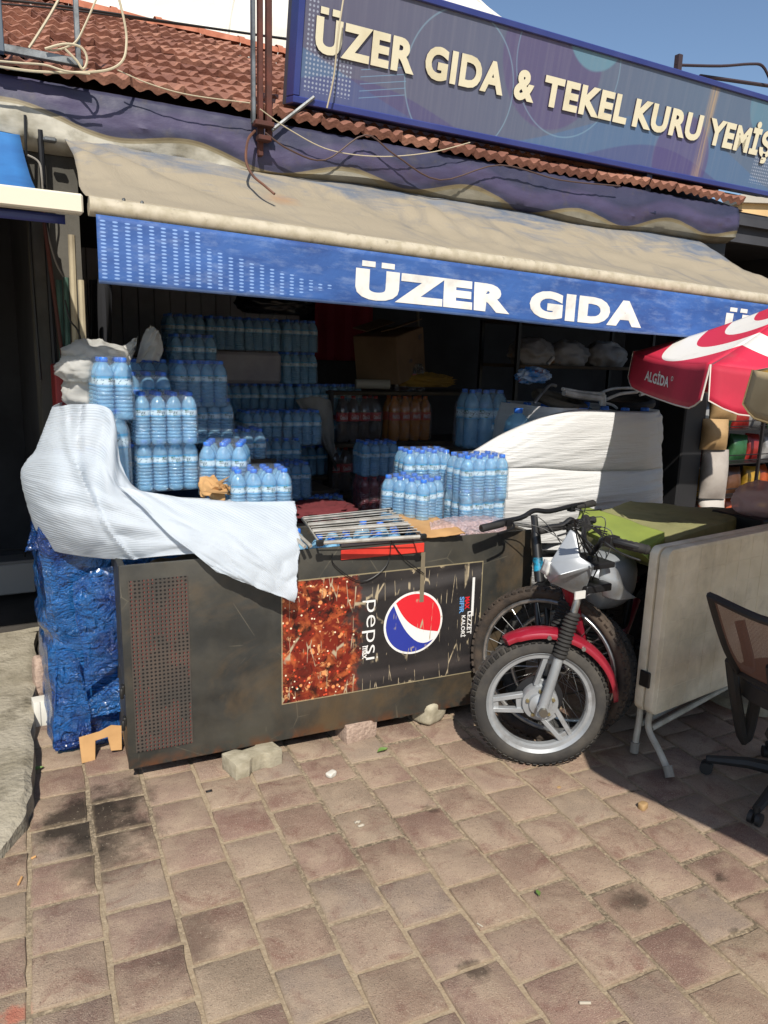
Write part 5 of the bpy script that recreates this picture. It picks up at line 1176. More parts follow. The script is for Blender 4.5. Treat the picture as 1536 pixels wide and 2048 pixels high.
def bicycle(label, C, h, T, fdir, Rr, tm, blue=False, bars=((-.3, 0, -.02), (.3, 0, .02)), bdir=None, det=True):
    t = thing('bicycle', label, 'bicycle'); C = Vector(C); T = Vector(T); hh, ax = frame3(h)
    def wheel(C, hh_):
        w = knobby(C, hh_, Rr, .055, tm, t); hv, a_ = frame3(hh_)
        mb = MB(); mb.tube(wheel_pts(C, hv, Rr-.062, 56), .011, 8, closed=True, flat=1); mb.build('rim', MT['alu'], w)
        mb = MB()
        for i in range(28):
            a1 = 2*math.pi*i/28; s = 1 if i % 2 else -1; d = hv*math.cos(a1)+Vector((0,0,1))*math.sin(a1)
            mb.tube([C+a_*.028*s+(hv*math.cos(a1+.9*s)+Vector((0,0,1))*math.sin(a1+.9*s))*.02, C+d*(Rr-.068)], .0012, 4)
        mb.tube([C-a_*.045, C+a_*.045], .018, 10); mb.build('spokes', MT['alu'], w); return w
    wheel(C, hh)
    axis = (T-C); crown = C+axis*.52+hh*.0
    mb = MB()
    for s in (-1, 1):
        mb.tube([C+ax*.055*s, C+axis*.25+ax*.055*s], .017, 10); mb.tube([C+axis*.24+ax*.055*s, crown+ax*.055*s], .013, 10)
    mb.tube([crown-ax*.07, crown+ax*.07], .022, 10); mb.build('fork', MT['bikeblack'], t)
    mb = MB(); mb.tube([crown+axis*.03, T-axis*.12], .022, 12); mb.tube([T-axis*.12, T], .016, 10); st = mb.build('head_tube', MT['bikeblack'], t)
    if blue: mb = MB(); mb.tube([crown+axis*.10, crown+axis*.19], .0226, 12); mb.build('decal', mat('cyan_decal', rgb('#1b8fb4'), .4, c2=rgb('#161617'), sc_=40), st)
    bd = Vector(bdir).normalized() if bdir else ax
    mb = MB(); g0, g1 = Vector(bars[0]), Vector(bars[1])
    mid = T+Vector((0, 0, .02))
    mb.tube(curve([g0, g0.lerp(mid, .35)+Vector((0, 0, .0)), mid.lerp(g0, .25)+Vector((0, 0, -.012)), mid, mid.lerp(g1, .25)+Vector((0, 0, -.012)), g1.lerp(mid, .35), g1], 24), .0115, 10); hb = mb.build('handlebar', MT['bikeblack'], t)
    for g, o_ in ((g0, g1), (g1, g0)):
        d = (o_-g).normalized(); mb = MB(); mb.tube([g, g+d*.005, g+d*.12, g+d*.125], [.014, .017, .016, .013], 12); mb.build('grip', MT['rubber'], hb)
        mb = MB(); mb.box(tuple(g+d*.15), (.028, .028, .03)); mb.tube(curve([g+d*.155+hh*.02, g+d*.12+hh*.05+Vector((0,0,-.012)), g+d*.03+hh*.055+Vector((0,0,-.02))], 8), .005, 6); mb.build('brake_lever', MT['blacksteel'], hb)
        for k_ in range(2):
            mb = MB(); mb.tube(curve([g+d*.16, g+d*.2+hh*(.10+.03*k_)+Vector((0,0,.03-.05*k_)), crown+hh*(.10+.04*k_)+Vector((0,0,.16)), crown+hh*.02+Vector((0,0,.02))], 18), .0023, 5); mb.build('cable', wire, hb)
    fd, fx = frame3(fdir)
    hd = crown+axis*.12; bb = Vector((hd.x, hd.y, 0))+fd*.50+Vector((0, 0, .29)); stp = Vector((hd.x, hd.y, 0))+fd*.58+Vector((0, 0, .80)); rw = Vector((hd.x, hd.y, 0))+fd*.92+Vector((0, 0, Rr))
    mb = MB()
    for a, b_, r in ((crown+axis*.22, bb.lerp(stp, .85), .017), (crown+axis*.06, bb, .02), (bb, stp, .016)): mb.tube([a, b_], r, 10)
    for s in (-1, 1):
        mb.tube([bb+fx*.03*s, rw+fx*.06*s], .009, 8); mb.tube([bb.lerp(stp, .82)+fx*.02*s, rw+fx*.06*s], .008, 8)
    mb.build('frame', MT['bikeblack'], t)
    wheel(rw, fd)
    mb = MB(); mb.tube([bb-fx*.06, bb+fx*.06], .02, 10); mb.tube([bb+fx*.05+fd*.09, bb+fx*.05+fd*-.0], .01, 8); mb.lathe([(.075, -.002), (.08, 0), (.075, .002)], 24, Matrix.Translation(bb+fx*.045) @ fx.to_track_quat('Z', 'Y').to_matrix().to_4x4()); mb.build('crankset', MT['blacksteel'], t)
    mb = MB(); mb.grid(12, 8, lambda u, v: stp+fd*(-.14+.27*u)+fx*((v-.5)*(.04+.12*u*u))+Vector((0, 0, .045-.02*(2*v-1)**2))); mb.build('saddle', MT['rubber'], t); mb = MB(); mb.tube([stp, stp+Vector((0,0,.035))], .012, 8); mb.build('seat_post', MT['blacksteel'], t)
    return t
bicycle('black mountain bicycle with dusty brown knobbly tyre leaning against the cooler', (2.10, 2.34, .355), (.5, -.87, 0), atZ(1068, 1030, .975), (.96, .28, 0), .355, MT['tyre_brown'], True, bars=(atZ(962, 1057, .945), atZ(1188, 1006, 1.0)))
bicycle('black bicycle with grey tyre between the motorcycle and brown-tyred bicycle', (2.235, 2.37, .315), (.55, -.83, 0), atZ(1140, 1048, .96), (.97, .22, 0), .315, MT['tyre_grey'], bars=(atZ(1078, 1062, .93), atZ(1190, 1039, .975)))

# ---- motorcycle
MC = Vector((1.95, 2.20, .283)); mh, max_ = frame3((-.85, .52, 0)); Rm = .283
if max_.y > 0: max_ = -max_                      # axle direction towards the street
mo = thing('motorcycle', 'silver and dark red small motorcycle with cast front wheel', 'motorcycle', (MC.x, MC.y, 0)); moi = Matrix.Translation(-Vector((MC.x, MC.y, 0)))
def MO(o, par=None):
    o.parent = par or mo
    if par is None: o.matrix_parent_inverse = moi
    return o
UP = Vector((0, 0, 1))
def wl(a, r, off=0): return MC+(-mh*math.cos(a)+UP*math.sin(a))*r+max_*off    # angle 0 points to the right in the picture
def rev(mb, prof, n=72):       # surface of revolution about the axle: (radius, offset towards the street)
    b0 = len(mb.v); L = len(prof)
    for i in range(n):
        for r, o_ in prof: mb.v.append(tuple(wl(2*math.pi*i/n, r, o_)))
    for i in range(n):
        for j in range(L):
            mb.f.append((b0+i*L+j, b0+((i+1) % n)*L+j, b0+((i+1) % n)*L+(j+1) % L, b0+i*L+(j+1) % L)); mb.m.append(0)
    return mb
tp = [(Rm-.052+.052*math.sin(t)*1.0 if math.sin(t) > 0 else Rm-.052+.02*math.sin(t), .040*math.cos(t)) for t in [2*math.pi*i/16 for i in range(16)]]
MT['mtyre'] = mat('motor_tyre', rgb('#2f2d2b'), .85, c2=rgb('#45413b'), sc_=9, bump=.3, bs=80)
mb = rev(MB(), tp)
for i in range(64):
    for s in (-1, 1):
        a = 2*math.pi*(i+.5*(s > 0))/64; a2 = a+.06
        c0 = [wl(a, Rm-.006, .022*s), wl(a2, Rm-.006, .022*s), wl(a2, Rm-.018, .036*s), wl(a, Rm-.018, .036*s)]
        c1 = [wl(a, Rm+.0005, .0225*s), wl(a2, Rm+.0005, .0225*s), wl(a2, Rm-.016, .0385*s), wl(a, Rm-.016, .0385*s)]
        mb.add(c0+c1, [(4,5,6,7), (7,6,5,4), (0,1,5,4), (1,2,6,5), (2,3,7,6), (3,0,4,7)])
fw = MO(mb.build('front_tyre', MT['mtyre'], ang=50))
MT['cast'] = mat('silver_cast_alloy', rgb('#a0a3a5'), .4, metal=.4, c2=rgb('#8f9294'), sc_=8, dirt=rgb('#6a6660'), dirt_s=6)
mb = rev(MB(), [(Rm-.058, .030), (Rm-.064, .033), (Rm-.075, .022), (Rm-.088, .021), (Rm-.094, .012), (Rm-.094, -.012), (Rm-.088, -.021), (Rm-.075, -.022), (Rm-.064, -.033), (Rm-.058, -.03)]); MO(mb.build('cast_rim', MT['cast'], ang=30))
mb = rev(MB(), [(.075, .018), (.072, .026), (.05, .028), (.046, .04), (.028, .045), (.02, .05), (.0, .05), (0, -.05), (.046, -.04), (.07, -.026), (.075, -.018)], 40); MO(mb.build('wheel_hub', MT['cast'], ang=30))
def slot(a0, hw0, hw1, r0, r1):     # a pair of ribs and web: one cast spoke
    mb = MB()
    for s in (-1, 1):
        p0, p1 = wl(a0, r0), wl(a0, r1); tg = (-mh*-math.sin(a0)*-1+UP*math.cos(a0)); tg = (mh*math.sin(a0)+UP*math.cos(a0))
        c0, c1 = p0+tg*hw0*s, p1+tg*hw1*s; w = tg*.0095
        mb.hexa([c0-w-max_*.012, c1-w-max_*.012, c1+w-max_*.012, c0+w-max_*.012], [c0-w+max_*.016, c1-w+max_*.016, c1+w+max_*.016, c0+w+max_*.016])
    for (ra, rb) in ((r0, r0+.03), (r1-.03, r1)):
        fa, fb = (ra-r0)/(r1-r0), (rb-r0)/(r1-r0); ha, hb_ = hw0+(hw1-hw0)*fa, hw0+(hw1-hw0)*fb; tg = (mh*math.sin(a0)+UP*math.cos(a0)); p0, p1 = wl(a0, ra), wl(a0, rb)
        mb.hexa([p0-tg*ha-max_*.008, p1-tg*hb_-max_*.008, p1+tg*hb_-max_*.008, p0+tg*ha-max_*.008], [p0-tg*ha+max_*.008, p1-tg*hb_+max_*.008, p1+tg*hb_+max_*.008, p0+tg*ha+max_*.008])
    return mb
for a in (80, 187, 308): MO(slot(R(a), .034, .022, .066, Rm-.085).build('cast_spoke', MT['cast'], bevel=.002))
for i in range(5):
    a = 2*math.pi*i/5+.4; mb = MB(); mb.tube([wl(a, .055, .026), wl(a, .055, .038)], .007, 8); MO(mb.build('hub_bolt', mat('brass_bolt', rgb('#9b8f6a'), .4, metal=.8)))
mb = MB(); mb.tube([wl(0, 0, .05), wl(0, 0, .105)], .012, 10); mb.tube([wl(0, 0, .1), wl(0, 0, .115)], .019, 6); MO(mb.build('axle_nut', mat('old_steel', rgb('#7a766d'), .4, metal=.8)))
mb = rev(MB(), [(.07, -.02), (.1, -.025), (.1, -.03), (.07, -.03)], 40); MO(mb.build('brake_drum', MT['blacksteel']))
FT = atY(1168, 1160, 2.105)                       # top of the near fork leg
fdv = (FT-(MC+max_*.08)).normalized()
for s in (1, -1):
    A = MC+max_*(.08*s); B = A+fdv*(FT-(MC+max_*.08)).length
    Lg = (B-A).length
    mb = MB(); mb.tube([A-fdv*.03, A+fdv*.02, A+fdv*.23], [.02, .021, .019], 14); mb.tube([A-max_*.012, A+max_*.014], .022, 12); MO(mb.build('fork_slider', MT['cast']))
    pts = []; rs = []
    for i in range(25): pts.append(A+fdv*(.225+.19*i/24)); rs.append(.031 if i % 2 else .024)
    rs[0] = rs[-1] = .025
    mb = MB(); mb.tube(pts, rs, 16); MO(mb.build('rubber_gaiter', MT['rubber'], ang=80))
    mb = MB(); mb.tube([A+fdv*.4, A+fdv*(Lg+.02)], .015, 12); MO(mb.build('fork_stanchion', MT['alu']))
# mudguard
MT['mred'] = mat('dark_red_paint', rgb('#8e1a2c'), .3, c2=rgb('#7a1626'), sc_=5, coat=.5, dirt=rgb('#5a2530'), dirt_s=8)
def guard(u, v):
    a = R(122-116*u); w = (.052 if .1 < u < .9 else .044)*(1 if u > .02 else .3); t = (v-.5)*2
    return wl(a, Rm+.018+.016*(1-t*t)-(.012 if abs(t) > .99 else 0), w*t)
MO(link('front_mudguard', sheet('front_mudguard', 48, 12, guard, MT['mred'], .003)))
for a in (88, 60):
    mb = MB(); mb.tube([wl(R(a), Rm+.012, .05), wl(R(a), Rm+.012, .06)], .009, 8); MO(mb.build('guard_rivet', MT['alu']))
mb = MB(); mb.hexa([wl(R(82), Rm+.01, .05), wl(R(72), Rm+.01, .05), wl(R(72), Rm+.01, .056), wl(R(82), Rm+.01, .056)], [wl(R(78), Rm-.05, .055), wl(R(71), Rm-.05, .055), wl(R(71), Rm-.05, .06), wl(R(78), Rm-.05, .06)]); MO(mb.build('guard_stay', MT['mred']))
# faceted headlamp cowl
ms = mat('silver_plastic', rgb('#94989c'), .34, metal=.25, c2=rgb('#868a8e'), sc_=5, coat=.2, dirt=rgb('#77736c'), dirt_s=5)
cw = [atY(*c) for c in ((1140, 1058, 2.12), (1153, 1066, 2.10), (1160, 1113, 2.055), (1099, 1124, 2.14), (1190, 1132, 2.02), (1120, 1150, 2.05), (1172, 1180, 2.06), (1150, 1190, 2.08), (1098, 1165, 2.14), (1084, 1142, 2.19))]
mb = MB(); mb.add(cw, [(0, 3, 2, 1), (3, 5, 4, 2), (5, 8, 7, 6, 4), (3, 9, 8, 5)]); me = mb.mesh('headlamp_cowl', False); solidify(me, .012)
bm = bmesh.new(); bm.from_mesh(me); bmesh.ops.recalc_face_normals(bm, faces=bm.faces); bmesh.ops.bevel(bm, geom=[e for e in bm.edges if len(e.link_faces) == 2], offset=.006, segments=3, affect='EDGES', profile=.5, clamp_overlap=True); bm.to_mesh(me); bm.free()
me.polygons.foreach_set('use_smooth', [True]*len(me.polygons)); me.materials.append(ms); MO(link('headlamp_cowl', me))
g = patch([[atY(1083, 1142, 2.195), atY(1092, 1118, 2.195)], [atY(1096, 1150, 2.15), atY(1103, 1123, 2.14)]])
MO(link('cowl_edge', sheet('cowl_edge', 3, 3, lambda u, v: g(u, v)+max_*.012, mat('pale_plastic', rgb('#c4c3bf'), .4), .01)))
mb = MB(); q = atY(1160, 1190, 2.03); mb.box(tuple(q), (.05, .006, .03), None); MO(mb.build('mount_plate', mat('white_metal_plate', rgb('#c9c7c2'), .4)))
mb = MB(); tc_ = FT+Vector((.02, .03, -.03)); mb.box(tuple(tc_+fdv*.01), (.13, .19, .03)); mb.box(tuple(tc_+fdv*.1), (.11, .17, .022)); mb.tube([tc_, tc_+fdv*.12], .024, 10); MO(mb.build('steering_clamp', MT['blacksteel'], bevel=.004))
# handlebar and grips
hb0 = tc_+fdv*.13; ge = atY(1300, 1101, 1.80); gs = atY(1213, 1080, 1.93)
mb = MB(); mb.tube(curve([hb0, hb0+Vector((.0, -.04, .05)), gs, ge], 16), .011, 10); fe = hb0-max_*.33+Vector((.05, 0, .07)); mb.tube(curve([hb0, hb0+Vector((0, .05, .05)), fe], 12), .011, 10); hbm = MO(mb.build('handlebar', MT['blacksteel']))
d = (ge-gs).normalized()
mb = MB(); mb.tube([ge-d*.12]+[ge-d*(.118-.0098*i) for i in range(12)]+[ge], [.014]+[.0185 if i % 2 else .0165 for i in range(12)]+[.013], 14); mb.build('grip', MT['rubber'], hbm).matrix_parent_inverse = Matrix.Identity(4)
mb = MB(); mb.box(tuple(gs+d*.02), (.045, .035, .04)); mb.tube(curve([gs+Vector((-.03, -.02, 0)), gs+d*.08+Vector((-.05, -.01, -.02)), gs+d*.16+Vector((-.05, 0, -.03))], 8), .005, 6); mb.build('switch_box', MT['blkcap'], hbm, bevel=.006)
dd = (fe-hb0).normalized(); mb = MB(); mb.tube([fe-dd*.11, fe], .017, 12); mb.build('grip', MT['rubber'], hbm)
for i in range(4):
    mb = MB(); s0 = gs+Vector((0, .0, .01*i)); mb.tube(curve([s0, s0+Vector((-.10, .06, .07-.02*i)), tc_+Vector((-.06+.03*i, -.05, .10)), tc_+Vector((-.02, .02, -.10))], 18), .0028, 5); mb.build('control_cable', wire, hbm)
# tank, frame, engine, seat, rear wheel
bd_, bx_ = frame3((.93, .36, 0)); BP = Vector((MC.x, MC.y, 0))
def bp(f, s, z): return BP+bd_*f+bx_*s+UP*z
def tank(u, v):
    t = u*math.pi*2; f = .28+.42*v; wv = (.05+.095*math.sin(math.pi*min(1, .15+v*.75)))*(1 if 0 < v < 1 else .02); hv = .055+.075*math.sin(math.pi*(.2+.6*v)); hv *= (1 if 0 < v < 1 else .05)
    return bp(f, wv*math.copysign(abs(math.cos(t))**.7, math.cos(t)), .72-.02*v+hv*math.copysign(abs(math.sin(t))**.8, math.sin(t)))
mb = MB(); mb.grid(32, 18, tank, close_u=True); MO(mb.build('fuel_tank', ms, ang=60))
sp = patch([[atY(1200, 1130, 2.1), atY(1228, 1135, 2.1), atY(1238, 1150, 2.14)], [atY(1198, 1165, 2.1), atY(1232, 1165, 2.07), atY(1250, 1180, 2.12)], [atY(1205, 1190, 2.12), atY(1235, 1200, 2.1), atY(1272, 1195, 2.16)]])
MO(link('tank_shroud', sheet('tank_shroud', 16, 16, lambda u, v: sp(u, v), ms, .004)))
mb = MB(); mb.tube([bp(.1, -.03, .78), bp(.2, -.03, .62), bp(.34, -.03, .35)], .028, 10); mb.tube([bp(.08, -.02, .80), bp(.45, -.02, .62), bp(.9, 0, .62)], .024, 10); mb.tube([bp(.34, 0, .32), bp(.75, 0, .25), bp(.95, 0, .5)], .02, 10); MO(mb.build('frame', MT['mred']))
mb = MB(); mb.box((0, 0, 0), (.26, .2, .2), Matrix.Translation(bp(.6, 0, .3)) @ Matrix.Rotation(math.atan2(bd_.y, bd_.x), 4, 'Z')); MO(mb.build('engine_case', mat('engine_alloy', rgb('#4a4844'), .6, metal=.5, c2=rgb('#2f2d2a'), sc_=15), bevel=.03, segs=2))
mb = MB()
for i in range(8): mb.box((0, 0, 0), (.14, .15, .006), Matrix.Translation(bp(.47, -.01, .36+.018*i)) @ Matrix.Rotation(math.atan2(bd_.y, bd_.x), 4, 'Z'))
mb.box((0, 0, 0), (.1, .11, .15), Matrix.Translation(bp(.47, -.01, .42)) @ Matrix.Rotation(math.atan2(bd_.y, bd_.x), 4, 'Z')); MO(mb.build('cylinder_fins', mat('fin_alloy', rgb('#6b675f'), .6, metal=.4), bevel=.002))
mb = MB(); mb.tube(curve([bp(.42, -.1, .36), bp(.38, -.13, .22), bp(.6, -.14, .14), bp(1.1, -.15, .22), bp(1.35, -.16, .3)], 20), [.018]*10+[.03]*11, 10); MO(mb.build('exhaust_pipe', MT['rust']))
mb = MB(); mb.grid(20, 10, lambda u, v: bp(.66+.6*u, (v-.5)*(.16+.06*u), .74+.05*u*u-.03*(2*v-1)**2)); me = mb.mesh('seat'); solidify(me, .06); me.materials.append(MT['rubber']); MO(link('seat', me))
RC = bp(1.2, 0, .283); mb = MB(); mb.tube([RC+bd_*math.cos(t)*.24+UP*math.sin(t)*.24 for t in [2*math.pi*i/40 for i in range(40)]], .045, 10, closed=True); MO(mb.build('rear_tyre', MT['mtyre'])); mb = MB(); mb.tube([RC-bx_*.05, RC+bx_*.05], .06, 16); mb.tube([RC+bd_*math.cos(t)*.19+UP*math.sin(t)*.19 for t in [2*math.pi*i/30 for i in range(30)]], .018, 6, closed=True)
for i in range(5): t = 2*math.pi*i/5; mb.tube([RC, RC+bd_*math.cos(t)*.19+UP*math.sin(t)*.19], .016, 6)
MO(mb.build('rear_wheel', MT['cast'])); mb = MB(); mb.tube([bp(.8, .06, .3), RC+bx_*.08], .018, 8); mb.tube([bp(.8, -.06, .3), RC-bx_*.08], .018, 8); mb.tube([bp(.95, -.1, .62), RC-bx_*.1], .016, 8); mb.tube([bp(.95, .1, .62), RC+bx_*.1], .016, 8); MO(mb.build('swing_arm', MT['blacksteel']))

# ================================================================== cushions, table, chair
def slab(name, top, thick, m, label, cat, sag=.0, sd=0, nb=22):
    """padded slab from four top corners (Vectors, ccw)"""
    def fn(u, v):
        p = top[0].lerp(top[1], u).lerp(top[3].lerp(top[2], u), v); return p
    n = (top[1]-top[0]).cross(top[3]-top[0]).normalized(); mb = MB()
    def f2(u, v):      # closed loft: v rings from the bottom centre round the edge to the top centre
        a = u*4; i = int(a) % 4; f = a-int(a); cs = [(0,0), (1,0), (1,1), (0,1)]; c0, c1 = cs[i], cs[(i+1) % 4]; uu, vv = c0[0]+(c1[0]-c0[0])*f, c0[1]+(c1[1]-c0[1])*f
        prof = [(0, -1), (.9, -1), (.985, -.95), (1, -.8), (1, -.2), (.985, -.05), (.93, 0), (.5, 0.0), (0, 0)]
        x = v*(len(prof)-1); k_ = min(int(x), len(prof)-2); g_ = x-k_; s = prof[k_][0]+(prof[k_+1][0]-prof[k_][0])*g_; h = prof[k_][1]+(prof[k_+1][1]-prof[k_][1])*g_
        p = fn(.5+(uu-.5)*s, .5+(vv-.5)*s)+n*h*thick
        q = p+n*(.008*nz(p, 7, sd)+.004*nz(p, 22, sd)); q.z -= sag*math.sin(math.pi*min(1, max(0, .5+(uu-.5)*s)))*math.sin(math.pi*max(0, min(1, .5+(vv-.5)*s))); return q
    mb.grid(nb*4, 32, f2, close_u=True); me = mb.mesh(name, True, ang=50); me.materials.append(m); return link(name, me, label=label, cat=cat)
MT['olive'] = mat('olive_cloth', rgb('#7e7d52'), .9, c2=rgb('#8b875c'), sc_=4, bump=.25, bs=40, dirt=rgb('#575536'), dirt_s=3)
MT['lime'] = mat('lime_cloth', rgb('#7d8a3a'), .85, c2=rgb('#707d36'), sc_=4, bump=.3, bs=30)
ot = [atZ(1331, 1082, .905), atZ(1517, 1020, .905), atZ(1256, 1002, .905), atZ(1172, 1028, .905)]
slab('olive_mattress', ot, .15, MT['olive'], 'thick olive green mattress lying on top of the motorcycle', 'mattress', sd=3)
lr_ = patch([[atY(1156, 1036, 2.62), atY(1215, 1046, 2.5), atY(1270, 1066, 2.36), atY(1329, 1090, 2.2)], [atY(1158, 1050, 2.52), atY(1215, 1068, 2.38), atY(1265, 1092, 2.25), atY(1310, 1112, 2.13)], [atY(1158, 1062, 2.5), atY(1212, 1085, 2.35), atY(1262, 1108, 2.22), atY(1304, 1129, 2.11)]])
o = link('lime_cushion', sheet('lime_cushion', 40, 20, lambda u, v: lr_(u, v)+Vector((0, 0, .004*nz((u*4, v*3, 0))-.012*math.sin(math.pi*u))), MT['lime'], .06), label='bright lime green cushion drooping off the motorcycle beside the table', cat='cushion')
boxthing('wooden_crate', (3.15, 2.82, 0), (.5, .28, .748), mat('dark_crate_wood', rgb('#3b3026'), .9, c2=rgb('#2b231c'), sc_=9), 'dark wooden crate under the olive mattress behind the motorcycle', 'crate')
# plastic folding table standing on edge
MT['tabw'] = mat('dirty_white_plastic', rgb('#ece0c6'), .6, c2=rgb('#ddd0b2'), sc_=5, dirt=rgb('#a2967e'), dirt_s=2.2, dirt_lo=.45, dirt_hi=.75, bump=.12, bs=50)
TL = Vector((2.385, 2.05, 0)); tdx = Vector((.993, .12, 0)).normalized(); tny = Vector((tdx.y, -tdx.x, 0))
tb = thing('folding_table', 'folded white plastic table standing on its edge in the shade', 'table', (TL.x, TL.y, 0), math.atan2(tdx.y, tdx.x))
Z0, Z1, TLN = .205, .925, .95
def rr_poly(x0, x1, z0, z1, r, n=6):
    out = []
    for cx, cz, a in ((x1-r, z1-r, 0), (x0+r, z1-r, 90), (x0+r, z0+r, 180), (x1-r, z0+r, 270)):
        for i in range(n+1): t = R(a+90*i/n); out.append((cx+r*math.cos(t), cz+r*math.sin(t)))
    return out
for y0, nm in ((-.045, 'table_half'), (.004, 'table_half')):
    mb = MB(); mb.prism([Vector((x, y0, z)) for x, z in rr_poly(0, TLN, Z0, Z1, .04)], (0, .041, 0)); half = mb.build(nm, MT['tabw'], tb, bevel=.008, segs=2)
    if y0 < 0:
        for i in range(9):
            for j in range(7):
                mb = MB(); mb.box((.075+i*.1, y0-.0004, Z0+.06+j*.1), (.096, .0024, .096)); mb.build('moulded_square', MT['tabw'], half, bevel=.0012)
mb = MB(); mb.box((-.004, .0, .36), (.012, .05, .07)); mb.build('latch', MT['blkcap'], tb, bevel=.004)
MT['whitetube'] = mat('chipped_white_tube', rgb('#bdb7a8'), .5, c2=rgb('#a39b88'), sc_=14, dirt=rgb('#4a3528'), dirt_s=18, dirt_lo=.62, dirt_hi=.7)
iv = tb.matrix_basis.inverted() if False else (Matrix.Translation((TL.x, TL.y, 0)) @ Matrix.Rotation(math.atan2(tdx.y, tdx.x), 4, 'Z')).inverted()
f1, f2_ = iv @ atZ(1338, 1553, .012), iv @ atZ(1268, 1503, .012)
for foot, top in ((f1, Vector((.03, -.02, Z0+.02))), (f2_, Vector((.03, .03, Z0+.02)))):
    mb = MB(); mb.tube(curve([top, top+Vector((0, 0, -.09)), foot.lerp(top, .45)+Vector((0, 0, -.03)), foot+Vector((0, 0, .012))], 16), .0135, 10); lg = mb.build('leg', MT['whitetube'], tb)
    dv = (foot-foot.lerp(top, .45)).normalized(); mb = MB(); mb.tube([foot+Vector((0, 0, .014))-dv*.03, foot+Vector((0, 0, .01))+dv*.012], .019, 10); mb.build('rubber_foot', mat('grey_foot', rgb('#8b857a'), .8), lg)
for y_ in (-.02, .03):
    mb = MB(); mb.tube([(.05, y_, .13), (.9, y_+.04, .17)], .0125, 10); mb.build('cross_bar', MT['whitetube'], tb)
for y_ in (-.03, .04):
    mb = MB(); mb.tube(curve([(.86, y_, Z0+.02), (.86, y_, .12), (.86+.03, y_*4, .015)], 10), .0135, 10); mb.build('leg', MT['whitetube'], tb)
# office chair
ch = thing('office_chair', 'black swivel chair with torn-looking mesh back in the shade by the table', 'office chair', (2.71, 1.58, 0)); chi = Matrix.Translation(-Vector((2.71, 1.58, 0)))
def CHR(o): o.parent = ch; o.matrix_parent_inverse = chi; return o
MT['chblack'] = mat('chair_black_plastic', rgb('#232221'), .6, c2=rgb('#2d2b29'), sc_=6)
def m_mesh():
    m, nt, P, nd, ln = nodes('chair_mesh_fabric'); k = N(nt); u, v, _ = k.xyz(k.tc('UV'))
    s_ = k.m('MULTIPLY', k.m('SINE', k.m('MULTIPLY', k.m('ADD', u, v), 260)), k.m('SINE', k.m('MULTIPLY', k.m('SUBTRACT', u, v), 260)))
    P.inputs['Base Color'].default_value = (*rgb('#7d5a4a'), 1); P.inputs['Roughness'].default_value = .9
    t = k.n('BsdfTransparent'); mx = k.n('MixShader'); k.put(mx.inputs[0], k.ramp(s_, .1, .4, .12, .75)); ln.new(P.outputs[0], mx.inputs[1]); ln.new(t.outputs[0], mx.inputs[2]); ln.new(mx.outputs[0], nd['Material Output'].inputs[0]); return m
BL = [(1421, 1192, 1.66), (1436, 1245, 1.66), (1455, 1300, 1.66), (1480, 1345, 1.66)]; BRt = [(1620, 1262, 1.30), (1630, 1300, 1.30), (1632, 1345, 1.30), (1630, 1392, 1.30)]
cbk = patch([[atY(*a), atY(*a).lerp(atY(*c), .5)+Vector((-.05, -.05, 0)), atY(*c)] for a, c in zip(BL, BRt)])
CHR(link('mesh_back', sheet('mesh_back', 24, 24, cbk, m_mesh(), 0, uv=lambda u, v: (u, v))))
mb = MB(); rim = [cbk(i/12, 0) for i in range(13)]+[cbk(1, i/12) for i in range(1, 13)]+[cbk(1-i/12, 1) for i in range(1, 13)]+[cbk(0, 1-i/12) for i in range(1, 12)]
mb.tube(rim, .015, 8, closed=True); CHR(mb.build('back_frame', MT['chblack']))
b0_ = cbk(.5, 1); sc0 = Vector((2.71, 1.58, .46))
mb = MB(); mb.tube(curve([cbk(.5, .6)+Vector((.0, -.0, 0))+Vector((-.02, -.02, 0)), b0_+Vector((-.03, -.03, -.08)), Vector((b0_.x+.02, b0_.y+.01, .42)), sc0+Vector((0, 0, -.05))], 14), .024, 8); CHR(mb.build('back_stem', MT['chblack']))
mb = MB(); mb.tube(curve([atY(1462, 1320, 1.7), atY(1472, 1400, 1.7), atY(1490, 1480, 1.72), Vector((2.55, 1.66, .44))], 14), .022, 8); mb.tube(curve([atY(1462, 1325, 1.7), atY(1500, 1340, 1.74), Vector((2.62, 1.82, .66))], 10), .02, 8); CHR(mb.build('arm_rest', MT['chblack']))
mb = MB(); mb.grid(24, 10, lambda u, v: Vector((2.71+.235*math.cos(u*2*math.pi)*min(1, v*1.12), 1.58+.235*math.sin(u*2*math.pi)*min(1, v*1.12), .50-.02*v-(.06 if v > .95 else 0))), close_u=True); mb.lathe([(.235, .43), (.22, .42), (0.01, .42)], 24, Matrix.Translation((2.71, 1.58, 0))); CHR(mb.build('seat', MT['chblack'], ang=60))
mb = MB(); mb.tube([(2.71, 1.58, .08), (2.71, 1.58, .44)], .025, 12); CHR(mb.build('gas_lift', MT['blacksteel']))
for i in range(5):
    a = math.atan2(1.83-1.58, 2.56-2.71)+2*math.pi*i/5; e = Vector((2.71+.30*math.cos(a), 1.58+.30*math.sin(a), .062)); mb = MB(); c0 = Vector((2.71, 1.58, .1)); mb.tube([c0, c0.lerp(e, .5)+Vector((0,0,.012)), e], [.03, .024, .017], 8); lgx = CHR(mb.build('base_leg', MT['chblack']))
    mb = MB(); t_ = Vector((-math.sin(a), math.cos(a), 0))
    for s in (-1, 1): mb.tube([e+t_*.006*s+Vector((0,0,-.036)), e+t_*.022*s+Vector((0,0,-.036))], .025, 14)
    mb.tube([e+Vector((0,0,.012)), e+Vector((0,0,-.036))], .008, 6); mb.build('caster', MT['chblack'], lgx)

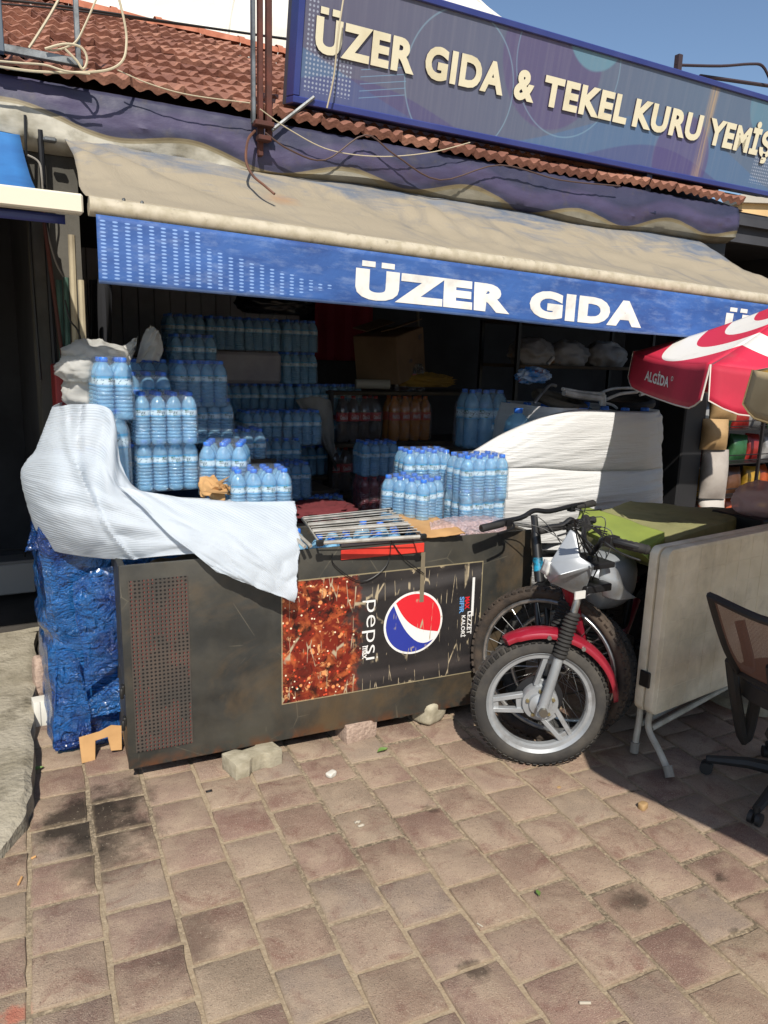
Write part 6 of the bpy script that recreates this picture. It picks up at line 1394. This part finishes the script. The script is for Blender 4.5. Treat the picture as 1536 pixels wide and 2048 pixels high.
# ================================================================== parasols
def parasol(label, C, Rr, n, a0, zr, za, vh, mats_fn, name='parasol', tilt=(0, 0), pole_to=0, sag=.05, vuv=True):
    t = thing(name, label, 'parasol', (C[0], C[1], 0))
    cs = [Vector((Rr*math.cos(a0+2*math.pi*i/n), Rr*math.sin(a0+2*math.pi*i/n), 0)) for i in range(n)]
    for c in cs: c.z = zr+c.x*tilt[0]+c.y*tilt[1]
    ap = Vector((0, 0, za))
    for i in range(n):
        a, b_ = cs[i], cs[(i+1) % n]
        fn = lambda u, v: (lambda e: e+Vector((0, 0, -sag*math.sin(math.pi*v)*1.0-.02*math.sin(math.pi*u)*v)))(ap.lerp(a.lerp(b_, u), v))
        link('canopy_panel', sheet('canopy_panel', 14, 18, fn, mats_fn('top'), .0015, uv=lambda u, v: (u, v)), t)
        out = ((a+b_)/2); out.z = 0; out.normalize()
        def vf(u, v, a=a, b_=b_, out=out, i=i):
            e = a.lerp(b_, u)+Vector((0, 0, -.02*math.sin(math.pi*u))); sc_l = vh*(1 if .08 < u < .92 else .78+.22*min(u, 1-u)/.08)
            return e+out*(.001+.016*v+.008*math.sin(u*9+i)*v)+Vector((0, 0, .003-v*sc_l))
        vo = link('valance', sheet('valance', 24, 6, vf, mats_fn('val'), .0015, uv=lambda u, v: (u, v)), t)
        mb = MB(); mb.tube([vf(0, j/6) for j in range(6)]+[vf(k_/20, 1) for k_ in range(21)]+[vf(1, 1-j/6) for j in range(1, 7)], .0035, 5); mb.build('binding', mats_fn('bind'), vo)
        mb = MB(); mb.tube([ap+Vector((0, 0, -.06)), ap.lerp(a, .5)+Vector((0, 0, -.02-sag)), a+Vector((0, 0, -.006))], .008, 6); mb.build('rib', MT['galv'], t)
        PANELS.append((t, i, vf, vo))
    mb = MB(); mb.tube([(0, 0, .05), (0, 0, za+.02)], .022, 12); mb.build('pole', MT['whitetube'], t)
    mb = MB(); mb.lathe([(.24, 0), (.24, .05), (.05, .08), (.04, .2)], 28); mb.build('base', MT['conc'], t)
    mb = MB(); mb.lathe([(.03, za), (.035, za+.02), (.012, za+.06)], 12); mb.build('finial', MT['blkcap'], t)
    return t
PANELS = []
A_, B_ = Vector((3.20, 3.07, 0)), Vector((2.56, 2.05, 0)); mid = (A_+B_)/2; sd_ = (B_-A_).length; dirn = Vector((-(B_-A_).y, (B_-A_).x, 0)).normalized()
RR = sd_/(2*math.sin(math.pi/4)); ap_ = RR*math.cos(math.pi/4); CC = mid+dirn*ap_
if CC.x < mid.x: CC = mid-dirn*ap_
aA = math.atan2(A_.y-CC.y, A_.x-CC.x); aB = math.atan2(B_.y-CC.y, B_.x-CC.x)
def m_alg():
    m, nt, P, nd, ln = nodes('red_white_canopy'); k = N(nt); u, v, _ = k.xyz(k.tc('UV'))
    w_ = k.m('SUBTRACT', k.m('MULTIPLY', u, 2), 1); d = k.m('MULTIPLY', v, k.m('SQRT', k.m('ADD', .5, k.m('MULTIPLY', k.m('MULTIPLY', w_, w_), .5))))
    w = k.m('ADD', k.m('MULTIPLY', k.m('GREATER_THAN', d, .24), k.m('LESS_THAN', d, .38)), k.m('MULTIPLY', k.m('GREATER_THAN', d, .52), k.m('LESS_THAN', d, .70)))
    c = k.mix(w, rgb('#bf1d3c'), rgb('#d8d4cb')); c = k.mix(k.ramp(k.noise(k.pos(), 6, 5, .7), .55, .8, 0, .25), c, rgb('#8d6f68'))
    k.put(P.inputs['Base Color'], c); P.inputs['Roughness'].default_value = .75; return m
AL = {'top': m_alg(), 'val': mat('red_valance', rgb('#b51a38'), .75, c2=rgb('#a01530'), sc_=4), 'bind': mat('white_binding', rgb('#c9bfb4'), .8)}
n8 = 8; stp8 = aB-aA
while stp8 > math.pi: stp8 -= 2*math.pi
while stp8 < -math.pi: stp8 += 2*math.pi
sgn = 1 if stp8 > 0 else -1
pa = parasol('red and white ringed ice cream parasol beside the wrapped pallet', (CC.x, CC.y), RR, 4, aA if sgn > 0 else aB, 1.665, 1.99, .18, lambda k_: AL[k_], tilt=(0, .06), sag=.02)
# brand lettering on the valance panel that faces the street
def val_text(panel, word, u0, u1, v0, v1, m, flip=False):
    t, i, vf, vo = panel; isl = font_islands(word, 1, .03, 0, 1.05, 1); a0, a1, b0, b1 = span(isl)
    for v, f in isl:
        mb = MB()
        for p in v:
            u = (p[0]-a0)/(a1-a0); u = u0+(u1-u0)*u; vv = v1+(v0-v1)*(p[1]-b0)/(b1-b0); q = vf(u, vv); e = .002
            d1 = vf(min(u+.01, 1), vv)-vf(max(u-.01, 0), vv); nn = d1.cross(Vector((0, 0, 1))).normalized(); 
            if nn.dot(Vector((q.x, q.y, 0))) < 0: nn = -nn
            mb.v.append(tuple(q+nn*.004))
        mb.f = [tuple(fc) for fc in f]; mb.m = [0]*len(f); mb.build('printed_letter', MT['vwhite'], vo, smooth=False)
# the first panel built runs between the two corners seen; text must read from the far corner to the near one
ends = ((.28, .60), (.62, .65)) if sgn > 0 else ((.74, .41), (.39, .355))
val_text(PANELS[0], 'ALGİDA', *ends[0], .28, .64, None); val_text(PANELS[0], '®', *ends[1], .34, .46, None)
YC_ = {'top': mat('yellow_canopy', rgb('#d0a040'), .8, c2=rgb('#bd9036'), sc_=3), 'val': mat('beige_valance', rgb('#b39f78'), .85, c2=rgb('#a08c66'), sc_=4), 'bind': mat('beige_binding', rgb('#8f7a52'), .85)}
parasol('faded yellow and beige parasol shading the table and chair', (2.83, .45), 1.30, 8, R(128), 1.64, 2.1, .13, lambda k_: YC_[k_])

# ================================================================== snack rack past the dark post
MT['wire'] = mat('dark_wire', rgb('#2a2728'), .5, metal=.5)
sr = thing('snack_rack', 'dark wire rack of snack bags past the black post', 'rack', (5.35, 3.85, 0)); sri = Matrix.Translation(-Vector((5.35, 3.85, 0)))
def SR(o): o.matrix_parent_inverse = sri; return o
for z in (.42, .66, .92, 1.18, 1.44):
    mb = MB(); mb.box((5.35, 3.9, z), (1.4, .3, .008)); SR(mb.build('shelf_tray', MT['wire'], sr))
    for zz in (.03, .07): mb = MB(); mb.tube([(4.65, 3.74, z+zz), (6.05, 3.74, z+zz)], .004, 5); SR(mb.build('front_wire', MT['wire'], sr))
for x in (4.64, 5.35, 6.06):
    for y in (3.74, 4.05): mb = MB(); mb.box((x, y, .8), (.02, .02, 1.6)); SR(mb.build('upright', MT['wire'], sr))
def pouch_mesh(w, h, d, seed):
    mb = MB(); rr = random.Random(seed)
    def fn(u, v):
        a = u*2*math.pi; e = max(0.04, math.sin(math.pi*min(.98, max(.02, v)))**.5)
        p = Vector((w/2*math.copysign(abs(math.cos(a))**.6, math.cos(a)), d/2*math.sin(a)*e, h*v)); k_ = 1+.08*nz(p, 18, seed)
        return Vector((p.x*(1-.05*math.sin(math.pi*v)), p.y*k_+.006*nz(p, 30, seed+2), p.z))
    mb.grid(18, 12, fn, close_u=True); return mb.mesh('snack_bag', True, ang=60)
cols = [('yellow', '#a8822a'), ('dark green', '#2f5a36'), ('orange', '#a84a20'), ('red', '#8e2420'), ('brown', '#5b3a26'), ('silver', '#8c8a88')]
for z, shelf_n in ((.424, 'bottom'), (.664, 'second'), (.924, 'third'), (1.184, 'fourth')):
    for i in range(7):
        nm_, hx = cols[(i*2+int(z*10)) % 6]; me = pouch_mesh(.17, .21, .1, i+int(z*100)); me.materials.append(mat('foil_'+nm_.replace(' ', '_'), rgb(hx), .3, c2=tuple(c*.45 for c in rgb(hx)), sc_=11, metal=.2, spec=.6))
        o = link('snack_bag', me, loc=(4.86+i*.19, 3.87+random.uniform(-.03, .03), z), label='%s foil snack bag on the %s tray of the wire rack' % (nm_, shelf_n), cat='snack bag', group='snack bags on the wire rack'); o.rotation_euler = (R(-6), R(random.uniform(-6, 6)), R(random.uniform(-15, 15)))
# sacks in a column beside the post
MT['sackw'] = mat('woven_sack', rgb('#9c948c'), .7, c2=rgb('#847b74'), sc_=6, bump=.3, bs=30)
MT['sacko'] = mat('orange_white_sack', rgb('#a8a29a'), .6, c2=rgb('#b1552b'), sc_=3.2, lo=.52, hi=.55)
MT['sackt'] = mat('tan_sack', rgb('#a1835a'), .7, c2=rgb('#8b6f4a'), sc_=6)
for (x, y, z, w, h, m_, lab) in ((4.72, 3.62, .30, .2, .42, 'sacko', 'orange and white sack at the foot of the column by the post'), (4.70, 3.62, .70, .2, .36, 'sackw', 'upright pale sack with folded top above the orange and white one'), (4.80, 3.66, .72, .12, .33, 'sackw', 'narrow pale sack beside the folded pale one'), (4.66, 3.63, 1.06, .2, .22, 'sackt', 'small tan paper sack on top of the pale sacks'), (4.74, 3.64, 1.27, .2, .2, 'sackt', 'topmost tan sack under the parasol edge')):
    me = pouch_mesh(w, h, .15, int(x*100+z*10)); me.materials.append(MT[m_]); o = link('sack', me, loc=(x, y, z), label=lab, cat='sack'); o.rotation_euler = (R(-4), 0, R(-25))
boxthing('low_stand', (4.72, 3.63, 0), (.26, .22, .302), MT['blacksteel'], 'low black stand under the column of sacks', 'stand')
pb = atZ(1512, 1046, .87); crumple((pb.x, pb.y, .985), (.13, .12, .10), 12, amp=.16, f=1.3, flat=True).build('knotted_bag', m_foam('pink_bag', 2, base_='#c9aaa8', tr=.25), ang=180, label='knotted pinkish plastic bag at the far end of the mattress', cat='plastic bag')
mb = crumple((pb.x, pb.y, 1.10), (.035, .035, .06), 4, amp=.5, flat=False)
tb2 = boxthing('side_crate', (pb.x+.05, pb.y+.03, 0), (.34, .3, .915), MT['blacksteel'], 'dark crate under the knotted pinkish bag', 'crate')
# grey sacks on a high shelf
shelf('high dark shelf with grey sacks behind the parasol', 3.55, 4.9, 4.5, 5.0, [1.62, 1.95], 'high_shelf')
MT['greysack'] = mat('grey_sack', rgb('#7d7c7c'), .6, c2=rgb('#5f5e60'), sc_=7, dirt=rgb('#7b5a34'), dirt_s=5, dirt_lo=.62, dirt_hi=.68)
for i, (x, z, lab) in enumerate(((3.75, 1.72, 'grey sack on the high shelf beside the dark upright'), (4.1, 1.71, 'crumpled grey sack with tan patches mid way along the high shelf'), (4.5, 1.72, 'grey sack at the post end of the high shelf'), (4.15, 2.04, 'grey sack on the upper board of the high shelf'))):
    crumple((x, 4.62, z-.02), (.2, .12, .12), i+20, amp=.2, f=1.7).build('grey_sack', MT['greysack'], ang=60, label=lab, cat='sack')

# ================================================================== things inside the dark shop
cbx = mat('brown_carton', rgb('#6f5942'), .85, c2=rgb('#5f4b37'), sc_=4)
q = atY(775, 735, 4.9); bxo = thing('cardboard_box', 'big tilted brown cardboard carton on top of the drinks shelf', 'box', (2.75, 5.0, 1.475), R(30)); bxo.rotation_euler = (R(0), R(-12), R(32))
mb = MB(); mb.box((0, 0, .19), (.42, .36, .34)); mb.build('carton', cbx, bxo, bevel=.006)
for s in (-1, 1): mb = MB(); mb.box((0, s*.2, .372), (.41, .12, .006), None); o = mb.build('flap', cbx, bxo); o.rotation_euler = (R(12*s), 0, 0)
for wd_, x, z, sz in (('87', .15, .28, .05), ('178', -.02, .14, .035)):
    isl = font_islands(wd_, sz, .001)
    for v, f in isl: mb = MB(); mb.add([(x-.03+p[0], -.182, z+p[1]) for p in v], f); mb.build('stencil', MT['ink'], bxo, smooth=False)
crumple((2.95, 4.86, 1.475), (.24, .06, .055), 31, amp=.5).build('yellow_cloth', mat('ochre_cloth', rgb('#8a6a24'), .9, c2=rgb('#6e541d'), sc_=5), ang=120, label='ochre cloth stuffed under the tilted carton', cat='cloth')
b = MB(); b.tube([(2.38, 4.86, 1.45), (2.62, 4.8, 1.45)], .034, 14); b.build('paper_roll', mat('roll_paper', rgb('#8e8a80'), .7), label='small rolled paper tube lying on the drinks shelf', cat='roll')
rg = patch([[atY(590, 800, 4.7), atY(628, 792, 4.66), atY(662, 802, 4.7)], [atY(612, 835, 4.68), atY(640, 838, 4.62), atY(666, 835, 4.68)], [atY(640, 880, 4.68), atY(655, 890, 4.64), atY(668, 885, 4.68)], [atY(655, 905, 4.7), atY(664, 912, 4.68), atY(672, 905, 4.7)]])
link('white_rag', sheet('white_rag', 24, 30, lambda u, v: rg(u, v)+Vector((0, -.03*abs(nz((u*4, v*3, 2)))+.012*math.sin(u*14+v*3), .01*nz((u*5, v*5, 1)))), mat('grey_white_rag', rgb('#8c8a86'), .9, c2=rgb('#6d6b68'), sc_=5), .003), label='hanging grey-white rag between the water stack and cola', cat='cloth')
link('red_cloth', sheet('red_cloth', 20, 12, lambda u, v: Vector((2.55+.55*u, 6.02+.02*math.sin(u*22), 2.35-.75*v)), mat('crimson_cloth', rgb('#7c1226'), .8), .003), label='crimson cloth hanging on the back wall beside the panels', cat='cloth')
crumple((1.83, 5.02, 1.90+.07), (.25, .13, .085), 41, amp=.35).build('garbage_bag', mat('black_bag_plastic', rgb('#151619'), .3, spec=.6), ang=120, label='black rubbish bag slumped on top of the water stack', cat='plastic bag')
crumple((1.62, 3.72, .80), (.2, .16, .06), 43, amp=.3).build('red_blanket', mat('dull_red_cloth', rgb('#5c2024'), .9), ang=90, label='dull red folded blanket behind the trough', cat='cloth')
boxthing('blanket_crate', (1.62, 3.72, 0), (.42, .3, .765), MT['blacksteel'], 'black crate under the dull red blanket', 'crate')
b = MB(); b.tube([(3.18, 5.25, .67), (3.06, 5.2, 2.2)], .012, 8); b.build('broom_stick', mat('grey_stick', rgb('#5d5a55'), .7), label='thin grey stick leaning beside the drinks shelf', cat='stick')

# ================================================================== clutter on the left pillar
MT['green_pole'] = mat('green_painted_pole', rgb('#2f4a40'), .7, c2=rgb('#4b6a5c'), sc_=7); MT['creamp'] = mat('cream_batten', rgb('#a79c82'), .7, c2=rgb('#8b806a'), sc_=5)
def stick(name, a, b_, r, m, label, cat='pole', n=8):
    mb = MB(); mb.tube([a, b_], r, n); return mb.build(name, m, label=label, cat=cat)
def foot_z(a, b_, z): t = (z-a.z)/(b_.z-a.z); return a+(b_-a)*t
for (x0, y0, x1, y1, Y, r, m_, lab, nm) in ((118, 560, 124, 700, 3.55, .012, 'green_pole', 'thin green painted pole leaning by the pillar', 'thin_pole'), (132, 555, 136, 700, 3.5, .011, 'green_pole', 'second green painted pole beside the cream batten', 'thin_pole'), (143, 470, 152, 700, 3.48, .014, 'creamp', 'cream wooden batten standing beside the pillar', 'batten'), (162, 560, 168, 700, 3.46, .013, 'creamp', 'shorter cream batten next to the white bags', 'batten'), (85, 420, 122, 690, 3.5, .008, 'rust', 'slender brown cane leaning across the pillar', 'cane')):
    a, c_ = atY(x0, y0, Y), atY(x1, y1, Y); stick(nm, a, foot_z(a, c_, .02), r, MT[m_], lab)
b = MB(); a = atY(80, 260, 3.58); b.tube([a, Vector((a.x+.01, 3.62, 1.2)), Vector((a.x+.03, 3.62, .1))], .012, 8); b.build('drain_pipe', MT['blacksteel'], label='black pipe running down the pillar edge', cat='pipe')
b = MB(); b.tube(curve([atY(50, 230, 3.56), atY(52, 300, 3.57), atY(56, 380, 3.6), atY(66, 560, 3.62), atY(82, 760, 3.62)], 20), .006, 6); b.build('hanging_cable', wire, label='black cable hanging down in front of the pillar', cat='cable')
b = MB(); b.tube(curve([atY(55, 310, 3.5), atY(78, 325, 3.5), atY(84, 360, 3.5), atY(90, 440, 3.55), atY(110, 520, 3.58), atY(128, 555, 3.6)], 24), .004, 6); b.build('grey_cable', mat('grey_cable', rgb('#8a857c'), .6), label='thin pale cable looping beside the awning end', cat='cable')
b = MB(); b.tube(curve([atY(130, 600, 3.44), atY(140, 640, 3.43), atY(155, 660, 3.43), atY(162, 690, 3.43), atY(150, 705, 3.43)], 20), .004, 6); b.build('coiled_wire', wire, label='black wire looped round the cream battens', cat='cable')
link('dark_jacket', sheet('dark_jacket', 16, 24, lambda u, v: atY(178+44*u, 560+150*v, 3.9)+Vector((0, .05*math.sin(u*math.pi*2.5)*(.3+v)-.03*math.sin(v*3), 0)), mat('black_cloth', rgb('#191a1e'), .95), .01), label='black jacket hanging inside the shop corner', cat='jacket')
boxthing('wall_bracket', tuple(atY(100, 285, 3.55)), (.05, .03, .02), MT['galv'], 'small grey metal bracket under the fascia banner', 'bracket')
# battery in the neighbouring doorway
bt = atZ(30, 1195, .1); bo = thing('battery', 'grey-white battery with handle on the floor of the dark doorway', 'battery', (bt.x-.02, bt.y+.2, .085)); mb = MB(); mb.box((0, 0, .1), (.3, .17, .2)); mb.build('case', mat('battery_case', rgb('#8b8a88'), .6), bo, bevel=.008)
mb = MB(); mb.box((0, 0, .21), (.3, .17, .02)); mb.build('lid', mat('battery_lid', rgb('#6e6d6c'), .6), bo, bevel=.004); mb = MB(); mb.tube(curve([(-.1, 0, .22), (-.08, 0, .27), (.08, 0, .27), (.1, 0, .22)], 12), .006, 6); mb.build('handle', wire, bo)

# ================================================================== cables and aerials over the roof
def cable(name, pts, r, m, label, n=40):
    mb = MB(); mb.tube(curve(pts, n), r, 6); return mb.build(name, m, label=label, cat='cable')
MT['ivory'] = mat('ivory_cable', rgb('#b3a78c'), .6)
cable('roof_cable', [atY(-80, -8, 4.2), atY(120, 12, 4.2), atY(350, 46, 4.2), atY(600, 82, 4.2), atY(800, 110, 4.2)], .006, wire, 'taut black cable crossing above the ridge')
cable('roof_cable', [atY(-80, 2, 4.3), atY(120, 18, 4.3), atY(350, 48, 4.3), atY(600, 80, 4.3), atY(800, 106, 4.3)], .004, wire, 'thinner black cable just beside the taut one')
cable('ivory_cable', [atY(122, -10, 3.52), atY(100, 30, 3.5), atY(75, 70, 3.5), atY(58, 96, 3.5)], .005, MT['ivory'], 'ivory aerial cable slanting to the roof rail')
cable('ivory_cable', [atY(236, -10, 3.5), atY(248, 40, 3.5), atY(253, 80, 3.5), atY(246, 120, 3.47), atY(215, 140, 3.46), atY(150, 145, 3.46), atY(60, 142, 3.46), atY(-30, 128, 3.46)], .005, MT['ivory'], 'long ivory cable dropping and sweeping along the eaves')
cable('ivory_cable', [atY(196, -10, 3.5), atY(170, 50, 3.5), atY(150, 85, 3.5), atY(115, 100, 3.48), atY(95, 99, 3.48)], .004, MT['ivory'], 'ivory cable bending from the mast to the rail')
cable('ivory_cable', [atY(90, 98, 3.47), atY(130, 88, 3.46), atY(162, 95, 3.46), atY(174, 118, 3.46), atY(166, 138, 3.46), atY(152, 120, 3.46), atY(130, 98, 3.46)], .005, MT['ivory'], 'coiled loop of ivory cable at the mast foot')
cable('ivory_cable', [atY(-30, 120, 3.45), atY(40, 126, 3.45), atY(90, 130, 3.45), atY(130, 142, 3.44), atY(180, 148, 3.44)], .004, MT['ivory'], 'slack ivory cable lying on the eave tiles')
cable('eave_string', [atY(235, 140, 3.5), atY(300, 168, 3.5), atY(380, 190, 3.5), atY(500, 206, 3.5)], .0025, MT['ivory'], 'thin pale string stretched along the eave to the sign post')
cable('eave_string', [atY(520, 218, 3.5), atY(580, 260, 3.52), atY(660, 300, 3.53), atY(760, 313, 3.53), atY(860, 305, 3.52), atY(940, 285, 3.52)], .0025, MT['ivory'], 'thin pale string sagging below the sign board')
cable('banner_cable', [atY(530, 265, 3.5), atY(580, 300, 3.5), atY(650, 320, 3.52), atY(730, 270, 3.52), atY(790, 310, 3.52), atY(880, 360, 3.53), atY(1000, 330, 3.53), atY(1120, 360, 3.53), atY(1240, 372, 3.53)], .004, mat('brown_cable', rgb('#4a362e'), .6), 'brown cable festooned along the vinyl banner')
cable('copper_hose', [atY(510, 262, 3.52), atY(496, 280, 3.45), atY(492, 320, 3.36), atY(505, 350, 3.28), atY(530, 372, 3.2), atY(549, 388, 3.16)], .006, mat('brown_hose', rgb('#6d4632'), .6, c2=rgb('#2d2624'), sc_=5), 'brown hose end hanging from the sign post onto the awning')
cable('sign_rope', [atY(688, -10, 3.44), atY(676, 70, 3.46), atY(668, 150, 3.5), atY(654, 216, 3.54)], .004, MT['ivory'], 'grey rope hanging down across the first sign letter')
ms_ = thing('roof_mast', 'grey square mast on a horizontal rail over the tiles', 'mast', (.45, 3.52, 2.7)); mi_ = Matrix.Translation(-Vector((.45, 3.52, 2.7)))
a = atY(151, 0, 3.52); b = MB(); b.box((a.x, 3.52, 3.05), (.02, .02, .56)); o = b.build('mast', MT['galv'], ms_, bevel=.002); o.matrix_parent_inverse = mi_
l0, l1 = atY(-60, 92, 3.5), atY(165, 120, 3.5); b = MB(); b.box(((l0.x+l1.x)/2, 3.5, (l0.z+l1.z)/2), (l1.x-l0.x, .03, .028)); o = b.build('rail', MT['galv'], ms_, bevel=.002); o.matrix_parent_inverse = mi_
b = MB(); a = atY(3, 60, 3.5); b.box((a.x-.02, 3.5, 2.95), (.05, .04, .42)); o = b.build('post', mat('slate_post', rgb('#4a5560'), .6), ms_, bevel=.003); o.matrix_parent_inverse = mi_

# ================================================================== litter on the setts
def leaf(px, py, s, rz, label, m):
    q = atZ(px, py, .004); mb = MB(); mb.grid(8, 4, lambda u, v: Vector(((u-.5)*s, (v-.5)*s*.5*math.sin(math.pi*min(.97, max(.03, u))), .004+.12*s*(2*v-1)**2+.05*s*math.sin(u*4)))); o = mb.build('leaf', m, label=label, cat='leaf'); o.location = q; o.rotation_euler = (0, 0, rz)
lf = mat('green_leaf', rgb('#5d7a3c'), .6, c2=rgb('#73883f'), sc_=20)
leaf(765, 1503, .055, .2, 'green leaf on the paving below the cooler', lf); leaf(1076, 1789, .03, 1.2, 'small pale green leaf alone on the open paving', lf); leaf(75, 1541, .05, .4, 'sprig of weed at the foot of the concrete ramp', lf)
stone('paper_scrap', 663, 1552, (.04, .03, .022), .4, 'white_render', 'crumpled whitish paper scrap below the pumice block', seed=50, rough=.5, cat='litter')
stone('plaster_crumb', 1285, 1617, (.04, .03, .03), .2, 'sackt', 'yellowish crumb of plaster on the paving near the table shade', seed=51, rough=.4, cat='litter')
stone('plaster_crumb', 1118, 1576, (.016, .012, .01), .2, 'sackt', 'tiny yellowish crumb below the front wheel', seed=52, rough=.3, cat='litter')
def butt(px, py, L_, rz, label, m, r=.004):
    q = atZ(px, py, .005); mb = MB(); mb.tube([(-L_/2, 0, 0), (-L_/2+.002, 0, 0), (L_/2, 0, .001)], [r*.7, r, r*.9], 8); o = mb.build('cigarette_end', m, label=label, cat='litter'); o.location = q; o.rotation_euler = (0, 0, rz)
wb = mat('paper_white', rgb('#a89f8e'), .8); tbn = mat('filter_tan', rgb('#b58a58'), .8)
butt(40, 1762, .035, 1.2, 'tan cigarette end left of the oil stain', tbn); butt(67, 1715, .015, .3, 'orange cigarette filter in a paving joint', tbn); butt(1170, 2006, .03, -.5, 'white cigarette end on the open paving', wb)
butt(960, 1850, .02, 2, 'bent white paper strip in a paving joint', wb, .002)
for i, (px, py) in enumerate(((715, 1645), (722, 1652), (418, 1583))):
    link('litter_flake', sheet('litter_flake', 4, 4, lambda u, v: Vector(((u-.5)*.024*(1+.5*nz((v*4, i, 1))), (v-.5)*.013*(1+.8*nz((u*4, i, 5))), .003+.005*nz((u*3, v*3, i)))), [wb, wb, MT['blacksteel']][i], .0006), loc=atZ(px, py, .002), label=['shiny white flake of foil on the paving', 'smaller white flake beside the foil', 'black scrap of rubber below the cooler'][i], cat='litter')
